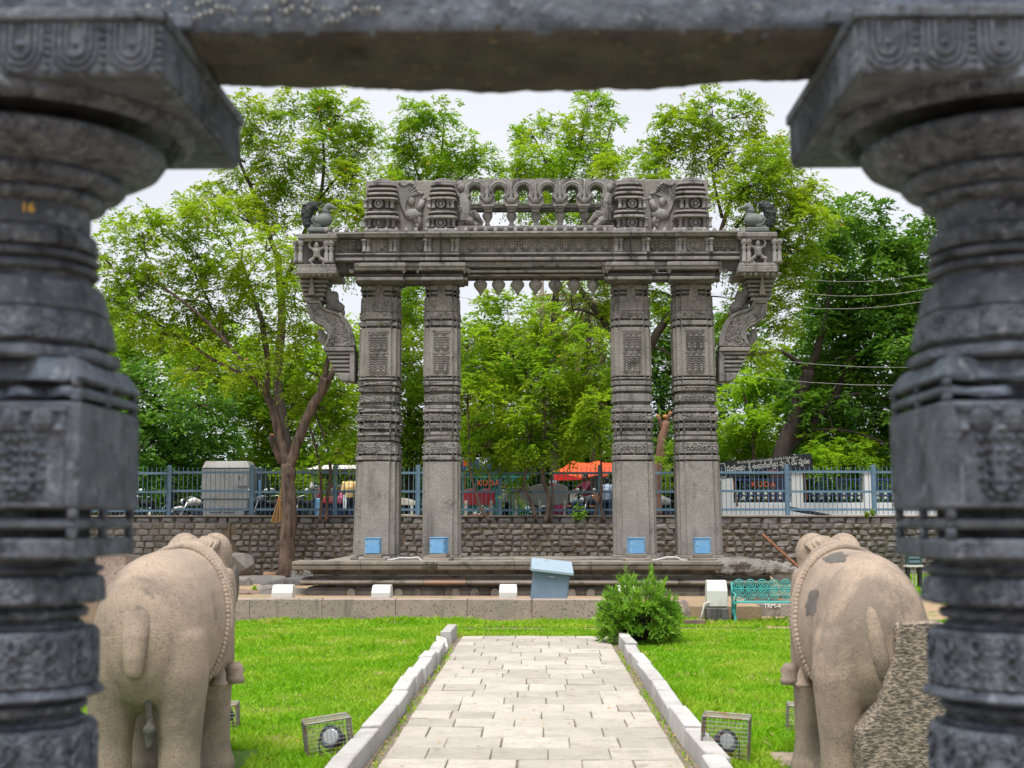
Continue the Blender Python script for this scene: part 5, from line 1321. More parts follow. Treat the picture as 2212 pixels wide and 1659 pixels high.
rock('boulder', 625, 1262, 33.6, (1.5, .8, .32), 'dark slab rock at the foot of the forked tree trunk', M['toran_dark'], (.1, -.12, .1), 4)
rock('boulder', 655, 1246, 34.0, (.7, .6, .35), 'small dark rock between the tree foot and the platform', M['toran_dark'], (.1, .2, .6), 5)
rock('boulder', 530, 1290, 30.2, (1.1, .7, .35), 'reddish brown rock just behind the left kerb wall', M['rock_brown'], (0, .12, 0), 6)
rock('boulder', 585, 1286, 30.3, (.9, .7, .35), 'grey chipped rock left of the white lamp cover', M['rock'], (.1, -.1, .4), 7)
rock('boulder', 660, 1284, 30.4, (1.0, .6, .32), 'flat grey rock right of the white lamp cover by the platform end', M['rock'], (0, .1, .2), 8)
rock('boulder', 570, 1272, 31.5, (.7, .5, .25), 'thin flat grey stone in the middle of the rock heap', M['rock'], (.1, 0, .9), 9)
rock('boulder', 1690, 1240, 31.2, (.9, .6, .5), 'dark rough rock at the broken right end of the platform', M['rock'], (.1, .1, .2), 10)
m = MB(); m.box((0, 0, 0), (.34, .16, .12), jit=.012); o = m.build('brick', M['brick'], None, bevel=.01); o.location = P3(583, 1241, 36.4); tag(o, 'loose orange brick left of the forked tree foot', 'brick')
m = MB(); m.box((0, 0, 0), (.40, .2, .10), jit=.015); o = m.build('stone_fragment', M['rock_brown'], None, bevel=.012); o.location = (WX(1495, 25.7), 25.7, .05); tag(o, 'small brown stone on the ground right of the bush', 'stone')
# broom behind the trunk
m = MB(); p0, p1 = P3(606, 1066, 37.5), P3(597, 1128, 37.4)
rr_ = random.Random(1)
for k in range(26):
    e = p1 + Vector((rr_.uniform(-.16, .16), rr_.uniform(-.05, .05), rr_.uniform(-.05, .02))); m.tube([p0 + Vector((rr_.uniform(-.015, .015), 0, 0)), e], [.012, .008], 4)
br = tag(empty('broom', p1), 'straw broom leaning against the wall left of the forked trunk', 'broom')
m.v = [(x - p1.x, y - p1.y, z - p1.z) for x, y, z in m.v]; tag(m.build('bristles', M['straw'], br), kind='stuff')
m = MB(); m.tube([p0 - p1, (p0 - p1) * 1.25], .018, 6); m.build('handle', M['straw'], br)
# dark green box on a stand, far right
b = P3(1974, 1252, 33.5); root = tag(empty('meter_box', (b.x, 33.5, GH(b.x, 33.5))), 'small dark green electric box on a white stand beside the right column', 'electric box')
hz = b.z - GH(b.x, 33.5)
MB().box((0, 0, .78), (.36, .22, .40)).build('body', M['dgreen'], root, bevel=.01)
for k in range(3): MB().box((0, -.115, .66 + .1 * k), (.26, .012, .05)).build('louvre', M['cabinet_blue'], root)
MB().box((0, 0, .55), (.42, .28, .05)).build('shelf', M['white'], root)
for s in (-1, 1):
    for q in (-1, 1): MB().box((s * .15, q * .09, .26), (.06, .04, .54)).build('leg', M['black'], root)
for s in (-.05, .03): 
    m = MB(); m.tube([(s, -.02, .53), (s + .02, -.03, .25), (s, -.02, -.02)], .012, 5); m.build('cable', M['white'], root)
# stones glimpsed behind the left elephant
m = MB(); m.box((0, 0, .38), (.60, .5, .76), jit=.02); o = m.build('stone_pedestal', M['plinth_red'], None, bevel=.02); o.location = (WX(196, 22), 22, 0); tag(o, 'salmon pink stone pedestal between the left column and the elephant', 'pedestal')
m = MB(); m.box((0, 0, .45), (.85, .4, .95), jit=.03); o = m.build('standing_slab', M['granite_edge'], None, bevel=.03); o.location = (WX(246, 31), 31, .3); tag(o, 'pale granite slab standing behind the back of the left elephant', 'slab')
# ---- caged flood lights on the lawn
def wire_cage(px, py, label, rz_, tilt, w, h, aim):
    Y = 2 * FPX / (py - 1124); root = tag(empty('caged_floodlight', (WX(px, Y), Y, 0.0), rz_), label, 'floodlight', 'caged floodlights in the lawn')
    root.rotation_euler = (0, tilt, rz_)
    d = .26
    fr = MB()
    C = [(-w / 2, -d / 2), (w / 2, -d / 2), (w / 2, d / 2), (-w / 2, d / 2)]
    for i in range(4):
        (x0, y0), (x1, y1) = C[i], C[(i + 1) % 4]
        fr.tube([(x0, y0, -.04), (x0, y0, h)], .0085, 4); fr.tube([(x0, y0, h), (x1, y1, h)], .0085, 4); fr.tube([(x0, y0, .02), (x1, y1, .02)], .007, 4)
    fr.build('frame', M['wire'], root)
    g = MB(); t = .0022; s = .034
    for i in range(4):
        (x0, y0), (x1, y1) = C[i], C[(i + 1) % 4]; L_ = math.hypot(x1 - x0, y1 - y0)
        for k in range(1, int(L_ / s)):
            u = k * s / L_; g.tube([(x0 + (x1 - x0) * u, y0 + (y1 - y0) * u, 0), (x0 + (x1 - x0) * u, y0 + (y1 - y0) * u, h)], t, 3)
        for k in range(1, int(h / s)): g.tube([(x0, y0, k * s), (x1, y1, k * s)], t, 3)
    for k in range(1, int(w / s)): g.tube([(-w / 2 + k * s, -d / 2, h), (-w / 2 + k * s, d / 2, h)], t, 3)
    for k in range(1, int(d / s)): g.tube([(-w / 2, -d / 2 + k * s, h), (w / 2, -d / 2 + k * s, h)], t, 3)
    tag(g.build('mesh', M['wire'], root), kind='stuff')
    Mx = Matrix.Translation((aim[2], 0, .17)) @ Matrix.Rotation(aim[0], 4, 'Z') @ Matrix.Rotation(aim[1], 4, 'X')
    m = MB(); m.lathe((0, 0, 0), [(.05, -.16), (.075, -.10), (.092, -.02), (.098, .0), (.098, .03), (.080, .034), (.078, .02)], 24); o = m.build('lamp_body', M['lamp_body'], root, True); o.matrix_local = Mx
    m = MB(); m.lathe((0, 0, 0), [(.078, .012), (.078, .022), (.05, .025), (.005, .026)], 24); q = m.build('lens', M['lens'], root, True); q.matrix_local = Mx
    for q_ in (-1, 1):
        m = MB(); m.tube([(aim[2] + q_ * .11, 0, .0), (aim[2] + q_ * .11, 0, .17), (aim[2] + q_ * .09, 0, .17)], .008, 5); m.build('bracket', M['lamp_body'], root)
wire_cage(722, 1624, 'round floodlight in a rusty wire cage left of the path', R(16), R(-7), .38, .33, (R(-30), R(68), .03))
wire_cage(1556, 1630, 'round floodlight in a grey wire cage right of the path', R(-12), R(3), .38, .38, (R(38), R(70), .0))
wire_cage(1722, 1572, 'wire caged floodlight half hidden by the leg of the right elephant', R(-8), R(3), .30, .27, (R(30), R(70), .05))
wire_cage(500, 1568, 'wire caged floodlight half hidden by the leg of the left elephant', R(8), R(-3), .24, .25, (R(-30), R(70), -.04))
# ================================================================== STREET BEHIND THE FENCE
def torus(m, R_, r, n=24, k=8, c=(0, 0, 0)):
    """ring in the x-z plane"""
    rings = [[(c[0] + (R_ + r * math.cos(2 * math.pi * j / k)) * math.cos(2 * math.pi * i / n), c[1] + r * math.sin(2 * math.pi * j / k), c[2] + (R_ + r * math.cos(2 * math.pi * j / k)) * math.sin(2 * math.pi * i / n)) for j in range(k)] for i in range(n + 1)]
    return m.loft(rings, False, False)
# ---- motorbikes: built lying along x, front towards -x
def motorbike(loc, rz_, label, tank, lean=0.0):
    root = tag(empty('motorbike', loc), label, 'motorbike', 'motorbikes parked beyond the fence'); root.rotation_euler = (lean, 0, rz_)
    for x in (-.64, .62):
        w = torus(MB(), .27, .05, 24, 8).build('wheel', M['rubber'], root, True); w.location = (x, 0, .32)
        m = torus(MB(), .225, .015, 20, 6)
        for k in range(8): m.tube([(0, 0, 0), (.22 * math.cos(k * math.pi / 4), 0, .22 * math.sin(k * math.pi / 4))], .008, 4)
        m.sphere((0, 0, 0), .05, 8, 6); m.build('rim', M['chrome'], w, True)
    m = MB(); m.tube([(-.42, 0, .78), (-.2, 0, .86), (.02, 0, .80)], [.09, .15, .10], 10); me = voxel_mesh(m, 'fuel_tank', tank, .022, 3); link('fuel_tank', me, root)
    m = MB(); m.tube([(.0, 0, .79), (.35, 0, .76), (.72, 0, .84)], [.08, .11, .07], 8); o = m.build('seat', M['black'], root, True); o.scale = (1, 1.25, 1)
    m = MB(); m.box((-.05, 0, .42), (.34, .24, .30)); m.box((-.1, 0, .58), (.2, .18, .14)); m.build('engine', M['lamp_body'], root, bevel=.03)
    m = MB(); m.tube([(-.38, 0, .80), (-.15, 0, .62), (.2, 0, .55), (.62, 0, .33)], .028, 6); m.tube([(-.36, 0, .78), (-.22, 0, .35), (.1, 0, .28), (.3, 0, .5)], .025, 6); m.build('frame', M['black'], root)
    for s in (-.07, .07):
        m = MB(); m.tube([(-.64, s, .32), (-.40, s, .88)], .022, 6); m.build('fork', M['chrome'], root, True)
    m = MB(); m.tube([(-.30, -.36, .98), (-.38, -.2, 1.0), (-.42, 0, .94), (-.38, .2, 1.0), (-.30, .36, .98)], .014, 6); m.build('handlebar', M['chrome'], root, True)
    m = MB(); m.sphere((-.52, 0, .86), (.09, .11, .11), 12, 8); h = m.build('headlight', M['black'], root, True)
    m = MB(); m.sphere((-.565, 0, .86), (.06, .085, .085), 10, 8); m.build('lens', M['glass'], h, True)
    for s in (-1, 1):
        m = MB(); m.tube([(-.36, s * .24, 1.0), (-.34, s * .30, 1.15)], .007, 5); r_ = m.build('mirror', M['black'], root)
        m = MB(); m.sphere((-.35, s * .32, 1.18), (.02, .07, .05), 10, 6); m.build('glass', M['glass'], r_, True)
    m = MB(); m.tube([(-.9, 0, .5), (-.8, 0, .62), (-.62, 0, .66), (-.42, 0, .58)], .05, 8); m.build('front_fender', tank, root, True)
    m = MB(); m.tube([(.4, 0, .70), (.65, 0, .72), (.92, 0, .58)], .06, 8); m.build('rear_fender', tank, root, True)
    m = MB(); m.tube([(-.1, -.14, .3), (.2, -.16, .25), (.75, -.17, .38)], [.025, .03, .05], 8); m.build('exhaust', M['chrome'], root, True)
    return root
S = lambda px, Y: (WX(px, Y, 1060), Y, YS)
motorbike(S(300, 41.3), R(70), 'dark motorbike under the leaves at the far left of the fence', M['black'])
motorbike(S(432, 42.4), R(30), 'black and white motorbike half behind the grey kiosk', M['white'])
motorbike(S(572, 41.2), R(62), 'grey motorbike facing the fence between kiosk and forked trunk', M['lamp_body'])
motorbike(S(606, 40.6), R(112), 'red and white motorbike just left of the forked trunk', M['red'])
motorbike(S(652, 41.0), R(76), 'black motorbike with round mirrors right of the forked trunk', M['black'])
motorbike(S(1280, 40.8), R(52), 'silver headlamp motorbike ridden by a man beside the orange stall', M['lamp_body'])
motorbike(S(1446, 40.6), R(8), 'black and white scooter seen between the two right pillars', M['white'])

# ---- people
def person(loc, rz_, label, pose, shirt, trousers, sc=1.0, hair=True, skin=M['skin']):
    root = tag(empty('person', loc), label, 'person'); root.rotation_euler = (0, 0, rz_); root.scale = (sc, sc, sc)
    V = lambda *a: Vector(a)
    if pose == 'stand':
        pel, che, nek, hed = V(0, 0, .93), V(0, .01, 1.28), V(0, .01, 1.46), V(0, -.02, 1.60)
        arms = [[V(s * .19, .01, 1.41), V(s * .25, .04, 1.13), V(s * .24, -.06 if s > 0 else -.2, .90 if s > 0 else 1.0)] for s in (-1, 1)]
        legs = [[V(s * .09, 0, .90), V(s * .10, -.02, .49), V(s * .11, .02, .08), V(s * .12, -.13, .035)] for s in (-1, 1)]
    else:
        d = .47 if pose == 'sit' else .80
        pel, che, nek, hed = V(0, .05, d + .10), V(0, .03, d + .44), V(0, 0, d + .62), V(0, -.05, d + .76)
        if pose == 'sit':
            arms = [[V(s * .19, .02, d + .56), V(s * .25, -.02, d + .28), V(s * .14, -.28, d + .18)] for s in (-1, 1)]
            legs = [[V(s * .09, .03, d + .08), V(s * .12, -.42, d + .06), V(s * .12, -.44, .08), V(s * .12, -.58, .035)] for s in (-1, 1)]
        else:
            arms = [[V(s * .19, 0, d + .56), V(s * .29, -.22, d + .36), V(s * .30, -.48, d + .24)] for s in (-1, 1)]
            legs = [[V(s * .10, .03, d + .08), V(s * .22, -.36, d - .06), V(s * .22, -.12, .36), V(s * .23, -.26, .30)] for s in (-1, 1)]
    seg = [(pel, che, .135, .165, 1), (che, nek, .165, .07, 1), (pel + V(0, 0, -.06), pel + V(0, 0, .05), .135, .14, 2), (nek, hed, .058, .06, 0)]
    m = MB()
    hd = [(.078, .095, .115)]
    m.sphere(hed, (.078, .095, .118), 12, 10); m.sphere(hed + V(0, -.095, -.02), (.016, .02, .022), 6, 5)
    for s in (-1, 1): m.sphere(hed + V(s * .08, .01, -.01), (.016, .022, .032), 6, 5)
    seg.append((hed, hed + V(0, 0, .02), .11, .11, 0))
    for a in arms:
        m.sphere(a[0], (.075, .075, .075), 8, 6)
        seg += [(a[0], a[1], .062, .048, 1), (a[1], a[2], .045, .033, 0)]
    for l in legs: seg += [(l[0], l[1], .10, .068, 2), (l[1], l[2], .066, .045, 2), (l[2], l[3], .045, .035, 3)]
    for (a, b, ra, rb, k) in seg:
        if k == 0 and (a - hed).length < .01: continue
        m.tube([a + (a - b).normalized() * ra * .3, a, (a + b) / 2, b, b + (b - a).normalized() * rb * .3], [ra * .8, ra, (ra + rb) / 2, rb, rb * .8], 10)
    for y in (che,): m.sphere(y + V(0, 0, .06), (.20, .125, .14), 12, 8)
    me = voxel_mesh(m, 'body', skin, .022, 3)
    fin = MB(); fin.v = [tuple(v.co) for v in me.vertices]; fin.f = [tuple(p.vertices) for p in me.polygons]
    for a in arms:                                            # palms and five bent fingers
        d = (a[2] - a[1]).normalized(); u = d.orthogonal().normalized(); w = d.cross(u)
        fin.sphere(a[2] + d * .045, (.035, .035, .04), 8, 6)
        for k, ln in enumerate((.055, .075, .082, .075, .055)):
            o0 = a[2] + d * (.03 if k == 0 else .07) + u * (.016 * (k - 2.2)); o1 = o0 + d * ln * .6 + u * (-.02 if k == 0 else 0) + w * .01; o2 = o1 + d * ln * .4 + w * .022
            fin.tube([o0, o1, o2], [.009, .0085, .007], 5)
    fin.m = [0] * len(fin.f)
    mats = [skin, shirt, trousers, M['black']]
    idx = []
    for f in fin.f:
        c = sum((Vector(fin.v[i]) for i in f), Vector()) / len(f); best, bi = 9, 0
        for (a, b, ra, rb, k) in seg:
            ab = b - a; t = max(0, min(1, (c - a).dot(ab) / max(ab.length_squared, 1e-9))); dd = (c - a - ab * t).length - (ra + (rb - ra) * t)
            if dd < best: best, bi = dd, k
        idx.append(bi)
    fin.m = idx
    fin.build('body', mats, root, True)
    if hair:
        m = MB(); m.sphere(hed + V(0, .022, .035), (.09, .10, .105), 12, 8); m.sphere(hed + V(0, .05, -.02), (.08, .07, .09), 10, 7)
        link('hair', voxel_mesh(m, 'hair', M['hair'], .014, 2), root)
    return root
pr_ = person(S(756, 41.6), R(175), 'man in yellow checked shirt standing at the food cart, seen from behind', 'stand', M['check'], M['trouser'])
m = MB(); m.loft([[(.10, .17, 1.06), (.16, .19, 1.06), (.16, .21, 1.06), (.10, .21, 1.06)], [(.05, .18, .85), (.17, .2, .85), (.17, .23, .85), (.05, .23, .85)], [(.07, .18, .56), (.15, .2, .56), (.15, .22, .56), (.07, .22, .56)]]); m.build('towel', M['shirt_white'], pr_)
m = MB(); m.loft([[(.24, .02, 1.12), (.30, .02, 1.12), (.30, .1, 1.12), (.24, .1, 1.12)], [(.22, .0, .95), (.36, .02, .95), (.36, .12, .95), (.22, .12, .95)], [(.27, .02, .78), (.33, .02, .78), (.33, .08, .78), (.27, .08, .78)]]); m.build('cloth', M['pink'], pr_)
person(S(1091, 40.3), R(20), 'child in pale grey shirt standing between the red and grey benches', 'stand', M['shirt_grey'], M['trouser'], .80)
person(S(1266, 41.4), R(-60), 'man in maroon shirt sitting on a motorbike before the orange stall', 'ride', M['maroon'], M['denim'], 1.02)
person(S(1312, 41.0), R(150), 'person in pale blue shirt standing right of the maroon rider', 'stand', M['shirt_blue'], M['denim'], .92)
person(S(1178, 40.6), R(180), 'person in white shirt seated on the grey bench, seen from behind', 'sit', M['shirt_white'], M['trouser'])
person(S(1208, 40.6), R(180), 'dark haired person in magenta seated at the right end of the grey bench', 'sit', M['magenta'], M['magenta'])

# ---- cement benches seen from behind
def street_bench(x0, x1, y_top, label, mat, Y=40.15, humps=3):
    a, b = WX(x0, Y), WX(x1, Y); w = b - a; root = tag(empty('cement_bench', ((a + b) / 2, Y, YS)), label, 'bench', 'cement benches along the fence')
    zt_ = WZ(y_top, Y) - YS; zb = WZ(1091, Y) - YS
    top = [(-w / 2 + w * k / 24, zt_ - .10 + .10 * abs(math.sin(math.pi * humps * k / 24)) ** .7) for k in range(25)]
    m = MB(); m.prism_y([(-w / 2, zb), (w / 2, zb)] + top[::-1], -.03, .03); m.build('back_panel', mat, root, bevel=.01)
    n = 3 if w > 1.3 else 2
    for k in range(n):
        x = -w / 2 + .10 + (w - .2) * k / (n - 1)
        m = MB(); m.box((x, -.07, .42), (.085, .05, .84)); l = m.build('upright', M['cream'], root, bevel=.008)
        for z in (.56, .72): MB().lathe((x, -.10, z), [(.012, 0), (.012, .02)], 6).build('bolt', M['black'], l)
    m = MB(); m.box((0, .24, .40), (w, .42, .06)); m.build('seat', mat, root, bevel=.01)
    return root
street_bench(1000, 1069, 1056, 'red cement bench with wavy back behind the fence', M['red'], humps=2)
street_bench(1107, 1226, 1046, 'long grey cement bench with wavy back behind the thin saplings', M['bench_grey'])
street_bench(840, 898, 1076, 'beige cement bench seen between the two left pillars', M['cream'], humps=1)

# ---- grey kiosk
kY = 41.6; kx0, kx1 = WX(437, kY), WX(540, kY); kw_ = kx1 - kx0
kr = tag(empty('grey_kiosk', ((kx0 + kx1) / 2, kY, YS)), 'dented grey sheet metal kiosk cabinet behind the fence on the left', 'kiosk')
kz = lambda y: WZ(y, kY) - YS
MB().bb(-kw_ / 2 + .05, kw_ / 2 - .05, .02, 1.0, 0, kz(1078)).build('base', M['grey_paint'], kr, bevel=.02)
MB().bb(-kw_ / 2, kw_ / 2, 0, 1.05, kz(1078), kz(1012)).build('body', M['grey_paint'], kr, bevel=.02)
m = MB(); z0, z1 = kz(1011.5), kz(995); m.loft([[(-kw_ / 2 - .01, -.03, z0), (kw_ / 2 + .01, -.03, z0), (kw_ / 2 + .01, 1.06, z0), (-kw_ / 2 - .01, 1.06, z0)], [(-kw_ / 2 + .07, .10, z1), (kw_ / 2 - .1, .10, z1), (kw_ / 2 - .1, .95, z1), (-kw_ / 2 + .07, .95, z1)]]); m.build('roof', M['grey_paint'], kr, bevel=.03)
MB().box((kw_ * .36, -.012, (kz(1050) + kz(1014)) / 2), (kw_ * .24, .02, kz(1014) - kz(1050))).build('door', M['grey_paint'], kr, bevel=.006)
MB().box((kw_ * .28, -.025, kz(1032)), (.05, .02, .12)).build('latch', M['rust'], kr)
for x in (-.30, .12): MB().box((x, .008, kz(1098)), (.36, .02, .22)).build('hatch', M['grey_paint'], kr, bevel=.004)
ar = tag(empty('covered_vehicle', S(550, 43.2)), 'dark covered three-wheeled vehicle just right of the grey kiosk', 'vehicle')
m = MB(); m.loft([[(-.4, -.6, .5), (.35, -.6, .5), (.35, .8, .5), (-.4, .8, .5)], [(-.42, -.65, 1.3), (.36, -.65, 1.3), (.36, .8, 1.3), (-.42, .8, 1.3)], [(-.38, -.5, 2.0), (.25, -.5, 1.95), (.25, .7, 1.95), (-.38, .7, 2.0)]]); m.build('hood', M['lamp_body'], ar, bevel=.06)
MB().box((0, 0, .42), (.78, 1.3, .18)).build('chassis', M['black'], ar); MB().box((.3, -.66, 1.25), (.06, .03, .6)).build('blue_stripe', M['blue_box'], ar)
for s in (-.3, .3): 
    w = torus(MB(), .2, .05, 16, 6).build('wheel', M['rubber'], ar, True); w.location = (s, -.45, .25); w.rotation_euler = (0, 0, R(90))
# ---- food cart with white canopy
cY = 43.4; cr = tag(empty('food_cart', S(722, cY)), 'street food cart with white canopy and red tray beside the man in yellow', 'cart')
cz = lambda y: WZ(y, cY) - YS; cw = 92 * mpp(cY)
m = MB(); z0, z1 = cz(1016), cz(1006); m.loft([[(-cw * .58, -.9, z0), (cw * .6, -.9, z0 + .02), (cw * .6, .8, z0), (-cw * .58, .8, z0)], [(-cw * .30, -.6, z1), (cw * .58, -.6, z1), (cw * .58, .5, z1 + .05), (-cw * .30, .5, z1)]]); m.build('canopy', M['white'], cr, bevel=.02)
for s in (-.55, .62):
    for q in (-.5, .5): MB().box((s, q, z0 / 2), (.04, .04, z0)).build('pole', M['signblue'], cr)
MB().box((.05, 0, .80), (1.3, 1.0, .08)).build('counter', M['navy'], cr); MB().box((.05, 0, .45), (1.2, .9, .6)).build('cupboard', M['navy'], cr)
MB().box((.0, -.55, .86), (.75, .25, .13)).build('tray', M['red'], cr, bevel=.02)
for k in range(5): MB().sphere((-.2 + .13 * k, -.52, .97), (.08, .08, .06), 8, 6).build('snack', M['cutwood'], cr, True)
for k in range(6): MB().box((.02 + (k % 2) * .25, -.35, 1.15 + .11 * (k // 2)), (.2, .15, .09), rz=.2 * k).build('packet', [M['cutwood'], M['red'], M['cream']][k % 3], cr, bevel=.01)
m = MB(); m.lathe((-.50, -.5, .95), [(.13, 0), (.15, .4), (.16, .42)], 12); m.build('steel_drum', M['chrome'], cr, True)
m = MB(); m.lathe((-.62, -.7, 1.25), [(.02, .25), (.07, .12), (.085, .03), (.04, 0)], 8); m.build('hanging_bag', M['white'], cr, True)
o = MB().box((0, 0, .5), (.14, .14, 1.0), jit=.0).build('blue_barrel', M['blue_box'], None, bevel=.03); o.location = S(690, 42.0); o.scale = (1.6, 1.6, .95); tag(o, 'narrow bright blue bin beside the thin trunk left of the food cart', 'bin')
# ---- orange tarpaulin stall
oY = 44.0; ox0, ox1 = WX(1196, oY), WX(1345, oY); orr = tag(empty('tarpaulin_stall', ((ox0 + ox1) / 2, oY, YS)), 'street stall under a bright orange tarpaulin near the third pillar', 'stall')
oz = lambda y: WZ(y, oY) - YS; ow = ox1 - ox0
nx, ny = 18, 6; m = MB(); vs = []
for j in range(ny + 1):
    for i in range(nx + 1):
        u, v = i / nx, j / ny
        top = oz(1016) + (oz(997) - oz(1016)) * min(1, u / .28) - .04 * math.sin(u * 17)
        front = oz(1040) - .10 * u * (1 - u) * 4 * .0 + (oz(1026) - oz(1040)) * min(1, u / .9) + .03 * math.sin(u * 25)
        z = front + (top - front) * min(1.0, v * 1.6) ** .8 if v < .62 else top - .25 * (v - .62)
        vs.append((-ow / 2 + ow * u, -.85 + 1.6 * v + .05 * math.sin(u * 21), z + .02 * math.sin(u * 33 + v * 9)))
m.add(vs, [(j * (nx + 1) + i, j * (nx + 1) + i + 1, (j + 1) * (nx + 1) + i + 1, (j + 1) * (nx + 1) + i) for j in range(ny) for i in range(nx)])
o = m.build('tarpaulin', M['orange'], orr, True); so = o.modifiers.new('s', 'SOLIDIFY'); so.thickness = .012
m = MB(); m.prism_y([(-ow / 2 + .02, oz(1040)), (-ow / 2 + 1.05, oz(1038)), (-ow / 2 + .45, oz(1027)), (-ow / 2 + .03, oz(1024))], -.90, -.87); m.build('red_flap', M['tarp_red'], orr)
for s in (-1, 1):
    for q in (-.7, .6): MB().box((s * (ow / 2 - .06), q, .95), (.04, .04, 1.9)).build('pole', M['rust'], orr)
MB().box((.1, -.3, .72), (1.7, .7, .06)).build('counter', M['cutwood'], orr); MB().box((.1, -.3, .36), (1.6, .6, .7)).build('counter_front', M['navy'], orr)
for k, (x, c_) in enumerate(((-.5, 'cream'), (-.1, 'straw'), (.2, 'cutwood'), (.5, 'straw'))): MB().box((x, -.5, .98), (.26, .2, .32), rz=.2 * k).build('goods', M[c_], orr, bevel=.03)
MB().box((-.35, -.66, .82), (.4, .2, .18)).build('green_crate', M['teal'], orr, bevel=.01)
cr2 = tag(empty('plastic_crate', (WX(1194, 42.6), 42.6, YS)), 'upright red lattice plastic crate left of the orange stall', 'crate')
MB().box((0, .05, .75), (.20, .3, .10)).build('stand', M['black'], cr2); MB().box((0, .05, .36), (.2, .3, .7)).build('stand_body', M['lamp_body'], cr2)
for k in range(5): MB().box((-.10 + .05 * k, -.1, 1.12), (.016, .02, .62)).build('slat', M['red'], cr2)
for k in range(7): MB().box((0, -.1, .83 + .1 * k), (.23, .022, .02)).build('crossbar', M['red'], cr2)
MB().box((0, -.08, 1.48), (.24, .05, .1)).build('blue_label', M['cabinet_lid'], cr2)
# ---- blue banner and green park railing with orange letters
bY = 47.0; bn = tag(empty('banner_board', S(1030, bY)), 'dark blue banner board with round white emblem above the red bench', 'sign board')
bz = lambda y: WZ(y, bY) - YS; bw = 64 * mpp(bY)
MB().box((0, 0, (bz(1014) + bz(989)) / 2), (bw, .05, bz(989) - bz(1014))).build('panel', M['signblue'], bn)
MB().box((0, -.03, bz(990)), (bw, .02, .06)).build('top_strip', M['white'], bn); MB().box((-bw * .38, -.032, bz(1000)), (bw * .16, .02, .22)).build('red_lettering', M['tarp_red'], bn)
m = MB(); torus(m, .13, .022, 18, 5, (bw * .22, -.035, bz(1000))); m.sphere((bw * .22, -.03, bz(1000)), (.08, .02, .07), 10, 6); m.build('emblem', M['signwhite'], bn, True)
for s in (-.42, .42): MB().box((bw * s, .05, bz(1005) / 2), (.06, .06, bz(1005))).build('leg', M['rust'], bn)
gr = tag(empty('park_railing', S(1060, 48.0)), 'teal park railing with orange capital letters behind the red bench', 'railing')
gz = lambda y: WZ(y, 48.0) - YS; m0 = MB().bb(-.013, .013, -.013, .013, 0, gz(1022)).mesh('bar', M['teal'])
for k in range(30): link('bar', m0, gr, (-1.4 + .095 * k, 0, 0))
for y in (1030, 1075): MB().bb(-1.45, 1.42, -.02, .02, gz(y) - .025, gz(y) + .025).build('rail', M['teal'], gr)
for k, c_ in enumerate('KUDA'): link('letter', text_mesh(c_, .27, M['letter_orange'], 'letter', .02, bold=.008), gr, (-.42 + .22 * k, -.05, gz(1044)), (R(90), 0, 0))
# ---- whitewashed wall with railing, right
wY = 47.5; wx0, wx1 = WX(1560, wY), WX(2260, wY); ww = tag(empty('white_wall', (0, wY, YS)), 'whitewashed low wall with square piers and dark blue railing on the right', 'wall')
wz = lambda y: WZ(y, wY) - YS
MB().bb(wx0, wx1, 0, .3, 0, wz(1086)).build('low_wall', M['whitewash'], ww, bevel=.01)
piers = [1571, 1721, 1876, 2030, 2180]
for p_ in piers:
    x = WX(p_, wY); MB().bb(x - .20, x + .20, -.06, .36, 0, wz(1023)).build('pier', M['whitewash'], ww, bevel=.01)
    MB().bb(x - .24, x + .24, -.1, .40, wz(1023), wz(1023) + .05).build('pier_cap', M['whitewash'], ww)
bm0 = MB().bb(-.016, .016, -.016, .016, wz(1086), wz(1033)).mesh('bar', M['navy']); sm0 = MB().sphere((0, 0, 0), .055, 8, 6).mesh('ball', M['white'], True)
for a, b in zip(piers[:-1], piers[1:]):
    xa, xb = WX(a, wY) + .2, WX(b, wY) - .2; n = 16
    for y in (1036, 1070): MB().bb(xa, xb, .13, .17, wz(y) - .03, wz(y) + .03).build('rail', M['navy'], ww)
    for k in range(1, n): 
        x = xa + (xb - xa) * k / n; link('bar', bm0, ww, (x, .15, 0))
        if k % 2:
            for y in (1067, 1076): link('ball', sm0, ww, (x, .11, wz(y)))
for k, c_ in enumerate('KUDA'): link('letter', text_mesh(c_, .26, M['letter_orange'], 'letter', .02, bold=.004), ww, (WX(1628 + 14 * k, wY), .10, wz(1047)), (R(90), 0, 0))
# ---- black Telugu sign board
sY = 44.6; p0 = P3(1655, 1007, sY)
sg = tag(empty('telugu_sign', p0), 'long black sign board with white Telugu lettering above the white wall', 'sign'); sg.rotation_euler = (0, R(-5.6), 0)
sw = 198 * mpp(sY); sh = 36 * mpp(sY)
MB().box((0, 0, 0), (sw, .06, sh)).build('board', M['signblack'], sg)
for s in (-.36, .40): MB().box((sw * s, .06, -.6), (.07, .07, 1.3)).build('post', M['rust'], sg)
def telugu(body, subs, size, z, mat, width, bold, x0):
    """line of text with the joined consonants set small below their base letters"""
    me = text_mesh(body, size, mat, 'lettering', .006, 'LEFT', bold=bold)
    xs_ = [v.co.x for v in me.vertices]; k = width / (max(xs_) - min(xs_))
    me.transform(Matrix.Scale(k, 4, (1, 0, 0))); link('lettering', me, sg, (x0, -.036, z), (R(90), 0, 0))
    for pre, ch in subs:
        w0 = max(v.co.x for v in text_mesh(pre, size, mat, 'x', 0, 'LEFT').vertices)
        link('lettering', text_mesh(ch, size * .55, mat, 'lettering', .006, 'RIGHT', bold=bold * .6), sg, (x0 + w0 * k, -.036, z - size * .40), (R(90), 0, 0))
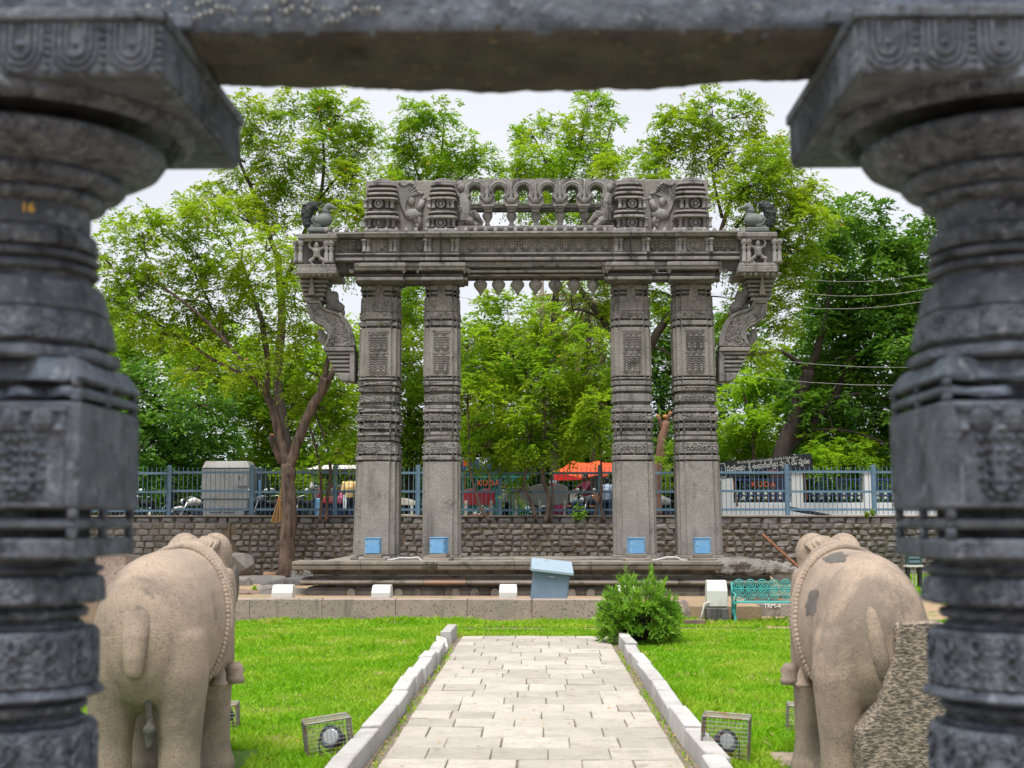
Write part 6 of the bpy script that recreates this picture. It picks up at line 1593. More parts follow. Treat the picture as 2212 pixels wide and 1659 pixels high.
telugu('క్రీ.శ 1162 లో కాకతీయ రాజైన గణపతిదేవ చక్రవర్తి చే స్థాపించబడిన', [], .105, sh * .36, M['signwhite'], sw * .66, .0012, -sw * .31)
telugu('సయంభూ శీ శంభులింగేశర సామి దేవసానం', [('స', 'వ'), ('సయంభూ శీ', 'ర'), ('సయంభూ శీ శంభులింగేశ', 'వ'), ('సయంభూ శీ శంభులింగేశర సా', 'వ'), ('సయంభూ శీ శంభులింగేశర సామి దేవసా', 'థ')], .26, sh * .06, M['signwhite'], sw * .90, .005, -sw * .43)
telugu('శ్రీ రాజరాజేశ్వరి', [], .09, -sh * .33, M['signpink'], sw * .27, .002, -sw * .16)
m = MB(); a_, b_, h_ = -sw / 2 + .02, -sw / 2 + .18, sh * .42
for (x0_, x1_, z0_, z1_) in ((a_, b_, h_ - .02, h_), (a_, b_, -h_, -h_ + .02), (b_ - .02, b_, -h_, h_)): m.bb(x0_, x1_, -.04, -.032, z0_, z1_)
m.build('white_frame', M['signwhite'], sg)
m = MB(); m.tube([P3(1704, 1098, 40.2), P3(1745, 1106, 40.2), P3(1795, 1114, 40.4)], [.07, .06, .03], 6); tag(m.build('black_pipe', M['black']), 'black pipe lying slanted at the foot of the fence on the right', 'pipe')
# ---- utility pole and overhead cables
m = MB(); b = P3(1172, 1140, 52.0); m.tube([(b.x, 52, YS - .2), (b.x, 52, WZ(470, 52))], [.10, .075], 10); tag(m.build('utility_pole', M['cap'], None, True), 'slim pinkish concrete utility pole among the leaves behind the hanging buds', 'pole')
for k, (xa, ya, xb, yb, Y, lab) in enumerate(((1740, 604, 2060, 578, 46.5, 'uppermost pale overhead cable crossing the dark tree on the right'), (1740, 634, 2060, 612, 46.4, 'second pale overhead cable crossing the dark tree on the right'), (1700, 662, 2060, 638, 46.3, 'third pale overhead cable crossing the dark tree on the right'), (1560, 760, 2060, 790, 46.2, 'thin overhead cable crossing low over the right hand tree'), (1540, 800, 2060, 828, 46.1, 'lowest thin overhead cable over the bright sapling on the right'), (150, 768, 520, 790, 46.0, 'upper pale overhead cable crossing the leaves on the far left'), (150, 778, 520, 800, 45.9, 'lower pale overhead cable crossing the leaves on the far left'), (980, 640, 1330, 648, 47.0, 'thin overhead cable showing in the sky gap under the hanging buds'))):
    a, b = P3(xa, ya, Y), P3(xb, yb, Y); d = b - a
    pts = [a + d * t + Vector((0, 0, -.25 * (1 - (2 * t - 1) ** 2))) for t in [-.6 + .2 * i for i in range(12)]]
    m = MB(); m.tube(pts, .0065, 4); tag(m.build('overhead_cable', M['pipe'], None, True), lab, 'cable', 'overhead cables')
# ================================================================== VEGETATION
def unit(a): return a / np.maximum(np.linalg.norm(a, axis=-1, keepdims=True), 1e-9)
def leaf_quads(base, axis, nrm, L_, w_):
    """one rhombic leaf for each row"""
    side = unit(np.cross(axis, nrm)); mid = base + axis * (L_ * .45)[:, None]
    fold = np.cross(side, axis) * (w_ * .18)[:, None]
    v = np.stack([base, mid + side * (w_ * .5)[:, None] + fold, base + axis * L_[:, None], mid - side * (w_ * .5)[:, None] + fold], 1)
    n = len(base)
    return v.reshape(-1, 3), np.arange(n * 4, dtype=np.int32).reshape(-1, 4)
def sprays(origins, dirs, k, slen, L_, w_, droop, rng, spread=.9, flat=.6):
    """k leaves along each twig"""
    n = len(origins); t = np.linspace(.12, 1.0, k)[None, :] + rng.uniform(-.04, .04, (n, k))
    ln = slen * rng.uniform(.65, 1.25, (n, 1))
    p = origins[:, None, :] + dirs[:, None, :] * (t * ln)[..., None]
    p[..., 2] -= droop * (t * ln) ** 2 / slen
    up = np.array([0, 0, 1.0]); sd = unit(np.cross(dirs, up) + rng.normal(0, .15, (n, 3)))
    sg = np.where(np.arange(k) % 2 == 0, 1.0, -1.0)[None, :, None]
    ax = unit(sd[:, None, :] * sg * spread + dirs[:, None, :] * .55 + rng.normal(0, .22, (n, k, 3)) + np.array([0, 0, -.25 * droop - .1]))
    nm = unit(np.array([0, 0, 1.0])[None, None, :] + rng.normal(0, flat, (n, k, 3)))
    m = n * k
    LL = (L_ * rng.uniform(.7, 1.25, m)); WW = w_ * rng.uniform(.75, 1.2, m)
    return leaf_quads(p.reshape(-1, 3), ax.reshape(-1, 3), nm.reshape(-1, 3), LL, WW)
def bez(a, b, sag, n=6, wob=0.0, rr_=random):
    a, b = Vector(a), Vector(b); c = (a + b) / 2 + Vector(sag); out = []
    for k in range(n + 1):
        t = k / n; p = a * (1 - t) ** 2 + c * 2 * t * (1 - t) + b * t * t
        if wob and 0 < k < n: p += Vector((rr_.uniform(-wob, wob), rr_.uniform(-wob, wob), rr_.uniform(-wob, wob)))
        out.append(p)
    return out
def smooth_path(pts, n=4):
    out = []
    P = [pts[0]] + list(pts) + [pts[-1]]
    for i in range(1, len(P) - 2):
        for k in range(n):
            t = k / n; a, b, c, d = P[i - 1], P[i], P[i + 1], P[i + 2]
            out.append(.5 * ((2 * b) + (c - a) * t + (2 * a - 5 * b + 4 * c - d) * t * t + (3 * b - a - 3 * c + d) * t ** 3))
    return out + [Vector(pts[-1])]
def tree(name, label, Y, limbs, clusters, leafmat, bark, seed, dens=1.0, L_=.15, w_=.054, k=11, slen=.36, droop=.5, depth=1.0, group=None, cat='tree', subs=11, flat=.6, tw=1.0, cuts=(), zscale=.8):
    """limbs: (list of (x, y) in the picture, start radius, end radius, depth offset at the end); clusters: (x, y, r, depth offset)"""
    rng = np.random.default_rng(seed); rr_ = random.Random(seed)
    b0 = P3(*limbs[0][0][0], Y); root = tag(empty(name, b0), label, cat, group)
    m = MB(); nodes = []
    for (pts, r0, r1, dy) in limbs:
        P = [P3(x, y, Y + dy * i / max(1, len(pts) - 1)) for i, (x, y) in enumerate(pts)]
        S_ = smooth_path(P, 4); n = len(S_)
        S_ = [p + Vector((rr_.uniform(-1, 1), rr_.uniform(-1, 1), 0)) * r0 * .12 for p in S_]
        rad = [(r0 + (r1 - r0) * i / (n - 1)) * rr_.uniform(.93, 1.07) for i in range(n)]
        m.tube(S_, rad, 10); nodes += list(zip(S_, rad))
    m.v = [(x - b0.x, y - b0.y, z - b0.z) for x, y, z in m.v]
    m.build('trunk', bark, root, True)
    tw_ = MB(); VV, FF, nv = [], [], 0
    for c in clusters:
        x, y, r = c[:3]; dy = c[3] if len(c) > 3 else rr_.uniform(-1.3, 1.3) * depth
        C = P3(x, y, Y + dy); Rw = r * mpp(Y + dy)
        best = min(nodes, key=lambda q: (q[0] - C).length + (0.6 if q[0].z > C.z else 0))
        path = bez(best[0], C, (rr_.uniform(-.2, .2), rr_.uniform(-.2, .2), .12 * (C - best[0]).length), 6, .03 * (C - best[0]).length, rr_)
        rb = min(best[1] * .6, (.018 + .022 * Rw) * tw)
        tw_.tube(path, [rb + (.009 - rb) * i / 6 for i in range(7)], 6)
        sub = unit(rng.normal(size=(subs, 3))) * (rng.uniform(.25, 1.0, (subs, 1)) ** .5) * Rw * np.array([1.0, depth, zscale])
        for s in sub:
            e = C + Vector(s) * .85
            tw_.tube(bez(path[4], e, (0, 0, .08 * Rw), 3, .03 * Rw, rr_), [.010 * tw, .008 * tw, .006 * tw, .004 * tw], 4)
        A = L_ * w_ * .5
        nl = dens * LAI * math.pi * Rw * Rw / A; ns = max(6, int(nl / k))
        idx = rng.integers(0, subs, ns)
        o = np.array(C)[None, :] + sub[idx] + rng.normal(0, .25 * Rw, (ns, 3)) * np.array([1.0, depth, .75])
        d = unit(unit(o - np.array(C)[None, :]) * .8 + rng.normal(0, .55, (ns, 3)) + np.array([0, 0, .25 - .5 * droop * .3]))
        v, f = sprays(o, d, k, slen, L_, w_, droop, rng, flat=flat)
        VV.append(v - np.array(b0)[None, :]); FF.append(f + nv); nv += len(v)
    tw_.v = [(x - b0.x, y - b0.y, z - b0.z) for x, y, z in tw_.v]
    tag(tw_.build('branches', bark, root, True), kind='stuff')
    LEAVES[0] += nv // 4
    me = np_mesh('crown', np.concatenate(VV), np.concatenate(FF), leafmat); link('crown', me, root)
    for (x, y, r) in cuts:
        p = P3(x, y, Y - .05) - b0; MB().sphere((p.x, p.y, p.z), (r, r * .8, r * .8), 8, 6).build('cut_end', M['cutwood'], root, True)
    return root
LAI = 6.2
LEAVES = [0]
TG = 'trees behind the monument'
tree('forked_tree', 'forked tree with bare brown trunk in front of the wall left of the monument', 36.9,
     [([(621, 1252), (620, 1200), (626, 1120), (623, 1040), (622, 1005)], .25, .195, 0), ([(621, 1020), (603, 940), (588, 880), (575, 848)], .15, .105, .3), ([(624, 1015), (650, 935), (676, 875), (694, 848), (700, 815)], .15, .115, -.3), ([(697, 850), (722, 795)], .10, .085, -.2), ([(700, 820), (714, 758), (722, 742)], .085, .06, -.1),
      ([(575, 850), (578, 790), (570, 722), (562, 680), (540, 620), (520, 560)], .10, .05, .6), ([(576, 852), (545, 815), (515, 770), (470, 720), (430, 680), (380, 640), (320, 600)], .075, .03, -.8), ([(545, 815), (500, 797), (450, 770), (395, 730), (320, 690), (262, 662)], .055, .025, .7), ([(500, 760), (470, 690), (440, 630), (405, 560)], .045, .02, 1.0), ([(722, 742), (690, 690), (640, 665), (600, 660)], .04, .02, .5),
      ([(606, 1000), (590, 960), (586, 940)], .085, .06, -.15)],
     [(450, 470, 55), (385, 480, 52), (305, 500, 58), (425, 550, 62), (335, 575, 66), (255, 590, 55), (480, 625, 62), (395, 650, 62), (300, 655, 62), (560, 610, 58), (630, 640, 45), (520, 700, 52), (435, 735, 50), (345, 720, 48), (620, 720, 50), (690, 690, 42), (225, 545, 38), (240, 650, 40), (520, 540, 50), (590, 530, 42), (500, 800, 36), (570, 760, 40), (660, 560, 40), (420, 800, 30)],
     L_NEEM, M['bark'], 101, .62, cuts=((587, 941, .075), (722, 793, .085)), group=TG)
tree('tall_tree', 'tall light green tree with thin upright limbs above the forked tree', 43.0,
     [([(620, 1130), (622, 1000), (600, 820), (610, 690), (600, 560)], .20, .11, 0), ([(600, 560), (570, 480), (540, 400), (515, 330), (540, 240)], .09, .03, .6), ([(612, 620), (650, 520), (690, 430), (700, 330), (690, 250)], .09, .03, -.6), ([(690, 430), (730, 380), (780, 320)], .05, .02, -.4), ([(580, 500), (520, 470), (450, 430)], .045, .02, .5)],
     [(535, 225, 42), (555, 285, 52), (525, 350, 52), (560, 410, 52), (600, 460, 55), (640, 225, 46), (690, 235, 52), (740, 250, 50), (700, 320, 58), (760, 320, 50), (650, 330, 40), (640, 400, 48), (720, 400, 55), (780, 380, 45), (700, 480, 50), (760, 460, 45), (520, 460, 50), (470, 425, 38), (420, 440, 34), (660, 560, 50), (740, 560, 45), (805, 300, 36), (800, 450, 38), (600, 350, 40)],
     L_NEEM, M['bark_dark'], 102, .62, group=TG)
tree('crest_tree', 'small feathery tree rising above the left half of the crest', 47.0,
     [([(958, 1130), (955, 800), (950, 600), (925, 420)], .17, .07, 0), ([(925, 430), (890, 340), (880, 250)], .05, .02, .3), ([(925, 440), (950, 360), (960, 250)], .05, .02, -.3), ([(925, 450), (980, 400), (1040, 350)], .045, .02, .3)],
     [(885, 250, 36), (955, 240, 34), (915, 300, 48), (985, 325, 46), (860, 335, 44), (1040, 345, 32), (900, 375, 55), (965, 385, 50), (1020, 390, 38), (845, 400, 40), (880, 480, 60), (900, 570, 65), (870, 640, 60), (940, 470, 40)],
     L_YOUNG, M['bark_dark'], 103, .8, group=TG)
tree('crest_tree', 'feathery tree rising above the middle of the crest', 46.0,
     [([(1200, 1130), (1195, 800), (1205, 560), (1215, 420)], .17, .07, 0), ([(1215, 430), (1250, 330), (1270, 230)], .05, .02, .3), ([(1215, 440), (1180, 350), (1150, 290)], .05, .02, -.3), ([(1215, 450), (1290, 370), (1320, 270)], .045, .02, .3)],
     [(1275, 228, 38), (1200, 275, 34), (1145, 295, 38), (1255, 285, 48), (1318, 262, 30), (1170, 345, 46), (1110, 372, 34), (1235, 355, 52), (1295, 345, 42), (1140, 390, 40), (1210, 420, 50), (1100, 410, 36), (1280, 430, 44), (1160, 450, 44), (1220, 490, 44)],
     L_YOUNG, M['bark_dark'], 104, .8, group=TG)
tree('spreading_tree', 'broad yellow green tree with dark forked limbs behind the right pillars', 41.5,
     [([(1362, 1125), (1366, 960), (1368, 800)], .26, .20, 0), ([(1368, 810), (1330, 745), (1302, 690), (1272, 650), (1240, 600), (1228, 520)], .16, .06, .4), ([(1368, 815), (1405, 745), (1440, 690), (1490, 630), (1540, 540), (1580, 430)], .17, .06, -.4), ([(1300, 690), (1250, 668), (1200, 680), (1165, 690)], .05, .02, -.5), ([(1400, 750), (1440, 760), (1480, 800)], .05, .02, -.2), ([(1545, 530), (1600, 480), (1660, 400)], .06, .025, .5), ([(1560, 470), (1540, 380), (1530, 280)], .06, .02, .5), ([(1310, 770), (1270, 810), (1215, 800)], .035, .015, -.6)],
     [(1540, 240, 46), (1470, 255, 42), (1598, 250, 40), (1400, 330, 52), (1500, 318, 60), (1590, 325, 54), (1335, 365, 46), (1660, 335, 48), (1705, 330, 40), (1620, 400, 54), (1690, 420, 56), (1745, 410, 38), (1560, 420, 52), (1640, 490, 56), (1705, 520, 54), (1750, 480, 40), (1580, 560, 48), (1660, 590, 52), (1715, 610, 42), (1620, 650, 44), (1690, 690, 40), (1500, 560, 40), (1430, 630, 40), (1290, 640, 36), (1240, 590, 34), (1350, 660, 38), (1440, 400, 46), (1480, 680, 36), (1280, 560, 40), (1420, 540, 40), (1740, 560, 40), (1600, 720, 36), (1650, 760, 32)],
     L_NEEM, M['bark_dark'], 105, .88, group=TG)
tree('dark_tree', 'large dark green tree with crooked black limbs on the far right', 48.5,
     [([(1670, 1130), (1688, 990), (1720, 890), (1745, 800)], .36, .24, 0), ([(1690, 985), (1740, 930), (1800, 860), (1830, 780), (1845, 700)], .20, .08, .8), ([(1745, 805), (1770, 740), (1790, 640), (1800, 540)], .16, .05, -.5), ([(1745, 800), (1690, 760), (1640, 765)], .13, .06, -.6), ([(1800, 860), (1870, 850), (1940, 870)], .07, .03, .2), ([(1830, 780), (1900, 740), (1970, 700)], .07, .03, .4), ([(1795, 620), (1870, 575), (1930, 540)], .06, .03, .4), ([(1740, 930), (1830, 930), (1920, 960)], .06, .03, -.5)],
     [(1862, 455, 38), (1800, 480, 42), (1850, 515, 52), (1930, 530, 46), (1985, 555, 42), (1785, 560, 46), (1900, 595, 60), (1980, 640, 56), (1805, 635, 54), (1862, 690, 60), (1960, 730, 56), (1785, 730, 50), (1880, 790, 54), (1975, 820, 48), (1765, 800, 40), (1935, 880, 46), (1845, 880, 42), (2010, 500, 36), (2030, 700, 46), (2040, 580, 46), (1830, 960, 44), (1920, 960, 48), (2000, 920, 50), (2010, 800, 40), (1770, 880, 40), (1735, 780, 34), (1760, 690, 40), (1720, 860, 30), (1840, 780, 50), (1920, 680, 50), (1750, 940, 36)],
     L_DARK, M['bark_dark'], 106, 1.25, L_=.23, w_=.10, k=9, slen=.5, depth=1.2, subs=15, group=TG)
tree('bright_tree', 'small bright green tree hanging over the white wall right of the monument', 49.6,
     [([(1640, 1120), (1630, 1000), (1620, 900), (1600, 830)], .09, .03, 0), ([(1625, 950), (1670, 890), (1690, 850)], .04, .02, .2)],
     [(1600, 825, 44), (1652, 845, 40), (1590, 900, 52), (1670, 905, 44), (1620, 950, 48), (1700, 905, 24), (1575, 960, 40), (1640, 800, 26)], L_BRIGHT, M['bark'], 107, 1.0, L_=.15, w_=.065, group=TG)
tree('bright_sapling', 'bright green sapling standing behind the white wall on the right', 48.6,
     [([(1810, 1120), (1808, 1030), (1800, 940), (1792, 900)], .05, .02, 0)], [(1790, 915, 26), (1780, 950, 34), (1830, 965, 36), (1780, 985, 34), (1868, 985, 32), (1830, 1000, 40), (1760, 1000, 26)], L_BRIGHT, M['bark'], 108, 1.0, L_=.16, w_=.06, group=TG)
tree('chopped_tree', 'reddish tree trunk chopped short between the two right pillars', 39.6,
     [([(1420, 1120), (1418, 1040), (1428, 960), (1440, 910)], .16, .11, 0), ([(1438, 915), (1448, 893)], .07, .05, -.1), ([(1432, 930), (1422, 900)], .07, .05, -.1)],
     [(1432, 1010, 16), (1440, 985, 18), (1425, 1040, 15)], L_MID, M['bark_red'], 109, .8, cuts=((1448, 892, .06), (1421, 899, .06), (1437, 900, .08)), group=TG, L_=.22, w_=.05)
SG = 'thin saplings on the wall ledge'
tree('wall_sapling', 'slender sapling with curved stem before the red bench', 38.2,
     [([(1060, 1128), (1040, 1100), (1024, 1050), (1015, 1005), (1012, 900), (1008, 800)], .055, .02, 0)], [(1020, 980, 40), (1040, 920, 46), (1010, 860, 42), (1040, 800, 42), (1015, 740, 36), (1060, 960, 34)], L_YOUNG, M['bark'], 110, .7, group=SG, cat='sapling', L_=.14, w_=.056, depth=.6)
tree('wall_sapling', 'slender sapling bending left in front of the grey bench', 38.2,
     [([(1158, 1128), (1150, 1090), (1132, 1050), (1140, 1000), (1148, 930), (1140, 820)], .05, .018, 0)], [(1110, 990, 42), (1140, 940, 46), (1100, 880, 46), (1150, 820, 46), (1100, 780, 42), (1130, 720, 40), (1118, 1060, 20)], L_YOUNG, M['bark'], 111, .7, group=SG, cat='sapling', L_=.14, w_=.056, depth=.6)
tree('wall_sapling', 'tall twin stemmed sapling in front of the grey bench', 38.2,
     [([(1178, 1130), (1186, 1080), (1172, 1030), (1180, 980), (1176, 880), (1172, 780), (1168, 700)], .07, .025, 0), ([(1190, 1128), (1194, 1060), (1186, 1000), (1185, 920)], .035, .015, .1)], [(1195, 965, 40), (1180, 930, 42), (1230, 940, 46), (1190, 860, 46), (1240, 860, 44), (1200, 790, 44), (1160, 740, 40), (1225, 720, 40), (1180, 680, 34)], L_YOUNG, M['bark'], 112, .7, group=SG, cat='sapling', L_=.14, w_=.056, depth=.6)
tree('wall_sapling', 'sapling with two crossing stems beside the third pillar', 38.2,
     [([(1306, 1128), (1296, 1080), (1300, 1040), (1296, 960), (1290, 860)], .05, .02, 0), ([(1284, 1126), (1290, 1090), (1304, 1050)], .03, .015, -.1)], [(1300, 950, 30), (1280, 915, 38), (1300, 870, 40), (1275, 810, 40), (1300, 750, 36), (1262, 930, 32)], L_YOUNG, M['bark'], 113, .7, group=SG, cat='sapling', L_=.14, w_=.056, depth=.6)
tree('wall_sapling', 'pair of thin bent grey stems between forked trunk and leftmost pillar', 38.2,
     [([(690, 1130), (694, 1080), (692, 1020), (680, 960), (668, 920)], .055, .03, 0), ([(704, 1130), (708, 1070), (714, 1020), (708, 970), (690, 915), (672, 880)], .06, .025, .1), ([(700, 950), (720, 900), (730, 850)], .025, .012, .2)], [(700, 880, 38), (740, 850, 40), (660, 860, 36), (740, 920, 36), (730, 980, 34), (670, 800, 36)], L_YOUNG, M['bark'], 114, .7, group=SG, cat='sapling', L_=.14, w_=.056, depth=.6)
BG = 'trees across the street'
kw_bg = dict(L_=.24, w_=.10, k=8, slen=.6, depth=1.1, group=BG, subs=13, tw=1.6)
tree('street_tree', 'dark round-leaved tree above the fence at the far left', 45.0, [([(380, 1130), (375, 1000), (370, 900)], .18, .08, 0)], [(330, 890, 80), (280, 840, 60), (400, 910, 74), (455, 880, 60), (305, 960, 64), (420, 985, 66), (245, 920, 56), (360, 1020, 60), (470, 960, 50), (280, 1030, 50)], L_DARK, M['bark_dark'], 201, .8, **kw_bg)
tree('street_tree', 'bright yellow green tree showing between the limbs of the forked tree', 51.0, [([(600, 1130), (605, 980), (610, 850)], .2, .1, 0)], [(540, 800, 84), (620, 840, 90), (700, 820, 84), (560, 910, 84), (660, 930, 84), (740, 900, 76), (480, 760, 70), (750, 740, 60), (600, 1000, 80), (700, 1010, 80), (500, 870, 60), (760, 1000, 50)], L_YOUNG, M['bark_dark'], 202, .72, **kw_bg)
tree('street_tree', 'mid green tree filling the gap between the two left pillars', 51.0, [([(885, 1130), (885, 980), (885, 800)], .2, .1, 0)], [(870, 700, 70), (890, 790, 84), (880, 890, 84), (890, 980, 74), (840, 760, 60), (940, 850, 60), (850, 950, 60), (940, 960, 60)], L_MID, M['bark_dark'], 203, .75, **kw_bg)
tree('street_tree', 'dense mid green tree seen through the central opening, left part', 53.0, [([(1070, 1130), (1075, 980), (1080, 850)], .2, .1, 0)], [(1040, 720, 60), (1110, 700, 74), (1050, 800, 80), (1130, 800, 84), (1020, 880, 74), (1100, 890, 84), (1050, 970, 80), (1130, 980, 80), (990, 970, 60), (1090, 1030, 60)], L_MID, M['bark_dark'], 204, .75, **kw_bg)
tree('street_tree', 'dense green tree seen through the central opening, right part', 54.5, [([(1250, 1130), (1250, 980), (1245, 850)], .2, .1, 0)], [(1200, 720, 74), (1280, 740, 70), (1190, 820, 80), (1270, 830, 80), (1210, 910, 84), (1300, 910, 76), (1180, 990, 76), (1270, 990, 80), (1330, 830, 60), (1320, 990, 60)], L_MID, M['bark_dark'], 205, .75, **kw_bg)
tree('street_tree', 'dark tree filling the gap between the two right pillars', 54.0, [([(1430, 1130), (1430, 980), (1430, 850)], .2, .1, 0)], [(1400, 720, 70), (1450, 790, 76), (1410, 860, 76), (1450, 940, 74), (1390, 970, 70), (1500, 880, 60), (1500, 720, 60), (1450, 1020, 60)], L_DARK, M['bark_dark'], 206, .75, **kw_bg)
tree('street_tree', 'dark shrubby tree behind the black sign board', 56.0, [([(1740, 1130), (1740, 1020), (1740, 960)], .2, .1, 0)], [(1580, 720, 60), (1560, 820, 60), (1600, 1000, 70), (1690, 960, 76), (1770, 980, 70), (1720, 860, 66), (1850, 1000, 66), (1930, 990, 66), (1660, 800, 56), (2000, 980, 60), (1700, 1050, 60), (1800, 1050, 60), (1900, 1060, 60), (1980, 1060, 60), (1800, 760, 80), (1900, 750, 80), (1980, 690, 76), (1850, 640, 70), (1950, 600, 62), (1790, 860, 70), (1900, 870, 74), (2000, 850, 70), (1880, 540, 50), (2030, 760, 60)], L_DARK, M['bark_dark'], 207, .75, **kw_bg)
tree('street_tree', 'light green tree at the far left edge behind the column', 49.0, [([(250, 1130), (255, 980), (260, 850)], .2, .08, 0)], [(215, 700, 56), (235, 780, 60), (285, 730, 60), (340, 780, 66), (410, 800, 60), (200, 850, 60), (170, 760, 60), (470, 820, 50), (380, 740, 50), (150, 900, 60), (180, 980, 60)], L_YOUNG, M['bark_dark'], 208, .75, **kw_bg)

tree('street_tree', 'mid green tree just outside the left edge of the view', 50.0, [([(20, 1130), (25, 980), (20, 820)], .2, .08, 0)], [(20, 620, 80), (-50, 700, 90), (80, 700, 80), (20, 800, 100), (-70, 850, 90), (100, 850, 90), (20, 930, 90), (-60, 980, 80), (100, 980, 80)], L_MID, M['bark_dark'], 209, .55, **kw_bg)
tree('street_tree', 'mid green tree just outside the right edge of the view', 50.0, [([(2180, 1130), (2175, 980), (2180, 820)], .2, .08, 0)], [(2180, 600, 90), (2110, 690, 90), (2250, 690, 90), (2180, 780, 100), (2100, 850, 90), (2260, 850, 90), (2180, 940, 90), (2100, 990, 80), (2270, 990, 80)], L_MID, M['bark_dark'], 210, .55, **kw_bg)
HB = 'shrubs along the far side of the street'
for k_, (x_, lab_, mat_) in enumerate(((180, 'dense green shrub behind the fence at the far left edge', L_MID), (330, 'dark shrub under the far left tree behind the fence', L_DARK), (470, 'dark shrub just left of the grey kiosk', L_DARK), (620, 'green shrub behind the motorbikes and forked trunk', L_BRIGHT), (760, 'dark shrub behind the food cart', L_DARK), (900, 'dark shrub seen low between the two left pillars', L_DARK), (1060, 'green shrub behind the red bench', L_MID), (1200, 'dark shrub behind the grey bench', L_DARK), (1340, 'dark shrub behind the orange stall', L_DARK), (1480, 'dark shrub seen low between the two right pillars', L_DARK), (1640, 'green shrub behind the left bay of the white wall', L_MID), (1790, 'dark shrub behind the middle bay of the white wall', L_DARK), (1940, 'green shrub behind the right bay of the white wall', L_MID), (2090, 'green shrub behind the far right end of the white wall', L_MID))):
    tree('street_shrub', lab_, 55.5 + (k_ % 3), [([(x_, 1132), (x_ + 4, 1080), (x_, 1040)], .06, .03, 0)], [(x_ - 50, 1095, 52), (x_ + 10, 1090, 56), (x_ + 60, 1095, 52), (x_ - 40, 1045, 56), (x_ + 30, 1040, 58), (x_, 1000, 52), (x_ + 70, 1015, 48)], mat_, M['bark_dark'], 300 + k_, .62, L_=.26, w_=.13, k=7, slen=.5, group=HB, cat='shrub', subs=12, zscale=.9)
print('LEAVES', LEAVES)
# ---- coconut palm
pY = 49.5; c0 = P3(1268, 655, pY); palm = tag(empty('coconut_palm', (c0.x, pY, YS)), 'coconut palm with drooping pale fronds seen through the central opening', 'palm')
m = MB(); m.tube([(.25, 0, -.2), (.15, 0, 4.0), (0, 0, c0.z - YS)], [.16, .12, .10], 10); m.build('trunk', M['bark'], palm, True)
rng = np.random.default_rng(5)
for k, (ax_, az, ln, dr) in enumerate(((-1.0, .35, 2.5, 1.5), (-.9, .0, 2.6, 1.9), (-.45, -.15, 2.7, 2.4), (-1.1, .55, 2.2, .9), (-.15, .6, 2.4, 1.2), (.5, .4, 2.3, 1.4), (.9, .1, 2.4, 1.8), (-.2, -.2, 2.4, 2.3), (.3, -.1, 2.2, 2.2), (-.7, .7, 2.0, .7))):
    t = np.linspace(0, 1, 46); yo = [-.3, .2, -.5, .4, -.6, .3, -.3, -.8, .6, .0][k]
    p = np.stack([ax_ * ln * t * (1 - .15 * t), yo * ln * .5 * t, az * ln * t - dr * t * t], 1)
    d = unit(np.gradient(p, axis=0)); sd = unit(np.cross(d, np.array([0, .35, 1.0])))
    b, a_, n_ = [], [], []
    for s in (-1, 1):
        b.append(p[3:]); a_.append(unit(sd[3:] * s * .75 + d[3:] * .5 + np.array([0, 0, -.55]) + rng.normal(0, .05, (43, 3)))); n_.append(unit(np.cross(d[3:], sd[3:]) + rng.normal(0, .1, (43, 3))))
    b, a_, n_ = np.concatenate(b), np.concatenate(a_), np.concatenate(n_); L__ = .62 * np.tile(np.sin(np.linspace(.5, 2.9, 43)), 2)
    v, f = leaf_quads(b, a_, n_, L__, np.full(86, .055))
    fo = link('frond', np_mesh('frond', v, f, L_PALM), palm, (0, 0, c0.z - YS))
    m = MB(); m.tube([Vector(q) for q in p[::5]], .022, 5); m.build('rib', M['straw'], fo)

# ---- oleander bush beside the path end
bY_ = 21.9; bb_ = P3(1381, 1384, bY_); bush = tag(empty('oleander_bush', (bb_.x, bY_, 0)), 'rounded green oleander bush at the far end of the path', 'bush')
rng = np.random.default_rng(9); st = MB(); VV, FF, nv = [], [], 0
for k in range(360):
    th = rng.uniform(0, 2 * math.pi); el = math.acos(rng.uniform(.02, 1.0)) if k > 130 else math.acos(rng.uniform(-.35, .35)); ln = rng.uniform(.78, 1.0) * (1.20 - .36 * math.sin(el) ** 2)
    d = np.array([math.sin(el) * math.cos(th), math.sin(el) * math.sin(th), math.cos(el)]); base = np.array([.10 * math.cos(th), .10 * math.sin(th), .06])
    if el > 1.2: base[2] = .16 + .22 * rng.random()
    tip = base + d * ln * np.array([.70, .70, 1.0])
    if tip[2] < .05: tip[2] = .05
    P = [Vector(base + (tip - base) * t + np.array([0, 0, .10 * math.sin(t * math.pi)])) for t in (0, .33, .66, 1)]
    st.tube(P, [.010, .008, .006, .004], 4)
    nlf = 32; t = rng.uniform(.52, 1.0, nlf)[:, None]; o = base + (tip - base) * t; o[:, 2] += (.10 * np.sin(t * math.pi))[:, 0]
    ax = unit(d[None, :] * .75 + rng.normal(0, .55, (nlf, 3)) + np.array([0, 0, .35])); nm = unit(np.array([0, 0, .7]) + d[None, :] * .5 + rng.normal(0, .4, (nlf, 3)))
    v, f = leaf_quads(o, ax, nm, rng.uniform(.095, .155, nlf), rng.uniform(.021, .031, nlf)); VV.append(v); FF.append(f + nv); nv += len(v)
st.build('stems', M['bark'], bush, True)
link('foliage', np_mesh('foliage', np.concatenate(VV), np.concatenate(FF), L_BUSH), bush)
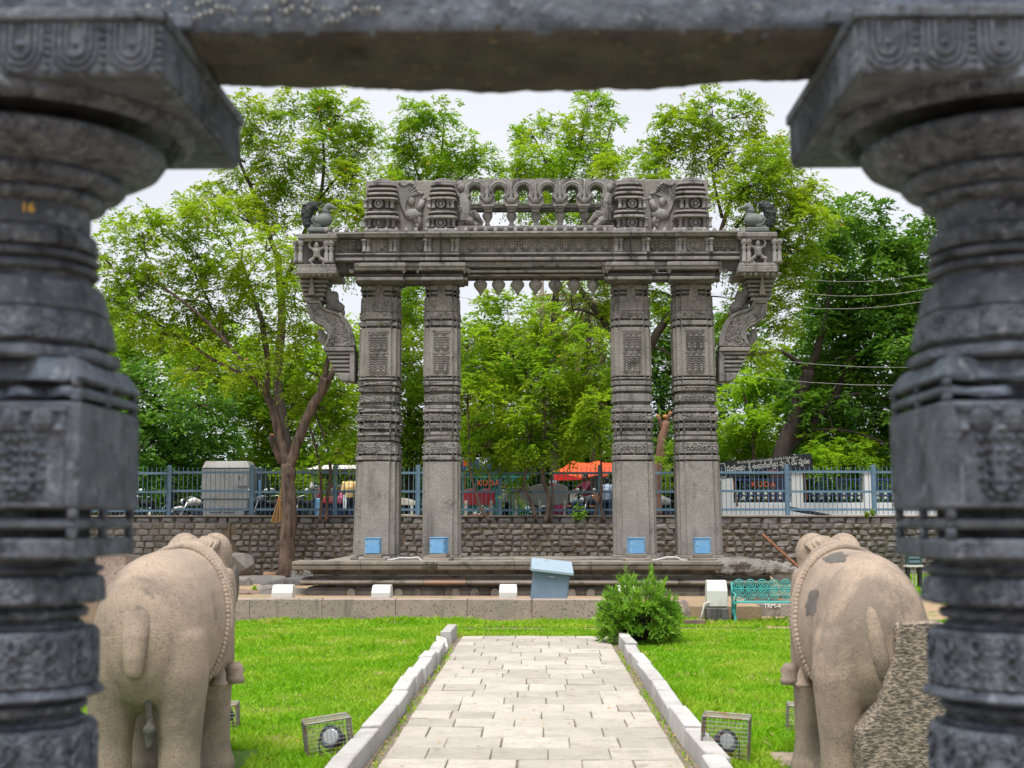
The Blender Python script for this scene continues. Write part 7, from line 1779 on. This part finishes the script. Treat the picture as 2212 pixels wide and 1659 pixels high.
# ---- small weeds on the wall
def weed(px, py, Y, h, n, label, leafm, L_=.13, w_=.085):
    b = P3(px, py, Y); root = tag(empty('weed', b), label, 'weed'); rng = np.random.default_rng(int(px)); st = MB(); VV, FF, nv = [], [], 0
    for k in range(n):
        a = rng.uniform(0, 6.28); tip = np.array([math.cos(a) * h * .6 * rng.random(), -abs(math.sin(a)) * h * .35 * rng.random(), h * rng.uniform(.4, 1.0)])
        st.tube([Vector((0, 0, -.02)), Vector(tip * .5 + np.array([0, 0, .05])), Vector(tip)], [.008, .006, .003], 4)
        t = rng.uniform(.3, 1, (7, 1)); v, f = leaf_quads(tip * t, unit(rng.normal(0, 1, (7, 3)) * np.array([1, .6, .5])), unit(rng.normal(0, .5, (7, 3)) + np.array([0, -.7, .7])), rng.uniform(.6, 1.1, 7) * L_, rng.uniform(.7, 1.1, 7) * w_)
        VV.append(v); FF.append(f + nv); nv += len(v)
    st.build('stem', M['bark'], root); link('leaves', np_mesh('leaves', np.concatenate(VV), np.concatenate(FF), leafm), root)
weed(1250, 1128, 38.0, .62, 12, 'leafy green weed growing from the wall ledge below the orange stall', L_BUSH)
weed(1872, 1118, 38.4, .20, 9, 'small reddish weed on the coping under the right fence post', L_MID, .08, .05)
weed(1886, 1116, 38.4, .22, 7, 'small green weed on the coping at the right fence post', L_MID, .08, .05)
weed(552, 1279, 30.6, .18, 6, 'tiny green weed among the rocks left of the white lamp cover', L_BRIGHT, .08, .05)
weed(1890, 1216, 37.2, .22, 6, 'small bright weed at the wall foot above the right elephant', L_BRIGHT, .10, .06)
weed(1168, 1290, 27.1, .12, 8, 'low green weed under the tilted blue cabinet', L_BRIGHT, .07, .03)

# ---- grass blades
def grass():
    rng = np.random.default_rng(21); n = 330000
    y = 9.3 + (26.5 - 9.3) * rng.random(n) ** 1.0; x = rng.uniform(-1, 1, n) * (.42 * y + .8) + .0
    dist = y
    kind = np.zeros(n)
    # right slope beyond
    n2 = 26000; y2 = rng.uniform(26.7, 37.4, n2); x2 = rng.uniform(9.0, 15.5, n2)
    x, y = np.concatenate([x, x2]), np.concatenate([y, y2])
    gap = ((x > -1.36) & (x < -1.29)) | ((x > 1.195) & (x < 1.26))
    inpath = (x > -1.60) & (x < 1.50) & (y < 23.1) & ~(gap & (rng.random(len(x)) < .16))
    soil = ((x > -1.6) & (y > 24.55) & (y < 25.1)) | ((x > 4.3) & (y > 24.9) & (y < 25.5)) | ((x > 1.5) & (x <= 4.3) & (y > 24.7) & (y < 25.1))
    soil |= (x > 4.4) & (y > 26.35) & (y <= 26.7)
    keep = ~inpath & ~(soil & (rng.random(len(x)) > .06)) & ~((np.abs(x + 2.89) < .5) & (y > 9.2) & (y < 11.7)) & ~((np.abs(x - 2.47) < .5) & (y > 9.2) & (y < 11.7))
    x, y = x[keep], y[keep]; n = len(x)
    z = np.where(y < 26.6, 0.0, .046 * np.minimum(y - 26.6, 10.5))
    pn = np.array([mnoise.noise(Vector((a * .9, b * .9, 3.0))) for a, b in zip(x[::1], y[::1])]) if n < 1 else (np.sin(x * 1.7 + 1.3 * np.sin(y * 1.1)) * np.sin(y * 1.3 + 1.7 * np.sin(x * .8)) + .5 * np.sin(x * 4.1 + y * 2.3) * np.sin(y * 3.7 - x))
    h = (.034 + .038 * rng.random(n) ** 1.5) * (1.0 + .45 * pn) * np.where((y > 25.6) & (y < 26.6), 1.9, 1.0) * np.where(y > 23.5, .8, 1.0)
    h = np.maximum(h, .025)
    edge = ((np.abs(x + 1.62) < .07) | (np.abs(x - 1.52) < .07)) & (y < 23.1); h = np.where(edge, h * 1.5, h)
    a = rng.uniform(0, 2 * math.pi, n); w = (.0040 + .00036 * y) * rng.uniform(.8, 1.3, n)
    lean = rng.normal(0, .45, (n, 2)) * h[:, None]
    b = np.stack([x, y, z + .003], 1); s = np.stack([np.cos(a), np.sin(a), np.zeros(n)], 1) * w[:, None]
    mid = b + np.stack([lean[:, 0] * .35, lean[:, 1] * .35, h * .6], 1); tip = b + np.stack([lean[:, 0] * 1.1, lean[:, 1] * 1.1, h], 1)
    v = np.stack([b - s, b + s, mid + s * .75, tip], 1).reshape(-1, 3); q = np.arange(n * 4, dtype=np.int32).reshape(-1, 4)
    me = np_mesh('grass', v, q, G_GRASS); tag(link('grass', me), 'bright green lawn grass', None, None, 'stuff')
grass()

# ---- dry leaves blown over the path and lawn edges
rng = np.random.default_rng(77); n = 260
x = np.concatenate([rng.uniform(-1.3, 1.2, 90), -1.33 + rng.normal(0, .04, 50), 1.23 + rng.normal(0, .04, 50), rng.uniform(-6, 6, 70)]); y = rng.uniform(9.5, 26.0, n)
z = np.where((x > -1.29) & (x < 1.19) & (y < 22.9), .040, np.where(np.abs(x) < 1.4, .030, .075))
ax = unit(np.stack([rng.normal(0, 1, n), rng.normal(0, 1, n), rng.normal(0, .12, n)], 1)); nm = unit(np.stack([rng.normal(0, .3, n), rng.normal(0, .3, n), np.ones(n)], 1))
v, q = leaf_quads(np.stack([x, y, z], 1), ax, nm, rng.uniform(.03, .06, n), rng.uniform(.014, .026, n))
tag(link('leaf_litter', np_mesh('leaf_litter', v, q, M['straw'])), 'dry leaves scattered over path and lawn', None, None, 'stuff')
